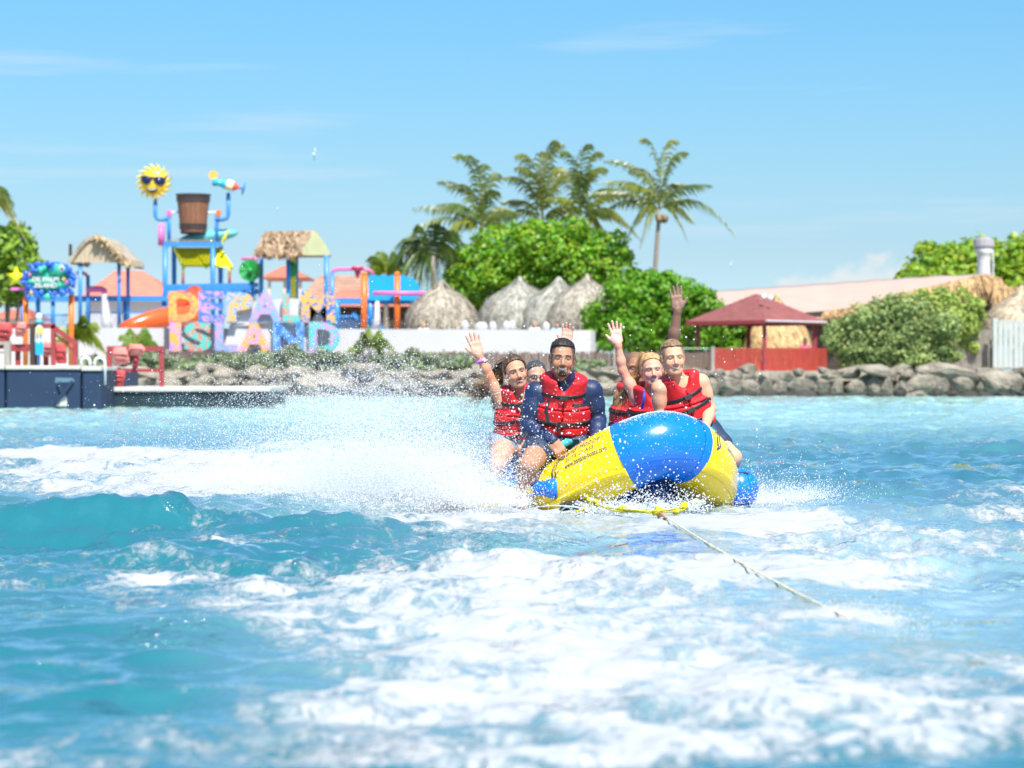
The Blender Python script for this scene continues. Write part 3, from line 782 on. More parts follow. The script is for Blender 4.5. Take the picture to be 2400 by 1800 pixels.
# dark reed fence in front of it
rf = thing('reed_fence', 'dark brown reed screen fence under the white wall', 'fence', (wx(800, 95.6), 95.6, .93))
mb = MB(); fr = random.Random(4)
x_ = 250
while x_ < 1668:
    w = fr.uniform(2.2, 4.5); X_ = wx(x_, 95.6)
    mb.box((X_, 95.6 + fr.uniform(-.03, .03), 1.25), (w * .0155, .03, wz(fr.uniform(822, 830), 95.6) * 2 - 2.5)); x_ += w
o = mb.build('reeds', M_REED, rf); o['kind'] = 'stuff'
for px_ in (265, 392, 520, 850, 1040, 1205, 1440, 1600):
    strip_beam('post', P(px_, 818, 95.5), P(px_, 872, 95.5), .1, M_GREYW, rf)

# right hand fences
wf = thing('board_fence', 'pale white board fence at the right edge above the boulders', 'fence', (wx(2370, 94), 94, .93))
strip_beam('post', P(2332, 746, 93.9), P(2332, 872, 93.9), .17, M_PALEF, wf)
for i in range(9):
    px_ = 2345 + i * 12.2
    strip_beam('board', P(px_, 756, 94), P(px_, 862, 94), .165, M_PALEF, wf, .03)
for py_ in (753, 806, 863): strip_beam('rail', P(2336, py_, 94.08), P(2455, py_, 94.08), .09, M_PALEF, wf, .06)
gf = thing('slat_fence', 'grey weathered slat fence between the silvery bush and the white fence', 'fence', (wx(2290, 94.6), 94.6, .93))
for i in range(19):
    px_ = 2215 + i * 6.3
    strip_beam('slat', P(px_, 772 + (i % 3), 94.6), P(px_, 868, 94.6), .072, M_GREYW, gf, .03)
for py_ in (778, 822): strip_beam('rail', P(2212, py_, 94.68), P(2332, py_, 94.68), .06, M_GREYW, gf)

# ---------------------------------------------------------------- letter sign
def text_mesh(ch, offset=.0, res=4, shear=0, size=1.0):
    c = bpy.data.curves.new('t', 'FONT'); c.body = ch; c.offset = offset; c.resolution_u = res; c.shear = shear; c.size = size
    o = bpy.data.objects.new('t', c); COL.objects.link(o)
    dg = bpy.context.evaluated_depsgraph_get(); dg.update()
    me = bpy.data.meshes.new_from_object(o.evaluated_get(dg))
    v = np.array([x.co[:] for x in me.vertices]); f = [tuple(p.vertices) for p in me.polygons]
    bpy.data.objects.remove(o); bpy.data.curves.remove(c); bpy.data.meshes.remove(me)
    return v, f
def swirl(name, c1, c2, seed, scale=1.7):
    """two colour painted paisley swirls"""
    c1, c2 = [q * .92 + .03 for q in c1], [q * .92 + .03 for q in c2]
    m = bpy.data.materials.new(name); m.use_nodes = True
    N, L = m.node_tree.nodes, m.node_tree.links
    b = N['Principled BSDF']; b.inputs['Roughness'].default_value = .5
    t = N.new('ShaderNodeTexCoord'); mp_ = N.new('ShaderNodeMapping'); mp_.inputs['Location'].default_value = (seed * 3.7, seed, seed * 2.1)
    L.new(t.outputs['Object'], mp_.inputs[0])
    w = N.new('ShaderNodeTexNoise'); w.inputs['Scale'].default_value = scale; w.inputs['Detail'].default_value = 1.5; w.inputs['Distortion'].default_value = 2.2
    L.new(mp_.outputs[0], w.inputs['Vector'])
    mu = N.new('ShaderNodeMath'); mu.operation = 'MULTIPLY'; mu.inputs[1].default_value = 22; L.new(w.outputs['Fac'], mu.inputs[0])
    si = N.new('ShaderNodeMath'); si.operation = 'SINE'; L.new(mu.outputs[0], si.inputs[0])
    r_ = N.new('ShaderNodeMapRange'); r_.inputs['From Min'].default_value = -.15; r_.inputs['From Max'].default_value = .15; L.new(si.outputs[0], r_.inputs['Value'])
    mx = N.new('ShaderNodeMix'); mx.data_type = 'RGBA'; mx.inputs['A'].default_value = (*c1, 1); mx.inputs['B'].default_value = (*c2, 1)
    L.new(r_.outputs[0], mx.inputs['Factor']); L.new(mx.outputs['Result'], b.inputs['Base Color'])
    return m
YS = 96.2
ls = thing('letter_sign', 'big two row DE PALM ISLAND letter sign painted in colourful swirls', 'sign', (wx(595, YS), YS, .93))
OR, CO, VI, BL, TU, LB = (.85, .42, .06), (.72, .17, .10), (.55, .28, .66), (.02, .16, .58), (.05, .52, .48), (.16, .38, .75)
LETTERS = [('D', 396, 467, 683, 754, OR, CO), ('E', 466, 526, 683, 754, VI, BL), ('P', 533, 594, 685, 754, OR, LB), ('A', 582, 662, 685, 755, VI, LB),
           ('L', 662, 704, 688, 755, TU, CO), ('M', 706, 786, 684, 756, OR, BL),
           ('I', 398, 425, 755, 824, OR, VI), ('S', 432, 496, 755, 824, TU, CO), ('L', 504, 556, 755, 824, LB, VI), ('A', 558, 636, 754, 826, OR, VI),
           ('N', 640, 713, 755, 825, BL, LB), ('D', 724, 797, 755, 828, TU, VI)]
for i, (ch, x0, x1, y0, y1, ca, cb) in enumerate(LETTERS):
    v, f = text_mesh(ch, .045)
    mn, mxx = v.min(0), v.max(0)
    a = P(x0, y1, YS); b = P(x1, y0, YS)
    q = np.zeros_like(v); q[:, 0] = a.x + (v[:, 0] - mn[0]) / (mxx[0] - mn[0]) * (b.x - a.x); q[:, 2] = a.z + (v[:, 1] - mn[1]) / (mxx[1] - mn[1]) * (b.z - a.z)
    q[:, 1] = YS
    o = link('letter', mk_mesh('letter', q.tolist(), f, swirl('letter_paint', ca, cb, i + 1)), ls)
    so = o.modifiers.new('solid', 'SOLIDIFY'); so.thickness = .16; so.offset = 0
# white backing boards filling some gaps of the letters
for (pts, dy_) in (([(594, 708), (662, 700), (712, 700), (764, 730), (770, 754), (533, 754), (540, 740)], .28), ([(540, 757), (724, 757), (724, 826), (520, 826)], .27)):
    mb = MB(); mb.prism([(wx(a, YS + dy_), wz(b, YS + dy_)) for a, b in pts][::-1], .06, (0, YS + dy_, 0)); mb.build('backing_board', M_WHT, ls)
strip_beam('shelf_rail', P(396, 755, YS + .15), P(790, 756, YS + .15), .05, M_STEEL, ls)
for px_ in (412, 470, 530, 600, 676, 745, 780): strip_beam('leg', P(px_, 822, YS + .2), P(px_, 868, YS + .2), .08, M_DKBR, ls)

# ---------------------------------------------------------------- thatched parasols
def straw_strips(prof, n, seed, c, w=.05, ln=.5, tint=None, lean=0):
    r = random.Random(seed); vs, fs, cs = [], [], []
    L_ = [0]
    for i in range(1, len(prof)): L_.append(L_[-1] + math.hypot(prof[i][0] - prof[i - 1][0], prof[i][1] - prof[i - 1][1]))
    def at_(d):
        d = min(max(d, 0), L_[-1] - 1e-4)
        for i in range(1, len(prof)):
            if d <= L_[i]:
                q = (d - L_[i - 1]) / (L_[i] - L_[i - 1]); return (prof[i - 1][0] + (prof[i][0] - prof[i - 1][0]) * q, prof[i - 1][1] + (prof[i][1] - prof[i - 1][1]) * q)
    for _ in range(n):
        a = r.uniform(0, 6.283); d0 = L_[-1] * (r.random() ** .6) - ln * .2; d1 = d0 + ln * r.uniform(.6, 1.3)
        p0, p1 = at_(d0), at_(min(d1, L_[-1])); ex = max(0, d1 - L_[-1])
        o_ = r.uniform(.01, .07); da = r.gauss(0, .05)
        def pt(p, a_, o2): return Vector((c[0] + (p[0] + o2) * math.cos(a_), c[1] + (p[0] + o2) * math.sin(a_), c[2] + p[1] + o2 * .6))
        A = pt(p0, a, .01); B = pt(p1, a + da, o_) - Vector((0, 0, ex))
        t = Vector((-math.sin(a), math.cos(a), 0)) * w * r.uniform(.5, 1.2)
        b = len(vs); vs += [A - t * .5, A + t * .5, B + t * .3, B - t * .3]; fs.append((b, b + 1, b + 2, b + 3))
        k = r.uniform(.6, 1.45); tt = tint or (1, 1, 1); cs += [(k * tt[0], k * tt[1], k * tt[2])] * 4
    return vs, fs, cs
def parasol(label, px, top, eave, hw, Y, seed, n=1500, tint=None, group='thatched parasols', hang=.35):
    s = Y / FPX; c = Vector((wx(px, Y), Y, 0)); zt, ze = wz(top, Y), wz(eave, Y); Rr = hw * s; H = zt - ze
    t = thing('thatched_parasol', label, 'parasol', (c.x, Y, .93), group)
    prof = [(.03, zt), (.06 * Rr, zt - .10 * H), (.14 * Rr, zt - .17 * H), (.30 * Rr, zt - .23 * H), (.50 * Rr, zt - .32 * H), (.68 * Rr, zt - .42 * H), (.83 * Rr, zt - .55 * H), (.93 * Rr, zt - .70 * H), (.98 * Rr, zt - .84 * H), (Rr, ze)]
    mb = MB(); mb.lathe(prof[::-1], 28, (c.x, Y, 0))
    vs, fs, cs = straw_strips(prof, n, seed, (c.x, Y, 0), .055, .6, tint)
    col = [tint or (1, 1, 1)] * len(mb.v) + cs
    mb.add(vs, fs)
    link('thatch', mk_mesh('thatch', mb.v, mb.f, M_THATCH, False, np.array(col)), t)
    strip_beam('post', (c.x, Y, .9), (c.x, Y, zt - .4), .16, M_DKBR, t)
GB = (.98, 1.12, 1.25)
parasol('leftmost thatched parasol, broad and low behind the white wall', 1035, 655, 766, 88, 101, 1, 1900, (1, 1.02, 1.05))
parasol('second thatched parasol from the left with a pointed top', 1218, 647, 762, 101, 104.5, 2, 1800, GB)
parasol('third thatched parasol from the left, partly behind its neighbours', 1310, 648, 764, 98, 103.5, 3, 1600, GB)
parasol('fourth thatched parasol from the left with the tallest peak', 1376, 642, 762, 104, 102.6, 4, 1800, (1.02, 1.08, 1.15))
parasol('thatched parasol furthest right of the five, half hidden by the sea grape bush', 1462, 650, 770, 100, 105, 5, 1500, (1.05, 1.05, 1.05))
parasol('thatched parasol behind the white fence at the right edge', 2395, 668, 790, 96, 97, 6, 2200, (1.35, 1.28, 1.2), group=None)
parasol('golden thatched shelter hanging low behind the red gazebo', 1820, 690, 840, 84, 104, 7, 1600, (1.6, 1.25, .8), group=None)

# ---------------------------------------------------------------- red gazebo
YG = 95.5
gz = thing('gazebo', 'open red gazebo with hipped shingle roof and red slat walls', 'gazebo', (wx(1790, YG), YG, .93))
hx = (1950 - 1625) / 2 * YG / FPX
cx_ = wx(1787, YG); ze, za = wz(752, YG), wz(684, YG)
M_SHING = mat('red_shingles', (.25, .082, .078), .9, .2, 3, .02)
rz_ = R(-43)
def rot2(x, y): return (cx_ + x * math.cos(rz_) - y * math.sin(rz_), YG + 2.4 + x * math.sin(rz_) + y * math.cos(rz_))
hw_ = 2.02
corners = [rot2(-hw_, -hw_), rot2(hw_, -hw_), rot2(hw_, hw_), rot2(-hw_, hw_)]
apex = Vector((cx_, YG + 2.4, za))
for k in range(4):                                       # shingle courses, each its own strip with a proud lower edge
    a, b = corners[k], corners[(k + 1) % 4]
    a = Vector((*a, ze)); b = Vector((*b, ze)); mb = MB()
    for j in range(12):
        t0, t1 = j / 12, (j + 1) / 12 + .02
        lift = Vector((0, 0, .035))
        q = [a.lerp(apex, t0) + lift, b.lerp(apex, t0) + lift, b.lerp(apex, min(1, t1)) + lift * .1, a.lerp(apex, min(1, t1)) + lift * .1, a.lerp(apex, t0) - lift * .3, b.lerp(apex, t0) - lift * .3]
        mb.add(q, [(0, 1, 2, 3), (4, 5, 1, 0)])
    mb.build('roof_slope', M_SHING, gz)
mb = MB()
mb.add([Vector((*c, ze - .02)) for c in corners] + [apex - Vector((0, 0, .12))], [(3, 2, 1, 0), (0, 1, 4), (1, 2, 4), (2, 3, 4), (3, 0, 4)]); mb.build('roof_lining', M_REDP, gz)
for k in range(4):
    a, b = Vector((*corners[k], ze - .05)), Vector((*corners[(k + 1) % 4], ze - .05))
    strip_beam('fascia', a, b, .06, M_REDP, gz, .15)
    if k == 1: strip_beam('gutter', a - Vector((0, .07, -.05)), b - Vector((0, .07, -.05)), .07, M_STEEL, gz, .06)
for sx, sy in ((-1, -1), (1, -1), (1, 1), (-1, 1)):
    c_ = rot2(sx * 1.68, sy * 1.68); strip_beam('post', (c_[0], c_[1], .9), (c_[0], c_[1], ze), .16, M_REDP, gz)
mb = MB()
for px_, py_ in ((1790, 696), (1806, 699)):
    mb.sphere(P(px_, py_, YG + .9), .11, 10, 6)
mb.build('roof_lamp', M_STEEL, gz, True)
p0, p1, p2 = Vector((wx(1672, YG), YG - .5, 0)), Vector((wx(1786, YG), YG - .9, 0)), Vector((wx(1936, YG), YG - .2, 0))
sr = random.Random(8)
for a, b, n in ((p0, p1, 17), (p1, p2, 22)):
    for i in range(n):
        c_ = a.lerp(b, (i + .5) / n); L_ = (b - a).length / n
        mb = MB(); mb.box((c_.x, c_.y + sr.uniform(-.015, .015), .9 + (wz(816, YG) - .9) / 2 - .1), (L_ * .88, .03, wz(816, YG) - .9 + .2), Matrix.Rotation(math.atan2(b.y - a.y, b.x - a.x), 3, 'Z'))
        mb.build('slat', M_RED, gz)
    for z_ in (1.15, 1.62): strip_beam('rail', (a.x, a.y + .05, z_), (b.x, b.y + .05, z_), .05, M_REDP, gz)
strip_beam('corner_post', (p0.x - .06, p0.y, .8), (p0.x - .06, p0.y, wz(812, YG)), .13, M_GREYW, gz)
strip_beam('corner_post', (p1.x, p1.y - .06, .8), (p1.x, p1.y - .06, wz(812, YG)), .12, M_REDP, gz)
# netting rail left of the gazebo
nt_ = thing('mesh_fence', 'low brown mesh fence panel left of the red slat wall', 'fence', (wx(1630, 96.6), 96.6, .93))
mb = MB(); mb.box((wx(1630, 96.6), 96.6, 1.3), ((1668 - 1545) * 96.6 / FPX, .04, wz(822, 96.6) * 2 - 2.6)); mb.build('panel', M_REED, nt_)
mb = MB(); mb.tube([P(1600, 817, 96.5), P(1660, 817, 96.5), P(1760, 816, 96)], .03, 6); mb.build('green_hose', M_GREEN, nt_)

# ---------------------------------------------------------------- pale tent roof with thatch eave, tower
M_TENT = mat('pale_pink_canvas', (.44, .32, .265), .85, .06, .6, .02)
te = thing('tent_roof', 'long pale pink canvas hall roof with a shaggy thatched edge', 'building', (wx(1990, 116), 116, .93))
nx_, ny_ = 40, 10
vs, fs = [], []
for j in range(ny_ + 1):
    for i in range(nx_ + 1):
        u, v_ = i / nx_, j / ny_
        Yb = 124; Yf = 108
        Y_ = Yf + (Yb - Yf) * v_
        top = 690 - 45 * min(1, u * 1.05 + .12) - (12 if u > .9 else 0) * (u - .9) * 5
        xt = 1640 + (2325 - 1640) * u; yb = 745 - 55 * max(0, (u - .45) / .55)
        vs.append(P(xt + (v_ - 1) * 20, yb + (top - yb) * v_ + math.sin(u * 60) * .6 - 6 * math.sin(v_ * 3.14), Y_))
for j in range(ny_):
    for i in range(nx_):
        a = j * (nx_ + 1) + i; fs.append((a, a + 1, a + nx_ + 2, a + nx_ + 1))
o = link('canvas', mk_mesh('canvas', vs, fs, M_TENT, True), te); so = o.modifiers.new('solid', 'SOLIDIFY'); so.thickness = .08
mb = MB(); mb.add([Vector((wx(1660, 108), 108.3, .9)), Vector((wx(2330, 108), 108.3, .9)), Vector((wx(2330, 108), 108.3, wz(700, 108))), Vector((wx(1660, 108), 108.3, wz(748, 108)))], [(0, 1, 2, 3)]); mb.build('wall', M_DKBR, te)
def fringe(parent, pts, Y, h, n, seed, name='thatch_edge', tint=(1.5, 1.15, .75), depth=.5):
    r = random.Random(seed); vs, fs, cs = [], [], []
    for _ in range(n):
        u = r.random() * (len(pts) - 1); i = int(u); q = u - i
        px_ = pts[i][0] + (pts[i + 1][0] - pts[i][0]) * q; py_ = pts[i][1] + (pts[i + 1][1] - pts[i][1]) * q
        a = P(px_, py_ + r.uniform(-h * .25, h * .3), Y + r.uniform(-depth, depth)); l = h * Y / FPX * r.uniform(.5, 1.1)
        b = a + Vector((r.uniform(-.25, .25), r.uniform(-.2, .1), -l)); w = Vector((r.uniform(.03, .08), r.uniform(-.03, .03), 0))
        k = len(vs); vs += [a - w, a + w, b + w * .3, b - w * .3]; fs.append((k, k + 1, k + 2, k + 3)); t = r.uniform(.55, 1.4); cs += [(tint[0] * t, tint[1] * t, tint[2] * t)] * 4
    o = link(name, mk_mesh(name, vs, fs, M_THATCH, False, np.array(cs)), parent); o['kind'] = 'stuff'; return o
fringe(te, [(2080, 704), (2140, 690), (2200, 676), (2260, 662), (2300, 652), (2345, 660)], 107.4, 40, 2600, 5)
fringe(te, [(2330, 668), (2360, 685), (2400, 690), (2450, 700)], 106.5, 60, 1200, 6)
fringe(te, [(1930, 735), (2000, 722), (2080, 706)], 107.6, 16, 500, 7)
tw = thing('lighthouse_tower', 'slim white round tower with a grey cap rising behind the thatched edge', 'tower', (wx(2306, 126), 126, .93))
s126 = 126 / FPX
mb = MB(); mb.lathe([(24 * s126, .9), (17 * s126, wz(650, 126)), (15 * s126, wz(610, 126)), (17 * s126, wz(595, 126)), (24 * s126, wz(586, 126))], 20, (wx(2306, 126), 126, 0)); mb.build('shaft', M_WHT, tw, True)
M_GREYP = mat('grey_paint', (.36, .35, .38), .7, .08, 2)
mb = MB(); mb.lathe([(20 * s126, wz(586, 126)), (20 * s126, wz(580, 126)), (24 * s126, wz(577, 126)), (24 * s126, wz(561, 126)), (16 * s126, wz(559, 126)), (16 * s126, wz(556, 126))], 12, (wx(2306, 126), 126, 0)); mb.build('cap', M_GREYP, tw)
strip_beam('antenna', P(2328, 588, 125.5), P(2328, 656, 125.5), .05, M_STEEL, tw)
for (px_, py_, lab) in ((2166, 650, 'white'), (2184, 649, 'white'), (2244, 646, 'white'), (2256, 645, 'white')): pass

# ---------------------------------------------------------------- red roofed buildings far behind
def hip_house(label, Y, x0, x1, xa0, xa1, ytop, yeave, m, wallm, depth=6, open_=False):
    t = thing('building', label, 'building', (wx((x0 + x1) / 2, Y), Y, .93))
    z0, z1 = wz(yeave, Y), wz(ytop, Y)
    A = [Vector((wx(x0, Y), Y, z0)), Vector((wx(x1, Y), Y, z0)), Vector((wx(x1, Y), Y + depth, z0)), Vector((wx(x0, Y), Y + depth, z0)), Vector((wx(xa0, Y), Y + depth / 2, z1)), Vector((wx(xa1, Y), Y + depth / 2, z1))]
    mb = MB()
    # roof laid in courses of tiles
    n = 9
    for (a, b, c, d) in ((A[0], A[1], A[5], A[4]), (A[1], A[2], A[5], A[5]), (A[2], A[3], A[4], A[5]), (A[3], A[0], A[4], A[4])):
        for j in range(n):
            l = Vector((0, 0, .05)); t0, t1 = j / n, (j + 1) / n
            q = [a.lerp(d, t0) + l, b.lerp(c, t0) + l, b.lerp(c, t1), a.lerp(d, t1), a.lerp(d, t0) - l, b.lerp(c, t0) - l]
            mb.add(q, [(0, 1, 2, 3), (4, 5, 1, 0)])
    mb.add([v - Vector((0, 0, .06)) for v in A[:4]], [(3, 2, 1, 0)])
    mb.build('roof', m, t)
    xa, xb = A[0].x + .4, A[1].x - .4
    if open_:
        for xx in (xa, (xa + xb) / 2, xb): strip_beam('post', (xx, Y + .4, .9), (xx, Y + .4, z0), .15, wallm, t)
    else:
        mb = MB(); mb.box(((xa + xb) / 2, Y + depth / 2, (.9 + z0) / 2), (xb - xa, depth - .8, z0 - .9)); mb.build('wall', wallm, t)
    return t
M_CREAM = mat('cream_wall', (.60, .52, .44), .8, .08, 1)
hip_house('long low building with faded coral hip roof behind the left thatched hut', 126, 180, 420, 250, 310, 628, 700, M_CORAL, M_WHT)
hip_house('small open pavilion with a red hip roof behind the green disc', 128, 612, 720, 655, 660, 618, 649, M_CORAL, M_CREAM, 5, True)
hip_house('wide building with brown and coral roof behind the right thatched hut', 124, 690, 900, 740, 850, 640, 712, M_BROWNR, M_WHT)
hip_house('dark open fronted hall with coral roof behind the blue railing', 120, 740, 1030, 800, 960, 672, 716, M_CORAL, M_DKBR)  # closed dark wall, its colour standing for the shade inside the open front
hip_house('pinkish low building behind the left railing at the left edge', 120, -40, 72, 0, 40, 722, 745, M_CORAL, M_WHT)

# ---------------------------------------------------------------- thatched huts of the play tower
def post(parent, px, y0, y1, Y, m=None, w=.13, name='post'):
    mb = MB(); mb.tube([P(px, y1, Y), P(px, y0, Y)], w / 2, 8); return mb.build(name, m or M_BLUE, parent, True)
YH = 105
h1 = thing('thatched_hut', 'left thatched hut with tan slatted gable on blue posts', 'hut', (wx(230, YH), YH, .93))
gpts = [(160, 613), (163, 606), (196, 566), (208, 557), (222, 555), (236, 566), (286, 610), (286, 614)]
for i in range(13):                                           # the gable slats one by one
    x0, x1 = 161 + i * 9.6, 161 + (i + 1) * 9.6 - .7
    f_ = lambda X: np.interp(X, [g_[0] for g_ in gpts[:-1]], [g_[1] for g_ in gpts[:-1]])
    mb = MB(); mb.prism([(wx(x0, YH), wz(615 + (i % 2), YH)), (wx(x1, YH), wz(615 + (i % 2), YH)), (wx(x1, YH), wz(f_(x1), YH)), (wx(x0, YH), wz(f_(x0), YH))], .05, (0, YH, 0)); mb.build('gable_slat', M_TAN, h1)
vs = []
prof_ = [(222, 552), (238, 560), (262, 584), (288, 606), (294, 620)]
for Y_, dx in ((YH - .15, 0), (YH + 3.4, 18)):
    for (a, b) in prof_: vs.append(P(a + dx, b, YH) + Vector((0, Y_ - YH, 0)))
n = len(prof_); fs = [(i, i + 1, n + i + 1, n + i) for i in range(n - 1)]
prof2 = [(222, 552), (206, 556), (194, 566), (176, 588), (158, 614)]
b0 = len(vs)
for Y_, dx in ((YH - .1, 0), (YH + 3.4, 10)):
    for (a, b) in prof2: vs.append(P(a + dx, b, YH) + Vector((0, Y_ - YH, 0)))
fs += [(b0 + i + 1, b0 + i, b0 + n + i, b0 + n + i + 1) for i in range(n - 1)]
o = link('thatch', mk_mesh('thatch', vs, fs, M_THATCH, False, np.ones((len(vs), 3))), h1); so = o.modifiers.new('s', 'SOLIDIFY'); so.thickness = .16
fringe(h1, [(222, 550), (240, 558), (264, 582), (290, 604), (306, 616)], YH, 12, 500, 11, 'straw', (1.15, 1, .75), .3)
for px_, y1, Y_ in ((188, 775, YH + .2), (279, 775, YH + .2), (300, 775, YH + 2.5)): post(h1, px_, 612, y1, Y_, w=.17)
strip_beam('ridge_pole', P(165, 572, YH), P(165, 600, YH), .12, M_DKBR, h1)
YH2 = 106
h2 = thing('thatched_hut', 'right thatched hut with shaggy straw slope and pale green gable', 'hut', (wx(690, YH2), YH2, .93))
M_GABLE = mat('pale_green_gable', (.46, .48, .27), .7, .08, 2)
A = [P(596, 598, YH2), P(704, 600, YH2 - .8), P(742, 541, YH2), P(630, 543, YH2 + .8)]
mb = MB()
nx_, ny_ = 14, 6; vs, fs = [], []
for j in range(ny_ + 1):
    for i in range(nx_ + 1):
        u, v_ = i / nx_, j / ny_
        p = A[0].lerp(A[1], u).lerp(A[3].lerp(A[2], u), v_); p.y -= .18 * math.sin(v_ * 3.14); p.z += .18 * math.sin(v_ * 3.14); vs.append(p)
for j in range(ny_):
    for i in range(nx_): a = j * (nx_ + 1) + i; fs.append((a, a + 1, a + nx_ + 2, a + nx_ + 1))
o = link('thatch', mk_mesh('thatch', vs, fs, M_THATCH, False, np.ones((len(vs), 3)) * (1, .85, .75)), h2); so = o.modifiers.new('s', 'SOLIDIFY'); so.thickness = .15
for q in (.06, .3, .55, .8):
    a, b = A[0].lerp(A[3], q), A[1].lerp(A[2], q)
    fringe(h2, [(1200 + a.x / a.y * FPX, HOR - (a.z - CAM_H) / a.y * FPX - 8), (1200 + b.x / b.y * FPX, HOR - (b.z - CAM_H) / b.y * FPX - 8)], a.lerp(b, .5).y - .2, 17, 260, int(q * 100), 'straw', (1.05, .85, .7), .35)
for i in range(9):
    x0, x1 = 704 + i * 8.1, 704 + (i + 1) * 8.1 - .5
    f_ = lambda X: np.interp(X, [704, 742, 762, 778], [599, 541, 570, 597])
    mb = MB(); mb.prism([(wx(x0, YH2), wz(600, YH2)), (wx(x1, YH2), wz(600, YH2)), (wx(x1, YH2), wz(f_(x1), YH2)), (wx(x0, YH2), wz(f_(x0), YH2))], .05, (0, YH2 - .75, 0)); mb.build('gable_board', M_GABLE, h2)
back = [A[3], A[2], P(776, 598, YH2 + 2.5), P(665, 598, YH2 + 3)]
o = link('back_slope', mk_mesh('back_slope', [tuple(v) for v in back], [(0, 1, 2, 3)], M_THATCH, False, np.ones((4, 3))), h2); so = o.modifiers.new('s', 'SOLIDIFY'); so.thickness = .12
for px_, Y_ in ((676, YH2), (694, YH2 + 1), (765, YH2), (612, YH2 + 1.2)): post(h2, px_, 596, 770, Y_, w=.2)
mb = MB(); mb.box(P(683, 648, YH2 + .7), (.4, .1, 1.9)); mb.build('yellow_board', M_YEL, h2)
mb = MB(); mb.sphere(P(684, 632, YH2 + .6), .25, 10, 6, (1, .3, 1.4)); mb.build('green_panel', M_GREEN, h2, True)

# ---------------------------------------------------------------- water play tower
YT = 108
tt = thing('water_play_tower', 'tall blue water play tower frame with yellow slanted roof and blue deck', 'play tower', (wx(455, YT), YT, .93))
for px_, y0, Y_ in ((387, 575, YT), (408, 575, YT + 2.5), (499, 575, YT), (517, 575, YT + 2.5), (440, 690, YT + 1.2)): post(tt, px_, y0, 772, Y_, w=.22)
for px_ in (396, 508): post(tt, px_, 498, 572, YT + 1, w=.17, name='bucket_post')
for a, b in (((384, 573), (520, 573)), ((385, 672), (605, 668)), ((385, 684), (606, 682))): strip_beam('beam', P(*a, YT), P(*b, YT), .2, M_BLUE, tt, .2)
strip_beam('beam', P(387, 571, YT), P(408, 571, YT + 2.5), .2, M_BLUE, tt); strip_beam('beam', P(499, 571, YT), P(517, 571, YT + 2.5), .2, M_BLUE, tt)
mb = MB(); mb.box(P(495, 682, YT + 1.2), (4.0, 2.6, .26)); mb.build('deck', M_BLUE, tt)
mb = MB()                                                      # corrugated top sheet
nn = 24
for i in range(nn):
    xa = 394 + (505 - 394) * i / nn; mb.beam(P(xa + 2.3, 565 - (i % 2), YT - .1), P(xa + 2.3, 562 - (i % 2), YT + 2.4), .06, .06)
mb.build('corrugated_sheet', M_GREYW, tt)
Yr = YT + .6                                                   # yellow slanted roof of boards
for i in range(9):
    t0, t1 = i / 9, (i + .93) / 9
    f_ = lambda t, s_: P((408 + 22 * t) if s_ == 0 else (516 + 26 * t), 583 + 43 * t, Yr + 1.2 * (1 - t))
    q = [f_(t0, 0), f_(t0, 1), f_(t1, 1), f_(t1, 0)]
    mb = MB(); mb.add(q + [v + Vector((0, .05, .05)) for v in q], [(3, 2, 1, 0), (4, 5, 6, 7), (0, 1, 5, 4), (2, 3, 7, 6), (1, 2, 6, 5), (3, 0, 4, 7)]); mb.build('roof_board', M_YEL, tt)
for a, b in (((410, 582), (431, 628)), ((459, 583), (484, 627)), ((514, 582), (543, 628))): strip_beam('roof_rib', P(*a, Yr + 1.1), P(*b, Yr - .1), .12, M_YEL, tt)
for px_ in (429, 538): post(tt, px_, 626, 642, Yr, M_YEL, .13, 'roof_post'); post(tt, px_, 642, 676, Yr, M_REDP, .13, 'roof_post')
mb = MB()
for px_ in range(392, 606, 8): mb.beam(P(px_, 690, YT - .6), P(px_, 745, YT - .6), .03)
mb.beam(P(388, 690, YT - .6), P(606, 688, YT - .6), .07); mb.build('railing', M_BLUE, tt)
mb = MB(); mb.box(P(378, 552, YT), (.22, .5, .9)); mb.sphere(P(378, 548, YT), .3, 10, 8, (.45, .5, 1.7)); mb.build('pink_paddle', M_PINK, tt, True)

# tipping bucket: staves, hoops, base
M_STAVE = mat('brown_staves', (.235, .105, .055), .7, .35, 2.5, .01, stretch=(6, 6, .5))
M_HOOP = mat('dark_iron', (.05, .045, .05), .5, .2, 3)
YB = YT + 1
bk = thing('tipping_bucket', 'big brown wooden stave tipping bucket hung above the play tower', 'bucket', (wx(453, YB), YB, wz(545, YB)))
sB = YB / FPX; bc = Vector((wx(453, YB), YB, 0))
r0, r1, zb0, zb1 = 30 * sB, 39 * sB, wz(544, YB), wz(458, YB)
for k in range(20):
    a0, a1 = 2 * math.pi * k / 20, 2 * math.pi * (k + .94) / 20
    vs = []
    for (r_, z_) in ((r0, zb0), (r1, zb1)):
        for rr_ in (r_, r_ - .06):
            for a in (a0, a1): vs.append((bc.x + rr_ * math.cos(a), YB + rr_ * math.sin(a), z_))
    mb = MB(); mb.add(vs, [(0, 1, 5, 4), (3, 2, 6, 7), (2, 0, 4, 6), (1, 3, 7, 5), (4, 5, 7, 6), (0, 2, 3, 1)]); mb.build('stave', M_STAVE, bk)
for q, hh in ((.12, .09), (.20, .05), (.86, .09), (.93, .06)):
    rr_ = r0 + (r1 - r0) * q + .02; z_ = zb0 + (zb1 - zb0) * q
    mb = MB(); mb.lathe([(rr_, z_ - hh / 2), (rr_ + .015, z_ - hh / 2), (rr_ + .02, z_ + hh / 2), (rr_, z_ + hh / 2)], 28, (bc.x, YB, 0)); mb.build('hoop', M_HOOP, bk)
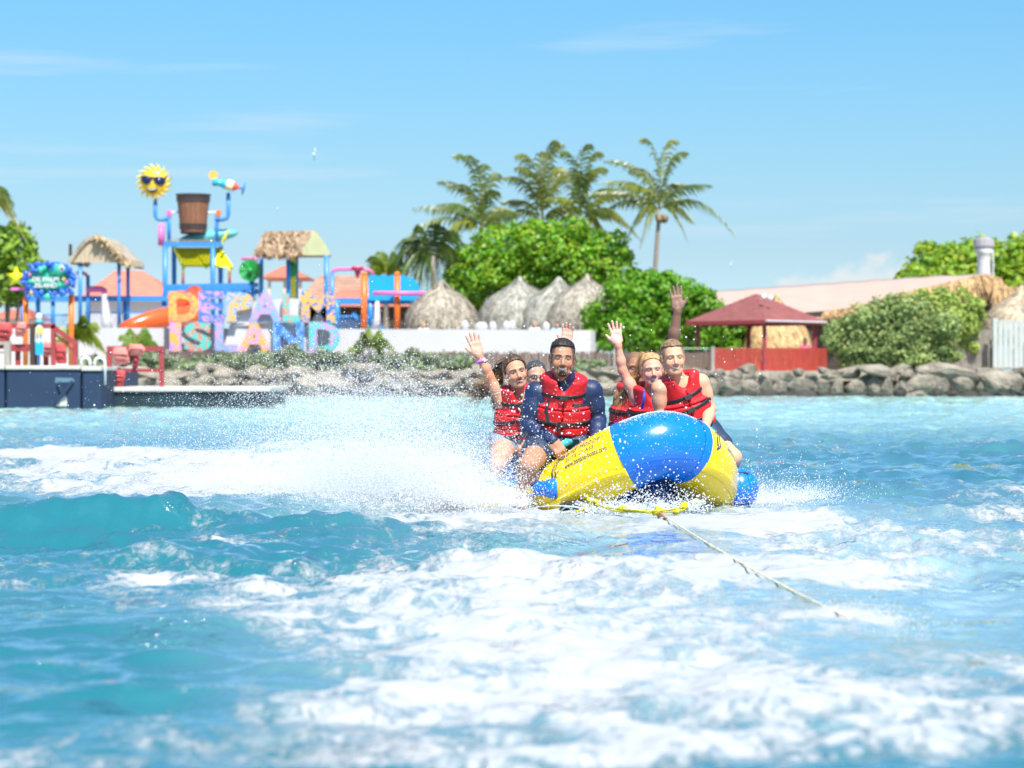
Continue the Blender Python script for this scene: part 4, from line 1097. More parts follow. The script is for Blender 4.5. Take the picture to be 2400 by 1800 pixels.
mb = MB(); mb.lathe([(r0 - .02, zb0 - .08), (r0 + .01, zb0 - .02), (r0 - .05, zb0 + .02)], 24, (bc.x, YB, 0)); mb.build('base', M_HOOP, bk)
mb = MB(); mb.lathe([(r1, zb1 - .02), (r1 + .06, zb1), (r1 + .05, zb1 + .05), (r1 - .06, zb1 + .04)], 28, (bc.x, YB, 0)); mb.build('rim', M_HOOP, bk)
mb = MB(); mb.tube([P(396, 498, YB), P(510, 498, YB)], .05, 8); mb.build('axle', M_STEEL, bk)
for px_, m_ in ((396, M_PINK), (512, M_ORANGE)):
    mb = MB(); mb.box(P(px_, 500, YB), (.2, .22, .3)); mb.build('axle_clamp', m_, bk, bevel=.03)

# smiling sun on its bent pole
M_SUNF = mat('sun_yellow', (.80, .52, .03), .4, .08, 2, coat=.3)
M_SUNR = mat('sun_ray_yellow', (.80, .58, .04), .4, .1, 2)
ss = thing('sun_ornament', 'smiling yellow sun with dark sunglasses on a bent blue pole', 'ornament', (wx(362, YT), YT + 1, wz(512, YT)))
sc_ = P(361, 427, YT + .6); sT = YT / FPX
for k in range(17):
    a = 2 * math.pi * k / 17 + .1
    rot = Matrix.Rotation(a, 3, 'Y')
    def rp(r_, da, y_=0): return sc_ + Vector((math.cos(a + da) * r_ * sT, y_, math.sin(a + da) * r_ * sT))
    mb = MB(); mb.add([rp(29, -.2), rp(29, .2), rp(38, .16), rp(46.5, .23), rp(37, -.03), rp(32, 0, -.16), rp(32, 0, .16)], [(0, 4, 5), (4, 3, 5), (3, 2, 5), (2, 1, 5), (4, 0, 6), (3, 4, 6), (2, 3, 6), (1, 2, 6), (0, 5, 1), (0, 1, 6)]); mb.build('ray', M_SUNR, ss)
mb = MB(); mb.sphere(sc_ + Vector((0, -.02, 0)), 31 * sT, 24, 16, (1, .42, 1)); mb.build('face', M_SUNF, ss, True)
def sunp(px_, py_):
    """point on the domed face"""
    X_, Z_ = wx(px_, YT + .6), wz(py_, YT + .6)
    q = max(0, 1 - ((X_ - sc_.x) ** 2 + (Z_ - sc_.z) ** 2) / (31 * sT) ** 2)
    return Vector((X_, sc_.y - .02 - .42 * 31 * sT * math.sqrt(q) - .03, Z_))
def plate(pts, m_, name, parent, lift=.02):
    mb = MB(); c_ = sum((sunp(*p) for p in pts), Vector()) / len(pts); n = len(pts)
    cp = sunp(sum(p[0] for p in pts) / n, sum(p[1] for p in pts) / n)
    f_ = [sunp(*p) - Vector((0, lift, 0)) for p in pts]; b_ = [v + Vector((0, .06, 0)) for v in f_]
    mb.add(f_ + b_ + [cp - Vector((0, lift * 1.3, 0))], [(2 * n, (i + 1) % n, i) for i in range(n)] + [(i, (i + 1) % n, (i + 1) % n + n, i + n) for i in range(n)]); mb.build(name, m_, parent, True)
M_SHADE = mat('navy_lens', (.006, .02, .07), .12, .1, 2)
plate([(330, 412), (346, 412), (358, 417), (356, 428), (346, 434), (337, 431), (332, 422)], M_SHADE, 'lens', ss)
plate([(362, 417), (376, 414), (390, 418), (389, 428), (382, 436), (372, 435), (364, 428)], M_SHADE, 'lens', ss)
plate([(330, 411), (360, 416), (392, 416), (391, 419), (360, 420), (331, 415)], M_BLACK, 'glasses_frame', ss, .035)
plate([(343, 440), (357, 444), (372, 441), (368, 449), (358, 454), (348, 449)], M_DKBR, 'mouth', ss)
plate([(346, 441.5), (357, 445), (369, 442.5), (366, 446), (357, 448), (349, 446)], M_WHT, 'teeth', ss, .03)
mb = MB(); mb.tube([P(364, 466, YT + .8), P(364, 505, YT + .8), P(368, 513, YT + .8), P(376, 515, YT + .8), P(396, 514, YT + 1)], .09, 8); mb.build('pole', M_BLUE, ss, True)

# tilted cocktail glass ornament
cg = thing('cocktail_ornament', 'tilted blue and yellow cocktail glass with orange slice on a blue pole', 'ornament', (wx(535, YT), YT + 1, wz(512, YT)))
g0, g1 = P(500, 425, YT + .6), P(572, 443, YT + .6)
ax = (g1 - g0).normalized(); rotg = ax.to_track_quat('Z', 'Y').to_matrix(); Lg = (g1 - g0).length
M_CYAN = mat('cyan_glaze', (.02, .42, .62), .2, .08, 2, coat=.4); M_PALEY = mat('pale_yellow_glaze', (.75, .72, .42), .2, .08, 2, coat=.4); M_REDG = mat('red_glaze', (.72, .08, .08), .2, .08, 2, coat=.4)
for nm, m_, pr in (('upper_glass', M_CYAN, [(.20, 0), (.20, .12), (.15, .2), (.18, .3), (.22, .42)]), ('glass_bowl', M_PALEY, [(.22, .42), (.255, .5), (.25, .58), (.22, .66)]), ('glass_base', M_REDG, [(.22, .66), (.16, .74), (.06, .82), (.05, .88)]), ('foot', M_BLUE, [(.05, .88), (.05, .95), (.27, .97), (.28, 1.0)])):
    mb = MB(); mb.lathe([(r_, z_ * Lg) for r_, z_ in pr], 16, g0, rotg); mb.build(nm, m_, cg, True)
mb = MB(); mb.lathe([(.01, -.03), (.2, -.03), (.2, .03), (.01, .03)], 18, P(500, 411, YT + .5), Matrix.Rotation(R(90), 3, 'X')); mb.build('orange_slice', mat('orange_slice_yellow', (.8, .42, .05), .4), cg)
mb = MB(); mb.tube([P(535, 452, YT + .8), P(535, 504, YT + .8), P(531, 512, YT + .8), P(522, 515, YT + .8), P(508, 515, YT + 1)], .09, 8); mb.build('pole', M_BLUE, cg, True)

# surfboard, paddle, green disc
sb = thing('surfboard', 'teal surfboard lying aslant above the tower roof under the bucket', 'surfboard', P(490, 562, YT + 1.2))
mb = MB(); mb.sphere(P(488, 555, YT + 1.3), 1, 24, 10, (72 * sT, .35, 16 * sT), Matrix.Rotation(R(8), 3, 'Y').inverted() if False else Matrix.Rotation(R(-8), 3, 'Y')); mb.build('board', M_TEALB, sb, True)
pd_ = thing('paddle', 'yellow paddle standing upright against the teal surfboard', 'paddle', P(524, 575, YT + .8))
strip_beam('shaft', P(521, 572, YT + .8), P(526, 556, YT + .8), .12, M_YEL, pd_); strip_beam('blade', P(526, 560, YT + .75), P(535, 540, YT + .75), .26, M_YEL, pd_, .08)
gd = thing('leaf_spinner', 'round dark green leaf disc spinner on a blue post', 'spinner', (wx(590, YT - 1), YT - 1, .93))
for k in range(8):
    a0, a1 = 2 * math.pi * k / 8, 2 * math.pi * (k + .96) / 8; c_ = P(586, 634, YT - 1)
    pts = [c_] + [c_ + Vector((math.cos(a0 + (a1 - a0) * q / 4) * 25.5 * sT, -.09 * q / 4, math.sin(a0 + (a1 - a0) * q / 4) * 25.5 * sT)) for q in range(5)]
    mb = MB(); mb.add(pts + [p + Vector((0, .12, 0)) for p in pts], [(0, 2, 1), (0, 3, 2), (0, 4, 3), (0, 5, 4)] + [(i, i + 1, i + 7, i + 6) for i in range(1, 5)] + [(0, 1, 7, 6), (5, 0, 6, 11)]); mb.build('leaf_blade', M_GREEN, gd)
mb = MB(); mb.sphere(P(586, 634, YT - 1.15), .13, 10, 6); mb.build('hub', M_GREEN, gd, True)
post(gd, 590, 656, 772, YT - .8, w=.24)
mb = MB(); mb.tube([P(566, 606, YT), P(600, 606, YT), P(604, 612, YT)], .07, 7); mb.build('pink_pipe', M_PINK, gd, True)

# slides
sl = thing('tube_slide', 'orange tube slide winding down behind the letter sign', 'slide', (wx(400, 103), 103, .93))
path = [(455, 690, 106), (468, 712, 105), (462, 735, 104), (430, 744, 103), (395, 742, 102.5), (350, 752, 102), (310, 764, 101.5), (285, 772, 101.5)]
mb = MB(); mb.tube([P(*p) for p in path], [.42, .45, .45, .45, .43, .40, .32, .26], 16); mb.build('chute', M_ORNG2, sl, True)
mb = MB(); mb.box(P(440, 700, 106.4), (1.1, .4, .7)); mb.build('entry_hood', M_ORNG2, sl, bevel=.1)
for px_, py_, Y_ in ((430, 770, 103), (350, 770, 102.3)): post(sl, px_, py_ - 22, 800, Y_, M_BLUE, .14, 'support')

# left blue walkway with railings and pipes
wk = thing('blue_walkway', 'raised blue walkway with thin blue railings behind the left hut posts', 'walkway', (wx(220, 108), 108, .93))
strip_beam('beam', P(40, 700, 107.5), P(392, 700, 107.5), .24, M_BLUE, wk, .24)
mb = MB(); mb.box(P(215, 703, 108.6), (6.6, 2.0, .14)); mb.build('deck', M_BLUE, wk)
for px_ in (52, 88, 124, 207, 292, 384): post(wk, px_, 700, 775, 107.6, w=.18)
for y0, y1, x0, x1, nm in ((733, 766, 200, 390, 'railing'), (738, 764, 95, 160, 'railing')):
    mb = MB()
    for px_ in range(x0, x1, 6): mb.beam(P(px_, y0, 106.5), P(px_, y1, 106.5), .025)
    mb.beam(P(x0, y0, 106.5), P(x1, y0, 106.5), .06); mb.build(nm, M_BLUE, wk)
sp_ = thing('spray_arch', 'blue standpipe with bent pink spouts pouring water beside the left hut', 'water spout', (wx(207, 106), 106, .93))
post(sp_, 206, 645, 775, 106, w=.17)
mb = MB(); mb.tube([P(180, 640, 106), P(195, 640, 106), P(204, 645, 106)], .08, 8); mb.tube([P(204, 678, 105.9), P(238, 678, 105.9), P(244, 681, 105.9), P(245, 687, 105.9)], .14, 8); mb.build('pink_spout', M_PINK, sp_, True)
M_JET = mat('white_water_jet', (.80, .84, .88), .5, .1, 5, transl=.4)
mb = MB(); mb.tube([P(245, 688, 105.9), P(246, 710, 105.9), P(249, 745, 105.8), P(252, 775, 105.8)], [.11, .15, .2, .26], 8); mb.build('falling_water', M_JET, sp_, True)

# right hand slide tower
st = thing('slide_tower', 'blue panelled slide tower with orange posts and pink pipe', 'play tower', (wx(890, 104), 104, .93))
for px_ in (853, 931):
    mb = MB(); mb.tube([P(px_, 800, 103.5), P(px_, 646, 103.5)], .125, 10); mb.sphere(P(px_, 643, 103.5), .13, 10, 8); mb.build('orange_post', M_ORANGE, st, True)
vs = []
top = [(864 + i * 6.5, 648 - 4 * abs(math.sin(i * .9)) + max(0, (i - 12)) ** 2 * .55) for i in range(19)]
mb = MB(); mb.prism([(wx(a, 104.2), wz(b, 104.2)) for a, b in top][::-1] + [(wx(864, 104.2), wz(704, 104.2)), (wx(986, 104.2), wz(704, 104.2))], .12, (0, 104.2, 0)); mb.build('wave_panel', M_SKYB, st)
mb = MB(); mb.tube([P(874, 687, 103.2), P(996, 688, 103.2)], .095, 10); mb.build('pink_pipe', M_PINK, st, True)
strip_beam('beam', P(775, 706, 104.6), P(990, 706, 104.6), .24, M_BLUE, st, .26)
for px_, Y_ in ((868, 104.4), (790, 104.6)): post(st, px_, 700, 775, Y_, w=.26)
for a, b in (((826, 735), (868, 772)), ((876, 752), (905, 776))): strip_beam('stair_rail', P(*a, 104), P(*b, 104), .16, M_BLUE, st)
mb = MB()
for px_ in range(794, 866, 6): mb.beam(P(px_, 741, 104), P(px_, 772, 104), .03)
mb.beam(P(790, 741, 104), P(866, 741, 104), .08); mb.build('railing', M_BLUE, st)
mb = MB(); mb.tube([P(884, 706, 103), P(884, 745, 103), P(880, 772, 103)], [.08, .14, .2], 8); mb.build('falling_water', M_JET, st, True)
pp = thing('funnel_spout', 'pink overhead pipe with red funnel on a blue post', 'water spout', (wx(778, 107), 107, .93))
post(pp, 778, 640, 772, 107, w=.2)
mb = MB(); mb.tube([P(777, 645, 107), P(780, 635, 107), P(792, 631, 107), P(850, 630, 107), P(868, 634, 107), P(876, 644, 107)], .075, 8); mb.build('pipe', M_PINK, pp, True)
mb = MB(); mb.lathe([(.03, wz(652, 106.8)), (.09, wz(646, 106.8)), (.16, wz(634, 106.8)), (.28, wz(630, 106.8)), (.28, wz(625, 106.8))], 12, (wx(838, 106.8), 106.8, 0)); mb.build('funnel', mat('red_pink_plastic', (.65, .03, .12), .35), pp, True)

# ---------------------------------------------------------------- bubble sign on orange posts
YQ = 88.0
M_BUB = mat('blue_bubble', (.015, .10, .46), .2, .3, .8, coat=.6); M_BUBG = mat('green_bubble', (.03, .42, .27), .25, .2, 1, coat=.5)
bs = thing('bubble_sign', 'blue bubble covered DE PALM ISLAND sign on orange posts with a green fish', 'sign', (wx(112, YQ), YQ, .93))
for px_ in (60, 167): post(bs, px_, 690, 862, YQ + .15, M_ORANGE, .2)
post(bs, 90, 690, 862, YQ + .3, M_BLUE, .14)
mb = MB(); mb.sphere(P(113, 656, YQ + .15), 1, 20, 10, (56 * YQ / FPX, .25, 38 * YQ / FPX)); mb.build('board', M_BUBG, bs, True)
br = random.Random(12)
me_b = None
for k in range(150):
    a = br.uniform(0, 6.28); q = br.uniform(.74, 1.04)
    px_, py_ = 113 + math.cos(a) * 62 * q, 655 + math.sin(a) * 42 * q
    if k > 118: px_, py_ = br.uniform(60, 168), br.choice((br.uniform(618, 636), br.uniform(680, 698)))
    r_ = br.uniform(.05, .115)
    if me_b is None: mb = MB(); mb.sphere((0, 0, 0), 1, 10, 7); me_b = mk_mesh('bubble', mb.v, mb.f, M_BUB, True)
    o = bpy.data.objects.new('bubble', me_b); COL.objects.link(o); o.parent = bs; o.location = P(px_, py_, YQ - br.uniform(0, .22)) - bs.location; o.scale = (r_,) * 3
for px_, py_, r_ in ((71, 659, .1), (140, 668, .11), (111, 696, .14), (95, 632, .12), (104, 628, .09)):
    mb = MB(); mb.sphere(P(px_, py_, YQ - .2), r_, 12, 8); mb.build('green_bubble', M_BUBG, bs, True)
mb = MB(); mb.sphere(P(140, 631, YQ - .12), 1, 18, 12, (18 * YQ / FPX, .2, 15 * YQ / FPX)); mb.sphere(P(126, 636, YQ - .1), 1, 10, 8, (8 * YQ / FPX, .1, 10 * YQ / FPX)); mb.build('fish', M_BUBG, bs, True)
mb = MB(); mb.sphere(P(144, 629, YQ - .3), .115, 12, 8, (1, .5, 1)); mb.build('eye', M_WHT, bs, True)
mb = MB(); mb.sphere(P(145, 629, YQ - .36), .055, 10, 8, (1, .5, 1)); mb.build('pupil', M_BLACK, bs, True)
for txt, x0, x1, y0, y1 in (('DE PALM', 76, 137, 649, 660), ('ISLAND', 82, 133, 663, 674)):
    v, f = text_mesh(txt, .03); mn, mxx = v.min(0), v.max(0); a = P(x0, y1, YQ - .28); b = P(x1, y0, YQ - .28)
    q = np.zeros_like(v); q[:, 0] = a.x + (v[:, 0] - mn[0]) / (mxx[0] - mn[0]) * (b.x - a.x); q[:, 2] = a.z + (v[:, 1] - mn[1]) / (mxx[1] - mn[1]) * (b.z - a.z); q[:, 1] = YQ - .28
    o = link('lettering', mk_mesh('lettering', q.tolist(), f, M_WHT), bs); so = o.modifiers.new('s', 'SOLIDIFY'); so.thickness = .08
def star(c, r_, m_, name, parent, th=.12, a0=.3):
    vs = [c + Vector((0, -th, 0))]
    for k in range(10):
        a = a0 + math.pi * k / 5; q = r_ if k % 2 == 0 else r_ * .48
        vs.append(c + Vector((math.cos(a) * q, 0, math.sin(a) * q)))
    vs.append(c + Vector((0, th, 0)))
    mb = MB(); mb.add(vs, [(0, (k + 1) % 10 + 1, k + 1) for k in range(10)] + [(11, k + 1, (k + 1) % 10 + 1) for k in range(10)]); mb.build(name, m_, parent, True)
star(P(38, 650, YQ - .1), .42, M_YEL, 'starfish', bs)
for px_, py_, m_ in ((156, 662, M_PINK), (149, 655, M_SUNF), (73, 686, M_SUNF), (69, 644, M_PINK)): star(P(px_, py_, YQ - .34), .10, m_, 'small_starfish', bs, .05)
strip_beam('pink_rail', P(25, 677, YQ), P(60, 677, YQ), .1, M_PINK, bs)

# ---------------------------------------------------------------- concrete pier with railings
M_NAVY = mat('navy_painted_concrete', (.005, .021, .060), .7, .35, .9, .01, col2=(.010, .032, .075))
M_COPE = mat('pale_concrete', (.50, .47, .44), .85, .15, 1.5, .01)
M_WETC = mat('dark_wet_concrete', (.010, .030, .042), .5, .4, .8, .01)
YD = 60.0
pr = thing('concrete_pier', 'navy painted concrete pier with stepped lower platform at the left edge', 'pier', (wx(150, YD), YD, 0))
zt = wz(857, YD)
for x0, x1, dz in ((-260, 11, 0), (13, 189, 0), (191, 238, -.03)):
    a, b = wx(x0, YD), wx(x1, YD)
    mb = MB(); mb.box(((a + b) / 2, YD + 3, (zt - .1 - .9) / 2 + dz / 2), (b - a - .01, 6, zt - .1 + .9 + dz)); mb.build('pier_block', M_NAVY, pr, bevel=.06)
    mb = MB(); mb.box(((a + b) / 2, YD + 3 - .02, zt - .05 + dz + .003), (b - a, 6.06, .1)); mb.build('coping', M_COPE, pr, bevel=.02)
a, b = wx(160, YD), wx(631, YD + 2)
zl = wz(908, YD)
mb = MB(); mb.box(((a + b) / 2, YD + 4.2, (zl - .12 - .9) / 2), (b - a, 4.4, zl - .12 + .9)); mb.build('platform', M_WETC, pr, bevel=.05)
mb = MB(); mb.box(((a + b) / 2, YD + 4.2 - .03, zl - .06), (b - a + .04, 4.5, .12)); mb.build('coping', M_COPE, pr, bevel=.02)
mb = MB(); mb.prism([(wx(130, YD), wz(952, YD)), (wx(158, YD), wz(952, YD)), (wx(156, YD), wz(930, YD)), (wx(150, YD), wz(928, YD))], .02, (0, YD - .012, 0)); mb.build('chipped_patch', M_COPE, pr)
mb = MB(); mb.prism([(wx(129, YD), wz(897, YD)), (wx(176, YD), wz(895, YD)), (wx(170, YD), wz(886, YD)), (wx(130, YD), wz(885, YD))], .02, (0, YD - .012, 0)); mb.build('pale_bracket', mat('faded_bracket', (.10, .18, .24), .7), pr)
strip_beam('brace', P(138, 896, YD - .03), P(152, 930, YD - .03), .1, M_NAVY, pr); strip_beam('brace', P(170, 893, YD - .03), P(132, 945, YD - .03), .08, M_NAVY, pr)
ld = thing('ladder_rail', 'pair of white tubular ladder handrails at the step of the pier', 'handrail', (wx(215, YD), YD + .5, zl))
for (x0, x1, yb0, yb1, Y_) in ((190, 211, 858, 862, YD + 1.2), (222, 246, 860, 902, YD + .4)):
    r_ = (x1 - x0) / 2
    pts = [P(x0, yb0, Y_)] + [P((x0 + x1) / 2 - r_ * math.cos(t), 848 - 10 * math.sin(t), Y_) for t in np.linspace(0, math.pi, 9)] + [P(x1, yb1, Y_)]
    mb = MB(); mb.tube(pts, .035, 8); mb.build('tube', M_STEEL, ld, True)

M_VEST2 = mat('faded_red_fabric', (.58, .07, .07), .7, .2, 3, .004); M_VEST3 = mat('coral_fabric', (.70, .22, .19), .75, .15, 3, .004); M_VEST4 = mat('dark_red_fabric', (.36, .03, .05), .7, .2, 3, .004)
def hung_vest(label, px, py, w, h, Y, m_, seed):
    t = thing('life_vest', label, 'life vest', P(px, py - h / 2, Y), 'life vests hung on the pier railings')
    r = random.Random(seed); s = Y / FPX
    vs, fs = [], []
    n, k = 9, 14
    for j in range(n):
        v_ = j / (n - 1); wv = w * s / 2 * (.75 + .35 * math.sin(v_ * 2.6 + .3)) * r.uniform(.9, 1.1); dv = .10 * (1 - .3 * abs(v_ - .5))
        c_ = P(px + math.sin(v_ * 3 + seed) * 3, py - h / 2 + h * v_, Y)
        for i in range(k):
            a = 2 * math.pi * i / k; sq = abs(math.cos(a)) ** .6 * math.copysign(1, math.cos(a)); vs.append(c_ + Vector((wv * sq * r.uniform(.94, 1.04), dv * math.sin(a) * r.uniform(.8, 1.2), 0)))
    for j in range(n - 1):
        for i in range(k): fs.append((j * k + i, j * k + (i + 1) % k, (j + 1) * k + (i + 1) % k, (j + 1) * k + i))
    fs += [tuple(range(k - 1, -1, -1)), tuple(range((n - 1) * k, n * k))]
    mb = MB(); mb.add(vs, fs); o = mb.build('foam_panel', m_, t, True)
    for q in (.4, .68):
        strip_beam('strap', P(px - w * .48, py - h / 2 + h * q, Y - .11), P(px + w * .48, py - h / 2 + h * q + 1.5, Y - .11), .04, M_BLACK, t, .012)
    return t
wr_ = thing('wooden_railing', 'dark red wooden railing with sloping handrail on the pier', 'railing', (wx(80, 61), 61, zt))
for px_, y0 in ((17, 764), (78, 760), (125, 768), (176, 806)): strip_beam('post', P(px_, y0, 61), P(px_, 866, 61), .11 if px_ != 78 else .15, M_REDP if px_ != 78 else M_DKBR, wr_)
for a, b in (((-120, 764), (130, 764)), ((122, 764), (180, 808)), ((-120, 812), (80, 812))): strip_beam('rail', P(*a, 61), P(*b, 61), .12, M_REDP, wr_)
strip_beam('slope_brace', P(128, 782, 61.02), P(174, 824, 61.02), .05, M_REDP, wr_)
bn_ = thing('red_bench', 'dark red wooden bench standing behind the pier railing', 'bench', (wx(55, 62.5), 62.5, zt))
strip_beam('seat', P(25, 820, 62.4), P(112, 820, 62.4), .4, M_REDP, bn_, .08)
for px_ in (42, 82, 108): strip_beam('leg', P(px_, 822, 62.4), P(px_, 868, 62.4), .12, M_REDP, bn_)
gt = thing('mooring_frame', 'pale weathered timber mooring frame at the far left edge of the pier', 'post', (wx(8, 60.6), 60.6, zt))
strip_beam('post', P(18, 800, 60.6), P(18, 858, 60.6), .16, M_GREYW, gt); strip_beam('rail', P(-60, 804, 60.6), P(22, 804, 60.6), .09, M_GREYW, gt); strip_beam('rail', P(-60, 826, 60.6), P(22, 826, 60.6), .07, M_GREYW, gt)
fb = thing('flip_flop_board', 'tall white and blue board with yellow flip flops on the railing post', 'sign', P(92, 834, 60.8))
mb = MB(); mb.prism([(wx(px_, 60.8), wz(py_, 60.8)) for px_, py_ in ((83, 832), (101, 832), (102, 800), (100, 768), (95, 761), (89, 761), (83, 768), (82, 800))], .06, (0, 60.8, 0)); mb.build('board', M_WHT, fb)
mb = MB(); mb.prism([(wx(px_, 60.76), wz(py_, 60.76)) for px_, py_ in ((83.5, 831), (100.5, 831), (101.5, 806), (96, 800), (90, 806), (83, 798))], .03, (0, 60.75, 0)); mb.build('blue_wave', M_SKYB, fb)
for px_ in (88.5, 96.5):
    mb = MB(); mb.sphere(P(px_, 776, 60.74), 1, 12, 8, (.03, .03, .11)); mb.build('flip_flop', M_SUNF, fb, True)
lm = thing('globe_lamp', 'white globe lamp on a blue cap above the flip flop board', 'lamp', P(91, 758, 60.9))
mb = MB(); mb.sphere(P(91, 743, 60.9), .085, 14, 10, (1, 1, 1.25)); mb.build('globe', M_WHT, lm, True)
mb = MB(); mb.lathe([(.06, 0), (.11, .03), (.11, .07), (.06, .09)], 14, P(91, 758, 60.9)); mb.build('cap', M_TEALB, lm, True)
hung_vest('red and black life vest at the far left end of the pier railing', 8, 778, 34, 44, 60.85, M_VEST2, 1)
hung_vest('faded pink life vest folded over the top rail beside the lamp', 50, 772, 24, 34, 60.85, M_VEST3, 2)
hung_vest('pink and red life vest lying on the bench behind the flip flop board', 116, 818, 36, 34, 62, M_VEST3, 3)
hung_vest('red life vest hanging off the bench beside the sloping handrail', 143, 828, 26, 48, 62, M_VEST2, 4)
rfm = thing('vest_rack', 'red wooden frame with hanging vests on the lower pier platform', 'rack', (wx(318, YD + 2.5), YD + 2.5, zl))
for px_ in (257, 379): strip_beam('post', P(px_, 813, YD + 2.5), P(px_, 907, YD + 2.5), .12, M_REDP, rfm)
for py_, w_ in ((817, .13), (868, .09)): strip_beam('rail', P(251, py_, YD + 2.48), P(385, py_, YD + 2.48), w_, M_REDP, rfm)
hung_vest('coral life vest hung at the left of the red frame', 283, 834, 34, 40, YD + 2.4, M_VEST3, 5)
hung_vest('coral life vest bunched over the right of the red frame top rail', 318, 820, 36, 26, YD + 2.4, M_VEST3, 6)
hung_vest('thin red life vest strapped below the bunched coral one on the frame', 316, 850, 12, 40, YD + 2.45, M_VEST4, 7)
hung_vest('red life vest hanging below the middle rail of the red frame', 281, 886, 22, 38, YD + 2.4, M_VEST2, 8)

# ---------------------------------------------------------------- chairs behind the wall, sea birds
ch0 = None
for i, px_ in enumerate((1090, 1128, 1155, 1187, 1200, 1280)):
    Y_ = 99.5
    lab = ['white chair back under the leftmost thatched parasol', 'wide white chair back between the first and second parasols', 'small white chair back below the second parasol', 'white chair back near the waving hand with the wristband', 'white chair back second from the right behind the wall', 'white chair back near the raised hand above the man in navy'][i]
    t = thing('beach_chair', lab, 'chair', (wx(px_, Y_), Y_, .93), 'white chairs behind the wall')
    mb = MB(); mb.sphere(P(px_, 764 + (i * 7) % 4, Y_), 1, 12, 8, (.16 + .12 * (i == 1), .06, .22)); mb.build('backrest', M_WHT, t, True)
    mb = MB(); mb.box((wx(px_, Y_), Y_ + .3, 1.9), (.5, .5, .06)); mb.build('seat', M_WHT, t)
    for sx in (-.2, .2):
        for sy in (.08, .5): strip_beam('leg', (wx(px_, Y_) + sx, Y_ + sy, .9), (wx(px_, Y_) + sx, Y_ + sy, 1.9), .04, M_WHT, t)
M_GULL = mat('gull_white', (.70, .72, .74), .7, .1, 3); M_GULLD = mat('gull_grey_wing', (.16, .30, .36), .7, .2, 3)
for (px_, py_, L_, a_, lab) in ((735, 362, 36, 80, 'largest sea bird high in the sky above the letter sign, wings swept up'), (650, 489, 16, 60, 'small pale sea bird in the sky left of the right thatched hut'), (1712, 620, 22, 75, 'small sea bird in the sky between the lone palm and the tent roof')):
    Y_ = 70; s = Y_ / FPX
    t = thing('sea_bird', lab, 'bird', P(px_, py_, Y_), 'sea birds in the sky')
    c_ = P(px_, py_, Y_); d = L_ * s
    mb = MB(); mb.sphere(c_, 1, 10, 8, (d * .10, d * .28, d * .10)); mb.sphere(c_ + Vector((d * .03, -d * .3, d * .02)), d * .07, 8, 6); mb.build('body', M_GULL, t, True)
    for sg_, m_ in ((1, M_GULL), (-1, M_GULLD)):
        up_ = Vector((math.cos(R(a_)) * .35 + .1 * sg_, 0, math.sin(R(a_)) * sg_))
        tip = c_ + up_ * d * .5; mid = c_ + up_ * d * .25 + Vector((d * .07, 0, 0)); w = Vector((d * .03, d * .13, 0))
        mb = MB(); mb.add([c_ - w, c_ + w, mid + w, mid - w, tip, c_ + Vector((d * .03, 0, 0)), mid + Vector((d * .03, 0, 0))], [(0, 1, 2, 3), (3, 2, 4), (5, 6, 2, 1), (0, 3, 6, 5), (6, 4, 2), (3, 4, 6)]); mb.build('wing', m_, t)
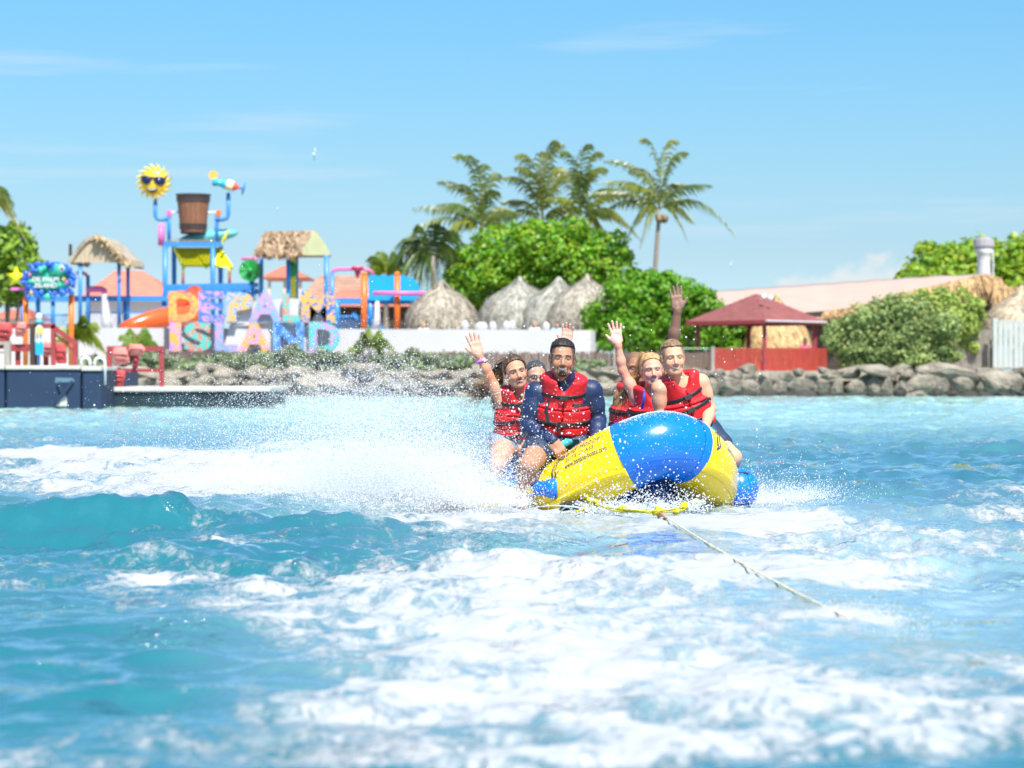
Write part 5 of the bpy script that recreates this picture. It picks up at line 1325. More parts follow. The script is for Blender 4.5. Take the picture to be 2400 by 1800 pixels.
# ---------------------------------------------------------------- distance-field modelling (numpy)
def smin(a, b, k):
    if k <= 0: return np.minimum(a, b)
    h = np.clip(.5 + .5 * (b - a) / k, 0, 1); return b * (1 - h) + a * h - k * h * (1 - h)
V3 = lambda v: np.array([v[0], v[1], v[2]], dtype=np.float32)
class Field:
    """a list of shapes blended in order; every shape acts only near itself"""
    def __init__(s): s.ops = []
    def cone(s, a, b, ra, rb, k=.02, sub=False):
        a, b = V3(a), V3(b); R_ = max(ra, rb)
        def f(p):
            ab = b - a; t = np.clip(((p - a) @ ab) / max(ab @ ab, 1e-9), 0, 1)
            return np.linalg.norm(p - a - t[:, None] * ab, axis=1) - (ra + (rb - ra) * t)
        s.ops.append((f, np.minimum(a, b) - R_, np.maximum(a, b) + R_, k, sub)); return s
    def ell(s, c, rad, M_=None, k=.02, sub=False):
        c = V3(c); rad = np.array(rad, dtype=np.float32); M_ = np.eye(3, dtype=np.float32) if M_ is None else M_.astype(np.float32)
        def f(p):
            q = (p - c) @ M_.T; k0 = np.linalg.norm(q / rad, axis=1); k1 = np.linalg.norm(q / (rad * rad), axis=1)
            return k0 * (k0 - 1) / np.maximum(k1, 1e-6)
        R_ = rad.max(); s.ops.append((f, c - R_, c + R_, k, sub)); return s
    def box(s, c, half, M_=None, rd=.01, k=.02, sub=False):
        c = V3(c); half = np.array(half, dtype=np.float32) - rd; M_ = np.eye(3, dtype=np.float32) if M_ is None else M_.astype(np.float32)
        def f(p):
            q = np.abs((p - c) @ M_.T) - half
            return np.linalg.norm(np.maximum(q, 0), axis=1) + np.minimum(q.max(1), 0) - rd
        R_ = np.linalg.norm(half + rd); s.ops.append((f, c - R_, c + R_, k, sub)); return s
    def fn(s, f, lo, hi, k=.02, sub=False): s.ops.append((f, V3(lo), V3(hi), k, sub)); return s
    def bounds(s):
        u = [o for o in s.ops if not o[4]]
        return np.min([o[1] for o in u], 0), np.max([o[2] for o in u], 0)
    def ev(s, p):
        p = np.asarray(p, dtype=np.float32); D = np.full(len(p), .2, dtype=np.float32)
        for f, lo, hi, k, sub in s.ops:
            m = k + .02; idx = np.nonzero(((p > lo - m) & (p < hi + m)).all(1))[0]
            if len(idx) == 0: continue
            d = f(p[idx]); D[idx] = -smin(-D[idx], d, k) if sub else smin(D[idx], d, k)
        return D
    def mesh(s, h, clip=None, project=2):
        lo, hi = s.bounds(); lo = lo - 3 * h; hi = hi + 3 * h
        n = np.ceil((hi - lo) / h).astype(int) + 1
        ax = [lo[i] + h * np.arange(n[i], dtype=np.float32) for i in range(3)]
        D = np.full(n, .2, dtype=np.float32)
        for f, a, b, k, sub in s.ops:
            m = k + .02 + h
            sl = []
            for i in range(3):
                i0 = max(0, int((a[i] - m - lo[i]) / h)); i1 = min(n[i], int((b[i] + m - lo[i]) / h) + 2); sl.append(slice(i0, max(i0, i1)))
            g = [ax[i][sl[i]] for i in range(3)]
            if min(len(q) for q in g) == 0: continue
            p = np.stack(np.meshgrid(*g, indexing='ij'), -1).reshape(-1, 3)
            d = f(p).reshape([len(q) for q in g]).astype(np.float32); sl = tuple(sl)
            D[sl] = -smin(-D[sl], d, k) if sub else smin(D[sl], d, k)
        v, q = surface_nets(D, lo, h)
        for _ in range(project):
            d = s.ev(v); e = h * .25; g = np.stack([s.ev(v + np.eye(3, dtype=np.float32)[i] * e) - d for i in range(3)], 1) / e
            v = v - np.clip(d, -h, h)[:, None] * g / np.maximum((g * g).sum(1), .25)[:, None] * .9
        return v, q
def surface_nets(D, lo, h):
    s = D < 0
    c = [s[i:s.shape[0] - 1 + i, j:s.shape[1] - 1 + j, k:s.shape[2] - 1 + k] for i in (0, 1) for j in (0, 1) for k in (0, 1)]
    al = c[0].copy(); an = c[0].copy()
    for x in c[1:]: al &= x; an |= x
    act = an & ~al
    ijk = np.argwhere(act); m = len(ijk)
    idx = np.full(act.shape, -1, dtype=np.int32); idx[tuple(ijk.T)] = np.arange(m)
    acc = np.zeros((m, 3), dtype=np.float32); cnt = np.zeros(m, dtype=np.float32)
    cor = np.array([(i, j, k) for i in (0, 1) for j in (0, 1) for k in (0, 1)])
    val = np.stack([D[tuple((ijk + o).T)] for o in cor], 1)
    for a in range(8):
        for b in range(a + 1, 8):
            if np.abs(cor[a] - cor[b]).sum() != 1: continue
            va, vb = val[:, a], val[:, b]; x = (va < 0) != (vb < 0)
            t = va[x] / (va[x] - vb[x]); acc[x] += cor[a] + t[:, None] * (cor[b] - cor[a]); cnt[x] += 1
    V = lo + h * (ijk + acc / cnt[:, None])
    Q = []
    for ax_ in range(3):
        u, w = (ax_ + 1) % 3, (ax_ + 2) % 3
        s0 = np.take(s, np.arange(s.shape[ax_] - 1), ax_); s1 = np.take(s, np.arange(1, s.shape[ax_]), ax_)
        e = np.argwhere(s0 != s1); e = e[(e[:, u] > 0) & (e[:, w] > 0) & (e[:, u] < s.shape[u] - 1) & (e[:, w] < s.shape[w] - 1)]
        o = np.zeros(3, int); du = o.copy(); du[u] = 1; dw = o.copy(); dw[w] = 1
        q = np.stack([idx[tuple((e - d).T)] for d in (o, du, du + dw, dw)], 1)
        flip = ~s[tuple(e.T)]
        q[flip] = q[flip][:, ::-1]
        Q.append(q)
    Q = np.concatenate(Q); Q = Q[(Q >= 0).all(1)]
    return V.astype(np.float32), Q
def refine(v, q, sel):
    """split the selected quads into four; new points lie on the old edges"""
    keep = q[~sel]; f = q[sel]
    e = np.concatenate([np.sort(f[:, [i, (i + 1) % 4]], 1) for i in range(4)])
    ue, inv = np.unique(e, axis=0, return_inverse=True); inv = inv.ravel()
    b = len(v); mid = (v[ue[:, 0]] + v[ue[:, 1]]) / 2; cen = v[f].mean(1)
    n = len(f); m = [b + inv[i * n:(i + 1) * n] for i in range(4)]; c = b + len(ue) + np.arange(n)
    nq = np.concatenate([np.stack([f[:, i], m[i], c, m[(i + 3) % 4]], 1) for i in range(4)])
    # points on the rim of the selection stay put
    key = lambda a: a[:, 0].astype(np.int64) * 10000000 + a[:, 1]
    ke = np.concatenate([np.sort(keep[:, [i, (i + 1) % 4]], 1) for i in range(4)]) if len(keep) else np.zeros((0, 2), int)
    rim = np.isin(key(ue), key(ke))
    free = np.concatenate([np.zeros(b, bool), ~rim, np.ones(n, bool)])
    return np.concatenate([v, mid, cen]), np.concatenate([keep, nq]), free
# ---------------------------------------------------------------- inflatable boat
def boat_mat(name, col, rough=.22, coat=.5, wr=.004):
    return mat(name, col, rough, .05, 1.2, wr, 7, coat=coat, stretch=(1, 1, 1))
M_BY = boat_mat('yellow_pvc', (.95, .66, .0)); M_BB = boat_mat('blue_pvc', (.0, .17, .76)); M_BD = boat_mat('dark_blue_pvc', (.0, .085, .45)); M_TURQ = mat('turquoise_webbing', (.02, .33, .45), .6, .1, 5)
M_INK = mat('dark_grey_print', (.06, .07, .10), .6, .05, 3); M_ROPEY = mat('yellow_rope', (.50, .45, .012), .6, .25, 30, .003, 60); M_ROPEP = mat('pale_rope', (.78, .70, .42), .7, .2, 30, .003, 60); M_RUB = mat('black_rubber', (.02, .022, .025), .5, .2, 4)
YO = 16.0; OB = Vector((wx(1545, YO), YO, 0)); YAW = R(20)
BF = Vector((math.sin(YAW), -math.cos(YAW), 0)); BS = Vector((math.cos(YAW), math.sin(YAW), 0))
def W(s, t, z): return OB + BS * s + BF * t + Vector((0, 0, z))
ctrl = [(-.56, -3.1, -.05), (-.56, -2.5, -.05), (-.57, -1.9, -.05), (-.59, -1.25, -.05), (-.585, -.74, -.015), (-.50, -.34, .10), (-.29, -.04, .30), (0, .07, .405)]
ctrl = ctrl + [(-a, b, c) for a, b, c in ctrl[-2::-1]]
def catmull(pts, n):
    P_ = [Vector(p) for p in pts]; P_ = [P_[0] * 2 - P_[1]] + P_ + [P_[-1] * 2 - P_[-2]]
    out = []
    for i in range(1, len(P_) - 2):
        for k in range(n):
            t = k / n; a, b, c, d = P_[i - 1], P_[i], P_[i + 1], P_[i + 2]
            out.append(.5 * ((2 * b) + (c - a) * t + (2 * a - 5 * b + 4 * c - d) * t * t + (3 * b - a - 3 * c + d) * t ** 3))
    out.append(P_[-2]); return out
NSEG = 16
cl = catmull(ctrl, NSEG); cl = [W(*p) for p in cl]
TR = .222
NR = 48
def tube_frame(i):
    d = (cl[min(i + 1, len(cl) - 1)] - cl[max(i - 1, 0)]).normalized()
    x = d.cross(Vector((0, 0, 1))).normalized(); y = x.cross(d).normalized(); return d, x, y
def tube_pt(u, a, lift=0.0):
    """u: position along the centre line (float index), a: angle, 0 = outward, 90 = up"""
    i = int(min(max(u, 0), len(cl) - 2)); q = u - i
    c = cl[i].lerp(cl[i + 1], q); d0, x0, y0 = tube_frame(i); d1, x1, y1 = tube_frame(i + 1)
    x = x0.lerp(x1, q).normalized(); y = y0.lerp(y1, q).normalized(); n = len(cl) - 1
    r = TR * min(1, max(.02, (1 - max(0, 1 - min(u, n - u) / 9) ** 2)) ** .5)
    return c + (x * math.cos(a) + y * math.sin(a)) * (r + lift)
def tube_patch(name, m, parent, u0, u1, a0, a1, lift=0.0, nu=None, na=None, thick=False):
    nu = nu or max(2, int((u1 - u0) * 2)); na = na or NR; full = abs(a1 - a0) > 6.28
    vs = [tube_pt(u0 + (u1 - u0) * i / nu, a0 + (a1 - a0) * j / na, lift) for i in range(nu + 1) for j in range(na + (0 if full else 1))]
    st = na if full else na + 1
    fs = [(i * st + j, i * st + (j + 1) % st, (i + 1) * st + (j + 1) % st, (i + 1) * st + j) for i in range(nu) for j in range(na)]
    o = link(name, mk_mesh(name, vs, fs, m, True), parent); bmx = bmesh.new(); bmx.from_mesh(o.data); bmesh.ops.recalc_face_normals(bmx, faces=bmx.faces); bmx.to_mesh(o.data); bmx.free()
    if thick: so = o.modifiers.new('s', 'SOLIDIFY'); so.thickness = .006; so.offset = 0
    return o
boat = thing('towed_inflatable', 'yellow and blue twin tube banana boat lettered Island Hopper, towed through the water', 'inflatable boat', (OB.x, OB.y, 0))
UM = 7 * NSEG                                   # index of the nose middle
UB0, UB1 = UM - 13, UM + 9.5
N_ = len(cl) - 1
tube_patch('hull_tube', M_BY, boat, 0, UB0, 0, 2 * math.pi)
tube_patch('hull_tube', M_BY, boat, UB1, N_, 0, 2 * math.pi)
tube_patch('nose_panel', M_BB, boat, UB0, UB1, 0, 2 * math.pi, .001)
for u in (UB0 + 1.1, UB1 - 1.1): tube_patch('seam_band', M_BB, boat, u - 1.15, u + 1.15, 0, 2 * math.pi, .005, 4)
for a in (R(-18), R(196)): tube_patch('seam_band', M_BB, boat, UB0 + 3, UB1 - 3, a - .05, a + .05, .003, 30, 3)
for (u0, u1) in ((4, UM - 38), (UM + 38, N_ - 4)): tube_patch('seat_pad', M_BB, boat, u0, u1, R(50), R(130), .012, None, 12, True)
for (u0, u1) in ((10, UB0), (UB1, N_ - 10)):
    tube_patch('side_seam', M_BY, boat, u0, u1, R(-38), R(-20), .004, None, 4, True)
# lettering and palm mark, both sides
def print_on_tube(txt, uc, ac, h, right, shear=.25, off=.0, width=None):
    v, f = text_mesh(txt, off, 3, shear)
    mn, mxx = v.min(0), v.max(0); sc = h / .7
    w = width
    vs = []
    for p in v:
        x = (p[0] - mn[0]) / (mxx[0] - mn[0]) * w; y = p[1] * sc
        if right: u = UM + 15 + (uc - UM + 26.6) + x; vs.append(tube_pt(u, ac + y / TR, .0025))
        else: vs.append(tube_pt(uc + x, ac + y / TR, .0025))
    o = link('lettering', mk_mesh('lettering', vs, f, M_INK), boat); bmx = bmesh.new(); bmx.from_mesh(o.data)
    bmesh.ops.triangulate(bmx, faces=bmx.faces); bmx.to_mesh(o.data); bmx.free(); return o
SEG = (cl[UM - 30] - cl[UM - 31]).length
for right in (False, True):
    print_on_tube('Island Hopper', UM - 26.6, R(45), .056, right, .32, .0, 11.8)
    print_on_tube('ELITE CLASS', UM - 25.0, R(32), .030, right, .2, .0, 7.6)
    print_on_tube('www.banana-boats.com', UM - 25.4, R(19), .040, right, .0, .004, 10.6)
    # palm tree over a sail shaped base
    uc = UM - 28.4; sg_ = 1
    def mk(u, a): return tube_pt(u if not right else UM + 12.4 + (u - uc), a, .003)
    vs, fs = [], []
    def quadstrip(path, ws):
        b = len(vs)
        for (u, a), w in zip(path, ws): vs.append(mk(u - w, a)); vs.append(mk(u + w, a))
        for i in range(len(path) - 1): fs.append((b + 2 * i, b + 2 * i + 1, b + 2 * i + 3, b + 2 * i + 2))
    quadstrip([(uc - 1.3, R(6)), (uc - .5, R(13)), (uc + .6, R(20))], [.04, .6, .08])
    quadstrip([(uc - .8, R(16)), (uc - .9, R(26)), (uc - .3, R(38)), (uc + 1, R(48))], [.35, .25, .25, .2])
    quadstrip([(uc + .2, R(18)), (uc + .1, R(28)), (uc + .7, R(38)), (uc + 1.6, R(47))], [.2, .18, .18, .15])
    for du, da in ((-2.2, -2), (-1.2, 9), (.8, 10), (2.2, 4), (2.4, -5)): quadstrip([(uc + 1.2, R(48)), (uc + 1.2 + du * .6, R(48 + da)), (uc + 1.2 + du, R(48 + da * .6 - 4))], [.22, .30, .04])
    o = link('palm_mark', mk_mesh('palm_mark', vs, fs, M_INK), boat)
# inner blue tubes
for s_, r_ in ((-.17, .155), (.15, .16)):
    mb = MB(); pts = [W(s_, -.22, .07), W(s_, -.26, .075), W(s_, -.34, .085), W(s_, -.5, .085), W(s_, -1.5, .07), W(s_, -3.2, .08), W(s_, -3.4, .08)]
    mb.tube(pts, [.02, r_ * .62, r_ * .92, r_, r_, r_, .05], 20); mb.build('inner_tube', M_BD, boat, True)
# foot pontoons
def pontoon(a, d, L_, r0, r1, flare, stripe):
    d = Vector(d).normalized(); a = Vector(a)
    prof = ([(0, .01), (.004, r0 * 1.25), (.03, r0 * 1.45), (.07, r0 * 1.3), (.11, r0)] if flare else [(0, .01), (.008, r0 * .4), (.03, r0 * .75), (.07, r0 * .95), (.12, r0)]) + [(.5, (r0 + r1) / 2), (L_ - .15, r1), (L_ - .05, r1 * .8), (L_, .02)]
    mb = MB(); mb.tube([a + d * q for q, _ in prof], [r for _, r in prof], 24); o = mb.build('foot_pontoon', M_BB, boat, True)
    return o, d
po, d_ = pontoon(P(1311, 1145, 15.95), (-.86, .51, -.02), .62, .050, .072, True, None)
# its stripe: a band wrapped on the camera side
def wrap_stripe(a, d, q0, q1, r0, r1, an0, an1, parent, n=8):
    d = Vector(d).normalized(); x = Vector((0, 0, 1)); x = (x - d * x.dot(d)).normalized(); y = d.cross(x)
    vs = [Vector(a) + d * (q0 + (q1 - q0) * i / 6) + (x * math.cos(an0 + (an1 - an0) * j / n) + y * math.sin(an0 + (an1 - an0) * j / n)) * ((r0 + (r1 - r0) * i / 6) + .003) for i in range(7) for j in range(n + 1)]
    fs = [(i * (n + 1) + j, i * (n + 1) + j + 1, (i + 1) * (n + 1) + j + 1, (i + 1) * (n + 1) + j) for i in range(6) for j in range(n)]
    o = link('stripe', mk_mesh('stripe', vs, fs, M_BYS, True), parent)
M_BYS = mat('yellow_stripe', (.80, .56, .10), .45, .06, 3)
wrap_stripe(P(1311, 1145, 15.95), (-.86, .51, -.02), .17, .50, .054, .068, R(-78), R(-122), po)
a_r = P(1744, 1146, 16.3)
mb = MB(); dr = Vector((-.16, .98, .0)).normalized()
prof = [(0, .01), (.012, .05), (.035, .09), (.075, .122), (.13, .138), (.5, .143), (1.6, .143), (1.8, .09), (1.85, .01)]
mb.tube([a_r + dr * q for q, _ in prof], [r for _, r in prof], 28); pr_o = mb.build('foot_pontoon', M_BB, boat, True)
wrap_stripe(a_r, dr, .045, .16, .097, .139, R(82), R(110), pr_o, 6)
mb = MB(); mb.box(a_r + Vector((.0, .06, .105)), (.07, .02, .012)); mb.build('valve_patch', M_RUB, pr_o)
mb = MB(); mb.tube([a_r + dr * .1 + Vector((-.06, 0, .05)), a_r + dr * .15 + Vector((-.16, 0, .03)), a_r + dr * .2 + Vector((-.24, .1, 0))], [.05, .06, .05], 10); mb.build('pontoon_bracket', M_BD, boat, True)
# handle straps
mb = MB(); mb.tube([P(1277, 1088, 16.25), P(1284, 1071, 16.19), P(1298, 1054, 16.16), P(1316, 1043, 16.18), P(1332, 1035, 16.24), P(1342, 1036, 16.32)], [.022, .026, .026, .026, .026, .022], 10); mb.build('hand_strap', M_TURQ, boat, True)
mb = MB(); mb.tube([P(1640, 1012, 16.25), P(1655, 1002, 16.2), P(1672, 1012, 16.25)], .024, 10); mb.build('hand_strap', M_TURQ, boat, True)
# bridle and D-ring patches
def rope(mb, pts, r, twist=3, n=6):
    """two strands twisted round each other"""
    path = catmull([tuple(p) for p in pts], 14); L_ = 0
    for k in range(twist):
        out = []; L_ = 0
        for i, p in enumerate(path):
            if i: L_ += (p - path[i - 1]).length
            d = (path[min(i + 1, len(path) - 1)] - path[max(0, i - 1)]).normalized(); x = d.cross(Vector((0, 0, 1))).normalized(); y = x.cross(d)
            a = L_ / (r * 7) * 6.28 + 6.28 * k / twist; out.append(p + (x * math.cos(a) + y * math.sin(a)) * r * .5)
        mb.tube(out, r * .62, n)
YR = 14.7
for pts, rr in (([P(1352, 1178, 15.7), P(1385, 1190, 15.5), P(1395, 1176, 15.5), P(1380, 1170, 15.6)], .016), ([P(1650, 1178, 15.8), P(1625, 1176, 15.7), P(1600, 1188, 15.6)], .016)):
    mb = MB(); mb.tube(pts, rr, 8); mb.build('tow_ring', M_STEEL, boat, True)
for px_, py_, Y_, w_ in ((1362, 1184, 15.9, .26), (1625, 1182, 15.95, .22)):
    mb = MB(); mb.sphere(P(px_, py_, Y_), 1, 16, 8, (w_ * .55, .12, .035)); mb.build('ring_patch', M_RUB, boat, True)
br_ = thing('tow_bridle', 'yellow twisted rope bridle knotted under the bow of the banana boat', 'rope', P(1543, 1198, YR))
mb = MB(); rope(mb, [P(1376, 1172, 15.5), P(1400, 1183, 15.3), P(1440, 1192, 15.1), P(1490, 1197, YR), P(1543, 1199, YR)], .0068)
rope(mb, [P(1400, 1182, 15.3), P(1440, 1197, 15.05), P(1495, 1200, YR), P(1543, 1201, YR)], .006)
rope(mb, [P(1543, 1199, YR), P(1575, 1194, 15.1), P(1605, 1186, 15.35), P(1632, 1180, 15.55)], .0068)
rope(mb, [P(1543, 1201, YR), P(1580, 1199, 15.05), P(1604, 1194, 15.3), P(1618, 1186, 15.5)], .006)
rope(mb, [P(1393, 1180, 15.5), P(1374, 1190, 15.4), P(1362, 1195, 15.2), P(1350, 1199, 15.1)], .007)
rope(mb, [P(1376, 1160, 15.62), P(1378, 1172, 15.55), P(1385, 1180, 15.5)], .0068); mb.build('rope', M_ROPEY, br_, True)
for px_, py_, Y_, rr in ((1396, 1181, 15.3, .028), (1458, 1193, 15.0, .022), (1604, 1186, 15.34, .026), (1585, 1198, 15.05, .022), (1541, 1199, YR - .01, .036)):
    mb = MB(); c = P(px_, py_, Y_)
    kr = random.Random(int(px_))
    for k in range(3):
        ax = Vector((kr.gauss(0, 1), kr.gauss(0, 1), kr.gauss(0, 1))).normalized(); x = ax.orthogonal().normalized(); y = ax.cross(x)
        mb.tube([c + (x * math.cos(t) + y * math.sin(t)) * rr * .75 for t in np.linspace(0, 6.28, 13)], .011, 6)
    mb.build('knot', M_ROPEY, br_, True)
tr_ = thing('tow_rope', 'long pale tow rope running from the bridle knot to the lower right of the water', 'rope', P(1550, 1206, YR))
mb = MB(); rope(mb, [P(1546, 1202, YR), P(1640, 1262, 12.72), P(1760, 1332, 10.78), P(1880, 1396, 9.47), P(1960, 1434, 8.82), P(1990, 1448, 8.62), P(2010, 1460, 8.8)], .0043); mb.build('rope', M_ROPEP, tr_, True)
mb = MB(); mb.tube([P(1546, 1203, YR), P(1556, 1209, 14.4), P(1562, 1213, 14.25)], [.012, .010, .009], 8); mb.build('splice', mat('copper_tape', (.55, .26, .12), .5), tr_, True)
# ---------------------------------------------------------------- people
def skin_mat(name):
    m = mat(name, (1, 1, 1), .58, .04, 14, .0012, 90, attr=True, sss=.12, spec=.35); return m
M_SKIN = skin_mat('skin')
def fabric(name, col, rough=.8, bump=.003): return mat(name, col, rough, .12, 6, bump, 28)
M_VESTR = fabric('red_vest_nylon', (.62, .010, .018), .6, .006); M_NAVYS = mat('navy_lycra', (.010, .026, .085), .5, .12, 6, .016, 11); M_NAVYSH = fabric('navy_shorts', (.016, .032, .075), .6, .008); M_DENIM = fabric('pale_denim', (.22, .27, .36), .8, .008)
M_STRAP = mat('black_webbing', (.012, .013, .016), .5, .2, 40, .001); M_BUCK = mat('black_buckle', (.035, .038, .045), .35, .1, 6); M_BIKB = mat('blue_bikini', (.01, .05, .45), .5, .1, 5)
def basis(x, y, z): return np.array([[*x], [*y], [*z]], dtype=np.float32)
def hand(F, w, d, n, tsign, s=1.0, spread=.16, curl=.10, fist=False):
    """w wrist, d direction of the fingers, n palm normal, tsign side of the thumb"""
    d = d.normalized(); n = (n - d * n.dot(d)).normalized(); sd = d.cross(n).normalized() * tsign
    M_ = basis(sd, n, d)
    F.cone(w - d * .01, w + d * .03 * s, .026 * s, .024 * s, .02)
    F.box(w + d * .052 * s, (.040 * s, .0135 * s, .044 * s), M_, .012 * s, .018)
    F.ell(w + d * .035 * s + sd * .028 * s + n * .008, (.017 * s, .016 * s, .032 * s), M_, .015)
    for i, (o, L_, a) in enumerate(((.031, .071, .9), (.0105, .080, .25), (-.010, .074, -.35), (-.030, .058, -1.05))):
        b = w + d * (.088 - abs(i - 1.2) * .004) * s + sd * o * s
        dd = (d + sd * a * spread).normalized(); p = b; r = (.0095 - .0009 * (i == 3)) * s
        if fist:
            for seg, an in ((.42, 60), (.32, 135), (.26, 215)):
                e = p + (dd * math.cos(R(an)) + n * math.sin(R(an))) * L_ * seg * s; F.cone(p, e, r, r * .95, .006); p = e
        else:
            c = curl * (1 + .3 * i)
            for j, seg in enumerate((.42, .32, .26)):
                e = p + (dd + n * c * (j + .3)).normalized() * L_ * seg * s; F.cone(p, e, r * (1 - .06 * j), r * (.95 - .07 * j), .005 if j else .010); p = e
    b = w + d * .022 * s + sd * .030 * s; td = (d * .70 + sd * .72 + n * .12).normalized()
    if fist: td = (d * .8 + n * .7 + sd * .2).normalized()
    e = b + td * .036 * s; F.cone(b, e, .014 * s, .0115 * s, .012); e2 = e + (td * .8 + d * .35 + n * .05).normalized() * .032 * s; F.cone(e, e2, .0115 * s, .009 * s, .005)
def head_frame(yaw, pitch, roll):
    """yaw>0 turns the face to screen right; roll>0 tips the crown to screen right"""
    m = Matrix.Rotation(R(yaw), 3, 'Z') @ Matrix.Rotation(R(pitch), 3, 'X') @ Matrix.Rotation(R(roll), 3, 'Y')
    return m @ Vector((1, 0, 0)), m @ Vector((0, -1, 0)), m @ Vector((0, 0, 1))
def head(F, c, fr, s=1.0, fem=False, jaw=1.0, smile=True):
    r, f, u = fr
    M_ = basis(r, f, u)
    def L(x, y, z): return c + r * x * s + f * y * s + u * z * s
    F.ell(L(0, -.018, .036), (.075 * s, .096 * s, .086 * s), M_, .03)
    F.ell(L(0, .022, -.020), (.063 * s, .074 * s, .086 * s), M_, .03)
    F.ell(L(0, .028, -.070), (.050 * s * jaw, .056 * s, .042 * s), M_, .025)
    for sx in (-1, 1):
        F.cone(L(sx * .058 * jaw, -.005, -.045), L(sx * .028 * jaw, .062, -.092), .014 * s, .012 * s, .03)
        F.ell(L(sx * .040, .070, -.030), (.021 * s, .018 * s, .020 * s), M_, .022)
        F.cone(L(sx * .012, .090, .024), L(sx * .046, .074, .022), .0085 * s, .008 * s, .016)
        F.ell(L(sx * .031, .0965, .005), (.015 * s, .011 * s, .0085 * s), M_, .012, True)
        F.ell(L(sx * .031, .0805, .004), (.0125 * s, .010 * s, .0075 * s), M_, .003)
        F.ell(L(sx * .079, -.008, -.002), (.009 * s, .019 * s, .031 * s), basis(r * .9 + f * .35 * sx, f * .9 - r * .35 * sx, u), .008)
        F.ell(L(sx * .013, .098, -.036), (.009 * s, .010 * s, .007 * s), M_, .008)
    F.ell(L(0, .070, -.098), (.020 * s * jaw, .016 * s, .014 * s), M_, .02)
    w = .9 if fem else 1
    F.cone(L(0, .088, .010), L(0, .108, -.026), .0085 * s * w, .0125 * s * w, .010); F.ell(L(0, .109, -.030), (.0125 * s * w, .010 * s, .009 * s), M_, .008)
    F.cone(L(-.020, .084, -.054), L(.020, .084, -.054), .006 * s, .006 * s, .010); F.cone(L(-.017, .083, -.071), L(.017, .083, -.071), .006 * s, .006 * s, .010)
def paint_head(v, col, c, fr, s, o):
    r, f, u = fr; q = v - V3(c); x = q @ V3(r) / s; y = q @ V3(f) / s; z = q @ V3(u) / s; ax = np.abs(x)
    front = (y > .035) & (np.abs(z) < .14) & (ax < .09)
    def put(m, cc, a=1.0): col[m] = col[m] * (1 - a) + np.array(cc) * a
    skin = np.array(o['skin'])
    put(front & (((ax - .040) / .022) ** 2 + ((z + .03) / .02) ** 2 < 1), skin * np.array((1.12, .85, .82)), .6)
    put(front & ((x / .014) ** 2 + ((z + .03) / .014) ** 2 < 1), skin * np.array((1.1, .88, .85)), .5)
    put((ax > .074) & (np.abs(z) < .04), skin * np.array((1.15, .75, .65)), .5)
    if o.get('beard'):
        bc = o['beard']
        put(front & (z < -.050) & (ax > .050), bc, .45)
        put(front & (z < -.084), bc, .55)
        put(front & (ax < .031) & (np.abs(z + .0475 + .10 * ax) < .0045), bc, .85)
        put(front & (((x / .027) ** 2 + ((z + .096) / .021) ** 2) < 1), bc, .92)
        put(front & (np.abs(ax - .0335) < .0035) & (z < -.047) & (z > -.09), bc, .7)
        put((y > -.02) & (z < .01) & (z > -.06) & (ax > .060) & (ax < .078) & (y < .03), bc, .55)
    if o.get('stubble'): put((z > -.02) & ((y < .045) | (z > .085)) & (ax > .0) & (z > -.01 + .5 * np.maximum(0, y)), o['stubble'], .75)
    e = o.get('eye', 1.0)
    ex = (ax - .031)
    put(front & ((ex / .0165) ** 2 + ((z - .004) / (.0085 * e)) ** 2 < 1), skin * .35)
    put(front & ((ex / .0125) ** 2 + ((z - .0030) / (.0052 * e)) ** 2 < 1), (.40, .37, .35))
    put(front & ((ex / .0065) ** 2 + ((z - .0035) / (.0058 * e)) ** 2 < 1), o.get('iris', (.03, .02, .015)))
    bz = .0262 + .02 * ex - 9 * (ex + .002) ** 2
    put(front & (np.abs(ex + .000) < .020) & (np.abs(z - bz) < .0040 * o.get('browt', 1)), o['brow'], .85)
    w = o.get('mouth', .029); op = o.get('open', .011); zc = -.0635 + o.get('curve', 11) * x * x
    wfac = np.sqrt(np.clip(1 - (x / w) ** 2, 0, 1))
    put(front & (ax < w * 1.06) & (np.abs(z - zc) < (op * .5 + .0075) * np.maximum(wfac, .25)), o.get('lip', skin * np.array((.80, .36, .36))))
    inn = front & (ax < w * .92) & (np.abs(z - zc) < op * .5 * wfac); put(inn, (.10, .02, .02)); put(inn & (z > zc - op * o.get('teeth', .5)), (.60, .56, .50))
    put(front & (((ax - .0065) / .004) ** 2 + ((z + .0385) / .003) ** 2 < 1) & (y > .085), skin * .3)
def short_hair(c, fr, s, m, parent, thick, line, sides, seed=1):
    r, f, u = fr; M_ = basis(r, f, u)
    F = Field(); base = c + u * .036 * s - f * .018 * s
    def fn(p):
        q = (p - V3(c)); x = q @ V3(r) / s; y = q @ V3(f) / s; z = q @ V3(u) / s
        qq = np.stack([x, y + .018, z - .036], 1); rad = np.array([.075, .096, .086]) ; k0 = np.linalg.norm(qq / rad, axis=1); k1 = np.linalg.norm(qq / rad ** 2, axis=1)
        d = (k0 * (k0 - 1) / np.maximum(k1, 1e-6)) * s
        top = np.clip((z - .02) / .08, 0, 1)
        th = sides + (thick - sides) * top + .0035 * np.sin(x * 160 + seed) * np.sin(y * 140 + z * 90) * top + .002 * np.sin(x * 420 + y * 300 + seed)
        cut = np.where(y > .0, line + .25 * np.abs(x) * 0 - z + .10 * (y - .06), -.03 - z)   # hairline in front, nape behind
        ear = .9 * (y - .028) + np.where(z < line - .01, .0, -.5)
        return np.maximum.reduce([d - th, cut * s * .8, ear * s])
    F.fn(fn, V3(c) - .14, V3(c) + .14, 0)
    v, q = F.mesh(.0045 * s, project=0)
    return link('hair', mk_mesh('hair', v, q, m, True), parent)
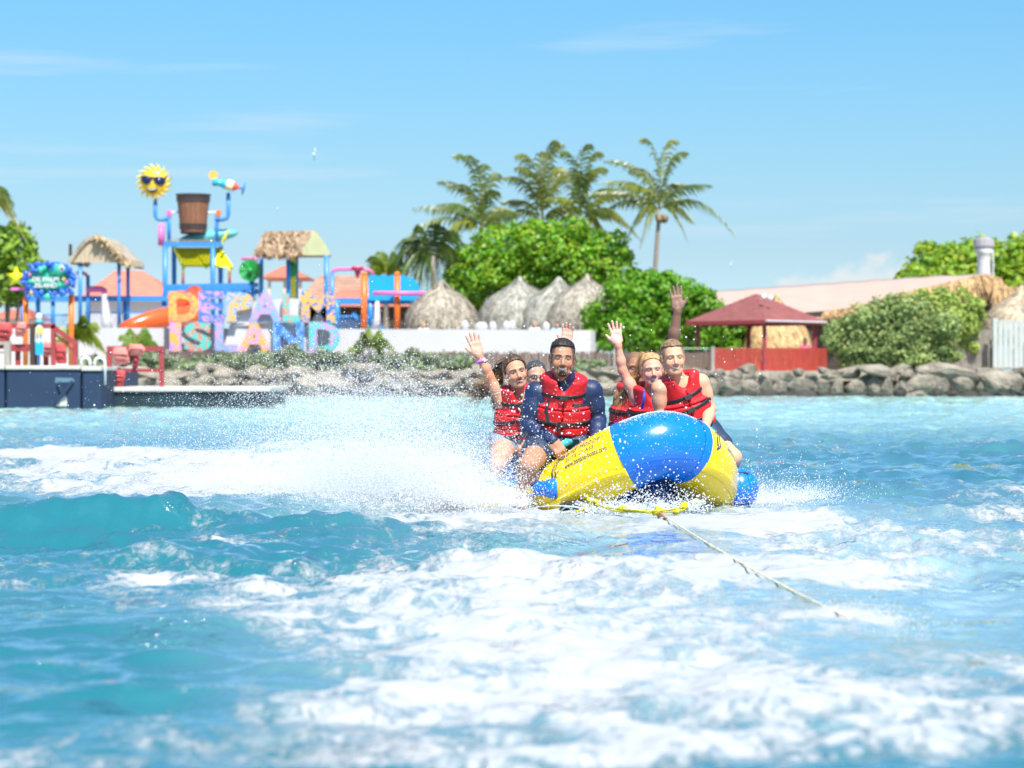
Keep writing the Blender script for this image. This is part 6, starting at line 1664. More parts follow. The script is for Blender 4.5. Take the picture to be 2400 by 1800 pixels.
def strands(name, m, parent, specs, seed, r0=.0022):
    """specs: list of (roots fn, path fn) giving bundles of thin tapering hair ribbons"""
    mb = MB(); rr = random.Random(seed)
    for pts, n, sp0, sp1 in specs:
        P_ = [Vector(p) for p in pts]
        for _ in range(n):
            o0 = Vector((rr.gauss(0, sp0), rr.gauss(0, sp0), rr.gauss(0, sp0))); o1 = Vector((rr.gauss(0, sp1), rr.gauss(0, sp1) , rr.gauss(0, sp1)))
            ln = rr.uniform(.7, 1.08); k = len(P_); pp = []
            ph = rr.uniform(0, 6.28); wob = rr.uniform(.3, 1) * sp1 * .5
            path = catmull([tuple(p) for p in P_], 4); path = path[:max(4, int(len(path) * min(1, ln)))]
            for i, p in enumerate(path):
                t = i / (len(path) - 1); pp.append(p + o0 * (1 - t) + o1 * t * t + Vector((0, 0, math.sin(t * 7 + ph) * wob * t)))
            mb.tube(pp, [r0 * (1 - .7 * i / (len(pp) - 1)) for i in range(len(pp))], 3, False)
    return mb.build(name, m, parent, True)
def person(label, J, o, group='riders on the banana boat'):
    """J: joints in world space; o: looks"""
    nk, pv = J['neck'], J['pelvis']; U = (nk - pv).normalized(); X = (J['shR'] - J['shL']); X = (X - U * X.dot(U)).normalized(); Fw = X.cross(U) * -1
    if Fw.y > 0: Fw = -Fw
    M_ = basis(X, Fw, U); g = o.get('g', 1.0); fem = o.get('fem', False)
    root = thing('person', label, 'person', (pv.x, pv.y, max(0, pv.z - .1)), group)
    TL = (nk - pv).length
    def torso(F, off=0.0, hips=True):
        wd = (.88 if fem else 1) * g
        F.ell(nk - U * TL * .36, (.158 * wd + off, .112 * g + off, TL * .30 + off), M_, .04)
        F.ell(nk - U * TL * .68, (.135 * wd + off, .105 * g + off, TL * .28 + off), M_, .05)
        F.cone(J['shL'] - X * -.02, J['shR'] - X * .02, .058 * g + off, .058 * g + off, .05)
        if hips: F.cone(pv - X * .075, pv + X * .075, .118 * g + off, .118 * g + off, .06)
    def arm(F, sd, off=0.0, to=1.0):
        s_, e, w = J['sh' + sd], J['el' + sd], J['wr' + sd]; a = g * (.82 if fem else 1)
        F.cone(s_, s_.lerp(e, .45), .060 * a + off, .050 * a + off, .03); F.cone(s_.lerp(e, .4), e, .050 * a + off, .039 * a + off, .03)
        F.cone(e, e.lerp(w, .35), .040 * a + off, .041 * a + off, .02); F.cone(e.lerp(w, .33), e.lerp(w, to), .041 * a + off, (.027 if to == 1 else .031) * a + off, .02)
    def leg(F, sd, off=0.0, part=2):
        h = pv + X * (.095 if sd == 'R' else -.095); k, an = J['kn' + sd], J['an' + sd]; a = g * (.95 if fem else 1)
        F.cone(h, h.lerp(k, .5), .095 * a + off, .080 * a + off, .05); F.cone(h.lerp(k, .5), k, .080 * a + off, .058 * a + off, .03)
        if part > 1:
            F.cone(k, k.lerp(an, .35), .056 * a, .056 * a, .03); F.cone(k.lerp(an, .3), an, .056 * a, .036 * a, .03); F.cone(an, an + Fw * .15 - Vector((0, 0, .05)), .035, .028, .02)
    fr = head_frame(*o['head']); hc = J['head']; hs = o.get('hs', 1.0)
    B = Field(); torso(B); arm(B, 'L'); arm(B, 'R'); leg(B, 'L'); leg(B, 'R')
    B.cone(nk - U * .03, hc - fr[2] * .06 * hs - fr[1] * .018, .058 * g * (.85 if fem else 1), .052 * (.88 if fem else 1) * hs, .03)
    for sd in 'LR':
        hd = o.get('hand' + sd)
        if hd: hand(B, J['wr' + sd], hd[0], hd[1], hd[2], hd[3] if len(hd) > 3 else 1.0, **(hd[4] if len(hd) > 4 else {}))
        else: hand(B, J['wr' + sd], (J['wr' + sd] - J['el' + sd]), Vector((0, 0, -1)), 1, 1.0, fist=True)
    head(B, hc, fr, hs, fem, o.get('jaw', 1.0))
    v, q = B.mesh(o.get('h', .006))
    near = np.linalg.norm(v - V3(hc + fr[1] * .05), axis=1) < .115
    for it in range(o.get('ref', 2)):
        sel = near[q].all(1); v2, q, free = refine(v, q, sel)
        d = B.ev(v2[free]); p = v2[free]; e = .0012; gr = np.stack([B.ev(p + np.eye(3, dtype=np.float32)[i] * e) - d for i in range(3)], 1) / e
        v2[free] = p - np.clip(d, -.003, .003)[:, None] * gr / np.maximum((gr * gr).sum(1), .3)[:, None]
        v = v2.astype(np.float32); near = (np.linalg.norm(v - V3(hc + fr[1] * .06), axis=1) < .092)
    col = np.tile(np.array(o['skin'], dtype=np.float32), (len(v), 1))
    for sd in 'LR':                                # palms are paler
        hd = o.get('hand' + sd)
        if hd and o.get('palm'):
            d_ = np.linalg.norm(v - V3(J['wr' + sd] + hd[0].normalized() * .09), axis=1) < .125
            al = (v - V3(J['wr' + sd])) @ V3(hd[0].normalized()) > .005; col[d_ & al] = o['palm']
    paint_head(v, col, hc, fr, hs, o)
    link('body', mk_mesh('body', v, q, M_SKIN, True, col), root)
    # ---- clothes
    if o.get('shirt'):
        S = Field(); torso(S, .012); arm(S, 'L', .010, .97); arm(S, 'R', .010, .97); S.cone(nk - U * .03, nk + U * .045, .074 * g, .066 * g, .03)
        v, q = S.mesh(.008, project=1); link('shirt', mk_mesh('shirt', v, q, o['shirt'], True), root)
    if o.get('shorts'):
        S = Field(); S.cone(pv - X * .075, pv + X * .075, .134 * g, .134 * g, .06); S.ell(pv + U * .06, (.15 * g, .125 * g, .09), M_, .04)
        for sd in 'LR':
            h = pv + X * (.095 if sd == 'R' else -.095); k = h.lerp(J['kn' + sd], o.get('hem', .5)); S.cone(h, k, .112 * g, .100 * g, .05)
            S.cone(k.lerp(J['kn' + sd], .12 + .16), k.lerp(J['kn' + sd], .9), .17, .17, .004, True) if False else None
        v, q = S.mesh(.008, project=1); link('shorts', mk_mesh('shorts', v, q, o['shorts'], True), root)
    if o.get('vest', True):
        wd = (.88 if fem else 1) * g; N = V3(nk); Mm = M_; bulk = o.get('bulk', 1.0)
        def ecyl(a, b, z0, z1, fx=0):
            zc, hh = (z0 + z1) / 2, (z1 - z0) / 2
            def f(p):
                l = (p - N) @ Mm.T; rr_ = (np.sqrt(((l[:, 0] - fx) / a) ** 2 + (l[:, 1] / b) ** 2) - 1) * min(a, b); zz = np.abs(l[:, 2] - zc) - hh
                rr_ = rr_ + .02; zz = zz + .02
                return np.sqrt(np.maximum(rr_, 0) ** 2 + np.maximum(zz, 0) ** 2) + np.minimum(np.maximum(rr_, zz), 0) - .02
            return f
        a0, b0 = .178 * wd * bulk + .018, .128 * g * bulk + .020; zb = -TL * o.get('vlen', .86)
        def build(off, slab=None):
            Fv = Field(); lo, hi = V3(nk) - .45, V3(nk) + .3
            Fv.fn(ecyl(a0 + off, b0 + off, zb - off, zb * .40), lo, hi, 0)
            Fv.fn(ecyl(a0 * .76 + off, b0 * .96 + off, zb * .5, .045 + off), lo, hi, .03)
            Fv.cone(nk + U * .16 - Fw * .02, nk - U * .045 + Fw * .03, .088 * (.92 if fem else 1), .066, .02, True)
            Fv.cone(nk + U * .08 + Fw * .08, nk - U * .06 + Fw * .17, .075, .020, .02, True)
            def groove(p):
                l = (p - N) @ Mm.T; a_ = np.abs(l[:, 0]) - .0035; b_ = np.abs(l[:, 1] - (b0 + .01)) - .035; return np.maximum(a_, b_)
            Fv.fn(groove, lo, hi, .006, True)
            for zq in (zb * .46, zb * .80):
                def gr2(p, zq=zq):
                    l = (p - N) @ Mm.T; rr_ = (np.sqrt((l[:, 0] / a0) ** 2 + (l[:, 1] / b0) ** 2) - 1) * min(a0, b0); return np.maximum(np.abs(l[:, 2] - zq) - .004, -(rr_ + .014))
                if slab is None: Fv.fn(gr2, lo, hi, .012, True)
            if slab is not None:
                z0, tilt, hw, inner = slab
                def cut(p):
                    l = (p - N) @ Mm.T; return -(np.abs(l[:, 2] - (z0 + tilt * l[:, 0])) - hw)
                Fv.fn(cut, lo, hi, 0, True)
            return Fv
        v, q = build(0).mesh(.008, project=1); link('life_vest', mk_mesh('life_vest', v, q, o.get('vestm', M_VESTR), True), root)
        for z0, tilt in o.get('straps', ((zb * .45, .1), (zb * .80, .1))):
            v, q = build(.006, (z0, tilt, .0125, 0)).mesh(.0065, project=1)
            st_ = link('strap', mk_mesh('strap', v, q, M_STRAP, False), root)
            bxp = o.get('bx', 0.0); sc_ = a0 if z0 < zb * .45 + .001 and z0 < zb * .5 else a0 * .8
            c = nk + X * bxp + U * (z0 + tilt * bxp) + Fw * (b0 + .004)
            mb = MB(); rotm = Matrix((X, -Fw, U)).transposed() @ Matrix.Rotation(-math.atan(tilt), 3, 'Y'); mb.box(c, (.055, .022, .032), rotm); mb.build('buckle', M_BUCK, st_, bevel=.004)
    return root, fr, M_, X, U, Fw

def JJ(Y, d):
    return {k: P(p[0], p[1], Y + (p[2] if len(p) > 2 else 0)) for k, p in d.items()}
CAMF = Vector((0, -1, 0))
def pdir(a, b): return Vector((b[0] - a[0], 0, a[1] - b[1])).normalized()
M_HAIRD = mat('dark_hair', (.018, .013, .011), .5, .4, 60, .002, 120); M_HAIRB = mat('brown_hair', (.075, .042, .022), .45, .5, 40, .002, 90, transl=.0); M_HAIRL = mat('light_brown_hair', (.20, .125, .065), .5, .4, 60, .002, 120)
M_HAIRG = mat('golden_hair', (.62, .40, .18), .45, .35, 30, transl=.3); M_HAIRT = mat('sunbleached_brown_hair', (.42, .27, .14), .45, .4, 30, transl=.3); M_HAIRS = mat('slick_grey_dark_hair', (.06, .06, .065), .3, .4, 50, .002, 100)

# A: man in navy, front of the near tube
J = JJ(16.3, dict(head=(1318, 841, -.06), neck=(1322, 896, .02), pelvis=(1310, 1036, .14), shL=(1256, 922, .05), shR=(1387, 918, .05), elL=(1237, 1002, .02), wrL=(1296, 1034, -.15), elR=(1402, 985, .08), wrR=(1396, 1040, -.12),
                  knL=(1240, 1090, -.36), anL=(1226, 1152, -.2), knR=(1384, 1085, -.02), anR=(1395, 1165, .1)))
A_, frA, *_ = person('man in navy long sleeved shirt and red life vest gripping a blue strap', J, dict(
    skin=(.40, .205, .125), brow=(.02, .014, .012), beard=(.022, .016, .014), stubble=(.05, .035, .03), head=(2, 3, 3), hs=1.03, jaw=1.08, eye=.55, browt=1.5, open=.012, mouth=.028, curve=13, teeth=.6,
    shirt=M_NAVYS, shorts=M_NAVYSH, hem=.52, g=1.10, bulk=.98, vlen=.80, straps=((-.062, .04), (-.25, .04)), bx=0.0,
    handL=(Vector((.55, -.35, -.75)), Vector((.2, .7, -.6)), -1, 1.05, dict(fist=True))))
short_hair(J['head'], frA, 1.03, M_HAIRD, A_, .015, .088, .003, 3)
# chest pocket strap of his vest
mb = MB(); mb.beam(P(1342, 951, 16.115), P(1378, 950, 16.13), .02, .024, (0, 1, 0)); mb.build('chest_strap', M_STRAP, A_)
mb = MB(); mb.box(P(1351, 951, 16.10), (.036, .012, .030)); mb.build('chest_buckle', M_BUCK, A_, bevel=.003)
mb = MB(); mb.beam(P(1287, 936, 16.13), P(1278, 968, 16.12), .024, .012); mb.beam(P(1280, 960, 16.12), P(1284, 990, 16.12), .022, .012); mb.beam(P(1312, 990, 16.12), P(1306, 1012, 16.13), .022, .010); mb.build('loose_strap', M_STRAP, A_)

# B: waving woman with ponytail behind him
J = JJ(17.05, dict(head=(1208, 872, -.06), neck=(1216, 922, .02), pelvis=(1213, 1043, .1), shL=(1175, 938, .03), shR=(1256, 934, .06), elL=(1146, 880, .0), wrL=(1122, 832, -.03), elR=(1268, 995, .1), wrR=(1258, 1045, -.1),
                   knL=(1168, 1090, -.34), anL=(1158, 1150, -.2), knR=(1240, 1085, -.3), anR=(1246, 1150, -.2)))
B_, frB, *_ = person('laughing woman with brown ponytail waving her raised arm', J, dict(
    skin=(.56, .29, .185), brow=(.06, .035, .02), palm=(.66, .36, .26), head=(12, 2, -13), hs=.97, fem=True, jaw=.90, eye=.8, open=.017, mouth=.022, curve=9, teeth=.3, lip=(.42, .02, .05), iris=(.05, .05, .05),
    shorts=M_DENIM, hem=.12, g=.98, vlen=.80, bx=.0, straps=((-.05, .1), (-.16, .3), (-.27, .25)),
    handL=(pdir((1122, 832), (1105, 778)), CAMF + Vector((.1, 0, -.1)), -1, 1.0, dict(spread=.22, curl=.06))))
def cap_hair(c, fr, s, m, parent, front=.062, low=-.05, th=.012, side=.0):
    r, f, u = fr; F = Field()
    def fn(p):
        q = (p - V3(c)); x = q @ V3(r) / s; y = q @ V3(f) / s; z = q @ V3(u) / s
        qq = np.stack([x, y + .020, z - .032], 1); rad = np.array([.078, .100, .092]); k0 = np.linalg.norm(qq / rad, axis=1); k1 = np.linalg.norm(qq / rad ** 2, axis=1)
        d = (k0 * (k0 - 1) / np.maximum(k1, 1e-6)) * s - th - .0025 * np.sin(x * 150) * np.cos(y * 60) - .0015 * np.sin(x * 300 + y * 200)
        line = y - (-.008 + side + .026 * np.clip((z + .05) / .07, 0, 1) + .062 * np.clip((z - .032) / .075, 0, 1.2) ** 1.4)
        return np.maximum.reduce([d, line * s, (low - z) * s])
    F.fn(fn, V3(c) - .15, V3(c) + .15, 0)
    v, q = F.mesh(.005, project=0); return link('hair', mk_mesh('hair', v, q, m, True), parent)
cap_hair(J['head'], frB, .97, M_HAIRB, B_, .085, -.07, .010)
hp = lambda x, y, dY=0: P(x, y, 17.05 + dY)
strands('ponytail', M_HAIRB, B_, [([hp(1186, 858, .07), hp(1172, 878, .10), hp(1168, 905, .10), hp(1166, 935, .08), hp(1172, 955, .05)], 130, .014, .030), ([hp(1190, 848, .05), hp(1165, 862, .1), hp(1158, 895, .12), hp(1160, 930, .1)], 110, .014, .03)], 1, .0032)
strands('windblown_hair', M_HAIRT, B_, [([hp(1176, 872, .09), hp(1150, 890, .12), hp(1128, 900, .13), hp(1100, 898, .13)], 60, .014, .035), ([hp(1172, 885, .09), hp(1150, 910, .12), hp(1125, 925, .13), hp(1098, 945, .13)], 100, .014, .035),
                                        ([hp(1172, 880, .09), hp(1145, 905, .12), hp(1118, 915, .14), hp(1105, 930, .14)], 80, .012, .05), ([hp(1170, 905, .09), hp(1158, 930, .08), hp(1160, 950, .06), hp(1172, 962, .05)], 60, .012, .025)], 2, .0022)
mb = MB(); wv_ = pdir((1146, 880), (1122, 832)); cW = P(1127, 846, 17.05 - .02); Rm = wv_.to_track_quat('Z', 'Y').to_matrix()
mb.lathe([(.031, -.012), (.035, -.012), (.0345, .012), (.030, .012)], 24, cW, Rm); mb.build('wristband', mat('violet_wristband', (.50, .15, .62), .5), B_, True)
mb = MB(); mb.box(cW + Vector((.026, -.018, .008)), (.022, .02, .026), Rm); mb.build('wristband_tab', M_WHT, B_)
mb = MB(); mb.sphere(P(1190, 890, 16.95), .007, 8, 6); mb.build('earring', M_STEEL, B_, True)

# C: hidden rider between them
J = JJ(17.8, dict(head=(1256, 884, 0), neck=(1264, 930, .02), pelvis=(1262, 1038, .1), shL=(1228, 944, .03), shR=(1302, 938, .03), elL=(1226, 1000, .08), wrL=(1245, 1040, -.12), elR=(1322, 878, .05), wrR=(1328, 810, 0),
                  knL=(1222, 1080, -.3), anL=(1220, 1140, -.2), knR=(1300, 1080, -.3), anR=(1305, 1140, -.2)))
C_, frC, *_ = person('rider hidden behind the man in navy, slicked hair, one hand raised', J, dict(
    skin=(.46, .26, .18), brow=(.03, .03, .03), palm=(.68, .38, .29), head=(10, 6, 2), hs=.97, fem=True, eye=.8, g=1.0, h=.0075, ref=1, vlen=.8,
    handR=(pdir((1328, 812), (1332, 756)), CAMF, -1, 1.0, dict(spread=.12, curl=.14))))
cap_hair(J['head'], frC, .97, M_HAIRS, C_, .07, -.06, .006)
def spectacles(c, fr, s, parent):
    r, f, u = fr; L = lambda x, y, z: c + r * x * s + f * y * s + u * z * s; mb = MB()
    for sx in (-1, 1):
        mb.tube([L(sx * .033 + .021 * math.cos(t), .098, .003 + .015 * math.sin(t)) for t in np.linspace(0, 6.28, 13)], .0022, 5, False)
        mb.tube([L(sx * .054, .097, .006), L(sx * .078, .03, .008), L(sx * .081, -.01, .0)], .0022, 5)
    mb.tube([L(-.012, .1, .006), L(.012, .1, .006)], .002, 5); mb.build('glasses', M_BLACK, parent, True)
spectacles(J['head'], frC, .97, C_)

# D: fair man, front of the far tube
J = JJ(16.66, dict(head=(1577, 840, -.06), neck=(1592, 892, .02), pelvis=(1622, 1024, .1), shL=(1546, 912, -.02), shR=(1643, 896, .03), elL=(1546, 972, .0), wrL=(1572, 1018, -.2), elR=(1664, 958, .06), wrR=(1652, 1006, -.2),
                   knL=(1570, 1085, -.1), anL=(1575, 1160, .1), knR=(1718, 1072, -.14), anR=(1702, 1140, .12)))
D_, frD, *_ = person('smiling fair haired man with bare arms and red life vest at the front right', J, dict(
    skin=(.63, .35, .225), brow=(.20, .12, .07), head=(8, 2, -4), hs=1.0, jaw=.98, eye=.6, open=.015, mouth=.031, curve=12, teeth=.6, stubble=(.24, .155, .09), iris=(.05, .06, .07),
    shorts=M_NAVYSH, hem=.5, g=.98, vlen=.84, straps=((-.095, .16), (-.19, .16), (-.275, .1)), bx=.0,
    handR=(Vector((-.3, -.5, -.6)), Vector((-.3, .3, -.6)), -1, 1.0, dict(fist=True))))
short_hair(J['head'], frD, 1.0, M_HAIRL, D_, .011, .086, .003, 7)

# E: blonde woman
J = JJ(17.4, dict(head=(1528, 868, -.05), neck=(1524, 914, .02), pelvis=(1530, 1030, .1), shL=(1490, 928, .03), shR=(1560, 928, .06), elL=(1459, 868, .02), wrL=(1448, 806, 0), elR=(1568, 985, .1), wrR=(1556, 1028, -.1),
                  knL=(1500, 1085, -.3), anL=(1500, 1145, -.2), knR=(1565, 1085, -.3), anR=(1570, 1145, -.2)))
E_, frE, *_ = person('laughing blonde woman with windblown hair raising one arm', J, dict(
    skin=(.66, .34, .24), brow=(.28, .16, .09), palm=(.76, .44, .36), head=(4, 2, -5), hs=.97, fem=True, jaw=.95, eye=.75, open=.017, mouth=.029, curve=12, teeth=.55, lip=(.50, .16, .15), iris=(.06, .08, .10), g=.98, vlen=.8,
    handL=(pdir((1448, 806), (1440, 756)), CAMF, -1, 1.0, dict(spread=.24, curl=.05))))
cap_hair(J['head'], frE, .97, M_HAIRG, E_, .080, -.06, .010)
hp = lambda x, y, dY=0: P(x, y, 17.4 + dY)
strands('windblown_hair', M_HAIRG, E_, [([hp(1512, 838, .02), hp(1498, 858, .05), hp(1488, 885, .07), hp(1484, 915, .08), hp(1480, 930, .08)], 150, .014, .028), ([hp(1510, 850, .03), hp(1490, 885, .06), hp(1466, 915, .09), hp(1448, 940, .10)], 110, .014, .03),
                                        ([hp(1508, 862, .04), hp(1486, 895, .07), hp(1462, 930, .09), hp(1452, 958, .10)], 80, .012, .03), ([hp(1514, 832, .0), hp(1500, 832, .0), hp(1490, 845, .02)], 26, .012, .03), ([hp(1500, 880, .03), hp(1470, 888, .06), hp(1434, 897, .08)], 8, .008, .012),
                                        ([hp(1548, 850, .02), hp(1556, 875, .04), hp(1552, 900, .06)], 40, .008, .014)], 4, .0024)
mb = MB(); mb.tube([P(1510, 916, 17.22), P(1509, 935, 17.2), P(1505, 958, 17.22)], .010, 6); mb.build('bikini_strap', M_BIKB, E_, True)

# F: bald man at the back
J = JJ(18.16, dict(head=(1489, 864, -.02), neck=(1494, 912, .02), pelvis=(1490, 1030, .1), shL=(1457, 926, .02), shR=(1540, 912, .02), elL=(1452, 980, .08), wrL=(1476, 1025, -.12), elR=(1577, 808, .03), wrR=(1588, 726, 0),
                   knL=(1450, 1080, -.3), anL=(1450, 1140, -.2), knR=(1530, 1080, -.3), anR=(1535, 1140, -.2)))
F_, frF, *_ = person('bald dark skinned man at the back raising his arm highest', J, dict(
    skin=(.36, .17, .095), brow=(.03, .02, .016), palm=(.60, .36, .27), head=(6, 4, 2), hs=1.0, eye=.5, g=1.06, h=.007, ref=1, vlen=.84,
    stubble=(.15, .09, .065), handR=(pdir((1588, 726), (1582, 668)), CAMF, 1, 1.1, dict(spread=.13, curl=.05))))

# guests on the shore, far and small
def far_person(label, px, py, Y, skin, shirt, hair, seated=True):
    """(px, py): head centre"""
    d = Vector((0, 0, 0)); h = P(px, py, Y)
    mk_ = lambda x, y, z: h + Vector((x, y, z))
    J = dict(head=h, neck=mk_(0, .02, -.15), pelvis=mk_(0, .05, -.68), shL=mk_(-.17, .03, -.2), shR=mk_(.17, .03, -.2), elL=mk_(-.22, .0, -.46), elR=mk_(.22, .0, -.46), wrL=mk_(-.12, -.2, -.58), wrR=mk_(.12, -.2, -.58),
             knL=mk_(-.12, -.4, -.66), knR=mk_(.12, -.4, -.66), anL=mk_(-.12, -.42, -1.08), anR=mk_(.12, -.42, -1.08))
    t, fr, *_ = person(label, J, dict(skin=skin, brow=(.03, .02, .02), head=(0, 0, 0), h=.014, ref=0, vest=False, shirt=shirt, shorts=M_NAVYSH), 'guests on the shore')
    short_hair(h, fr, 1.0, hair, t, .02, .07, .008)
far_person('person in a pink shirt with black hair sitting inside the red gazebo', 1887, 801, 97.0, (.2, .11, .07), fabric('pink_shirt', (.62, .12, .20)), M_HAIRD)
far_person('person with fair hair behind the white wall left of the raised hand', 1253, 760, 98.6, (.62, .40, .3), fabric('cream_shirt', (.7, .62, .5)), M_HAIRG)
far_person('person in a pale blue shirt behind the white wall right of the fair haired guest', 1305, 762, 98.8, (.62, .34, .26), fabric('pale_blue_shirt', (.35, .55, .7)), M_HAIRB)
far_person('person with pale hair behind the white wall under the leftmost parasol', 992, 762, 98.8, (.62, .38, .28), fabric('white_shirt', (.72, .70, .70)), M_HAIRG)
# ---------------------------------------------------------------- spray
def droplet_mat():
    m = bpy.data.materials.new('water_droplets'); m.use_nodes = True
    N, L = m.node_tree.nodes, m.node_tree.links
    b = N['Principled BSDF']; b.inputs['Base Color'].default_value = (.86, .89, .92, 1); b.inputs['Roughness'].default_value = .2
    t = N.new('ShaderNodeBsdfTranslucent'); t.inputs['Color'].default_value = (.86, .89, .92, 1)
    mx = N.new('ShaderNodeMixShader'); mx.inputs[0].default_value = .45
    L.new(b.outputs[0], mx.inputs[1]); L.new(t.outputs[0], mx.inputs[2]); L.new(mx.outputs[0], N['Material Output'].inputs['Surface'])
    return m
M_DROP = droplet_mat()
def points_group():
    g = bpy.data.node_groups.new('droplets', 'GeometryNodeTree')
    g.interface.new_socket('Geometry', in_out='INPUT', socket_type='NodeSocketGeometry'); g.interface.new_socket('Geometry', in_out='OUTPUT', socket_type='NodeSocketGeometry')
    i = g.nodes.new('NodeGroupInput'); o = g.nodes.new('NodeGroupOutput'); m = g.nodes.new('GeometryNodeMeshToPoints'); s = g.nodes.new('GeometryNodeSetMaterial'); a = g.nodes.new('GeometryNodeInputNamedAttribute')
    a.data_type = 'FLOAT'; a.inputs['Name'].default_value = 'rad'; s.inputs['Material'].default_value = M_DROP
    g.links.new(i.outputs[0], m.inputs['Mesh']); g.links.new(a.outputs['Attribute'], m.inputs['Radius']); g.links.new(m.outputs[0], s.inputs[0]); g.links.new(s.outputs[0], o.inputs[0])
    return g
PG = points_group()
def droplets(name, pos, rad):
    ok = pos[:, 2] > -.03; pos, rad = pos[ok], rad[ok]
    me = bpy.data.meshes.new(name); me.vertices.add(len(pos)); me.vertices.foreach_set('co', pos.astype(np.float32).ravel())
    at = me.attributes.new('rad', 'FLOAT', 'POINT'); at.data.foreach_set('value', rad.astype(np.float32)); me.materials.append(M_DROP)
    o = link(name, me); o['kind'] = 'stuff'
    md = o.modifiers.new('droplets', 'NODES'); md.node_group = PG
    return o
pr_ = np.random.default_rng(77)
def emit(n, px, py, Yr, v, vs_, tmax, rlo, rhi, pw=2.0, clump=0):
    a = pr_.uniform(0, 1, n); Y = Yr[0] + (Yr[1] - Yr[0]) * a; x = px[0] + (px[1] - px[0]) * a; y = py[0] + (py[1] - py[0]) * a
    p = np.stack([(x - 1200) / FPX * Y, Y, CAM_H + (HOR - y) / FPX * Y], 1) + pr_.normal(size=(n, 3)) * (.05, .12, .01)
    V = np.array(v) + pr_.normal(size=(n, 3)) * np.array(vs_)
    if clump:                                     # jets: many droplets share one throw
        k = pr_.integers(0, clump, n); J = pr_.normal(size=(clump, 3)) * np.array(vs_) * .8; V = np.array(v) + J[k] + pr_.normal(size=(n, 3)) * np.array(vs_) * .45
    V[:, 2] = np.abs(V[:, 2])
    t = pr_.uniform(0, 1, n) * np.minimum(tmax, 2 * V[:, 2] / 9.8 + .04)
    q = p + V * t[:, None]; q[:, 2] -= 4.9 * t * t
    r = rlo + (rhi - rlo) * pr_.random(n) ** pw
    return q, r
G = [emit(80000, (1225, 880), (1172, 1160), (15.7, 17.6), (-1.5, .7, 2.0), (1.0, .6, .9), .8, .0011, .0038, 4, 70),
     emit(80000, (1170, 760), (1165, 1150), (16.2, 18.3), (-1.5, .6, 2.8), (1.0, .6, .9), .9, .0011, .0036, 4, 70),
     emit(44000, (1150, 860), (1160, 1150), (16.4, 18.2), (-1.3, .5, 3.7), (.9, .6, .6), 1.0, .0011, .0042, 4, 40),
     emit(60000, (1180, 820), (1168, 1150), (16.0, 18.0), (-1.3, .6, 2.4), (1.1, .7, 1.0), .95, .0009, .0018, 1),
     emit(70000, (1100, 520), (1160, 1130), (16.6, 20.5), (-1.2, .4, 1.3), (.9, .6, .7), .6, .0011, .0038, 4, 70)]
G.append(emit(1800, (1230, 880), (1168, 1150), (15.6, 17.2), (-1.1, .2, 2.9), (1.2, .6, 1.0), .95, .003, .0075, 3))
droplets('spray_plume', np.concatenate([g_[0] for g_ in G]), np.concatenate([g_[1] for g_ in G]))
G = [emit(11000, (1240, 1090), (1182, 1165), (15.25, 15.7), (-.8, -.2, 1.25), (.8, .3, .7), .6, .0013, .0038, 3, 30),
     emit(1000, (1250, 1180), (1175, 1168), (15.4, 15.7), (.0, -.2, 2.5), (.9, .3, .8), .8, .0014, .0050, 3)]
droplets('bow_spray', np.concatenate([g_[0] for g_ in G]), np.concatenate([g_[1] for g_ in G]))
G = [emit(9000, (1740, 1900), (1180, 1170), (16.6, 17.4), (.9, .5, 1.0), (.7, .4, .5), .5, .0013, .0040, 3, 30), emit(2400, (1700, 1800), (1185, 1180), (16.2, 16.6), (.9, .1, 1.6), (.8, .4, .6), .7, .0014, .0045, 3),
     emit(5000, (1380, 1640), (1192, 1188), (15.3, 15.6), (0, -.3, .7), (.5, .3, .5), .35, .0014, .006, 3, 40)]
G.append(emit(2600, (1960, 2100), (1452, 1490), (8.9, 8.3), (.3, .1, .6), (.5, .5, .4), .3, .0010, .0026, 3))
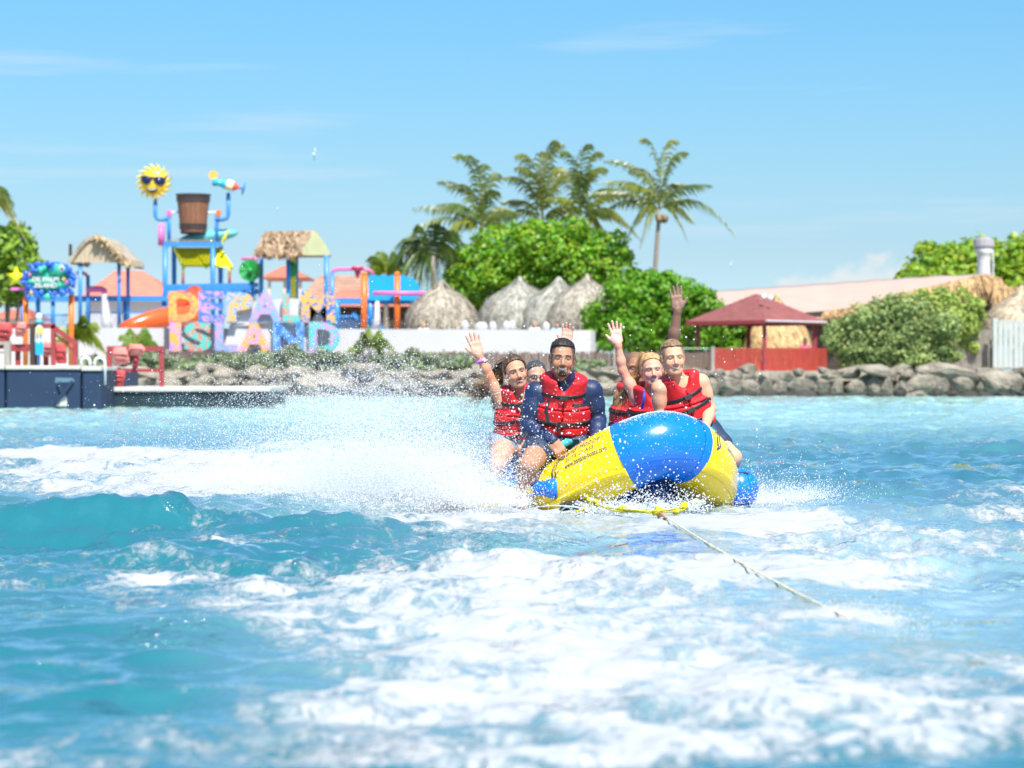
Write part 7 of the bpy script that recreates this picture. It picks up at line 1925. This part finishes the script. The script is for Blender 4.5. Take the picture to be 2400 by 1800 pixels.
droplets('side_spray', np.concatenate([g_[0] for g_ in G]), np.concatenate([g_[1] for g_ in G]))
n = 700
x = np.concatenate([pr_.normal(1320, 140, n), pr_.uniform(1180, 1800, 500), pr_.uniform(560, 1200, 400)]); y = np.concatenate([pr_.normal(1040, 85, n), pr_.uniform(760, 1200, 500), pr_.uniform(820, 1150, 400)]); Y = pr_.uniform(14.6, 15.75, len(x))
q = np.stack([(x - 1200) / FPX * Y, Y, CAM_H + (HOR - y) / FPX * Y], 1)
droplets('flying_drops', q, .0013 + .0062 * pr_.random(len(x)) ** 8)

# water sheets and drips tearing off under the bow
M_SHEET = mat('splash_water', (.62, .76, .80), .12, .1, 8, transl=.4, spec=.8)
def splash(name, n, x0, x1, y, Y, up, seed):
    r = random.Random(seed); mb = MB()
    for _ in range(n):
        px_ = r.uniform(x0, x1); b = P(px_, y + r.uniform(-4, 8), Y + r.uniform(-.15, .15)); b.z = max(b.z, -.02)
        v = Vector((r.gauss(0, .12), r.gauss(-.05, .06), up * r.uniform(.3, 1)))
        pts = [b + v * t + Vector((0, 0, -.9 * up * t * t)) + Vector((r.gauss(0, .006), 0, 0)) for t in (0, .25, .5, .75, 1)]
        w = r.uniform(.004, .009); mb.tube(pts, [w * 1.6, w, w * .7, w * .45, w * .5], 6)
    o = mb.build(name, M_SHEET, None, True); o['kind'] = 'stuff'; return o
splash('bow_splash', 26, 1340, 1640, 1190, 15.45, .14, 5)

# beads of water on the crown of the bow and on the tubes
n = 5200
u = pr_.uniform(UB0 - 2, UB1 + 2, n); a = np.radians(pr_.normal(98, 17, n))
q = np.array([tube_pt(u_, a_, .001) for u_, a_ in zip(u, a)])
n2 = 900
u = pr_.uniform(UM - 40, UM + 40, n2); a = np.radians(pr_.uniform(-30, 150, n2))
q2 = np.array([tube_pt(u_, a_, .001) for u_, a_ in zip(u, a)])
droplets('water_beads', np.concatenate([q, q2]), np.concatenate([.0010 + .0022 * pr_.random(n) ** 3, .0014 + .004 * pr_.random(n2) ** 4]))
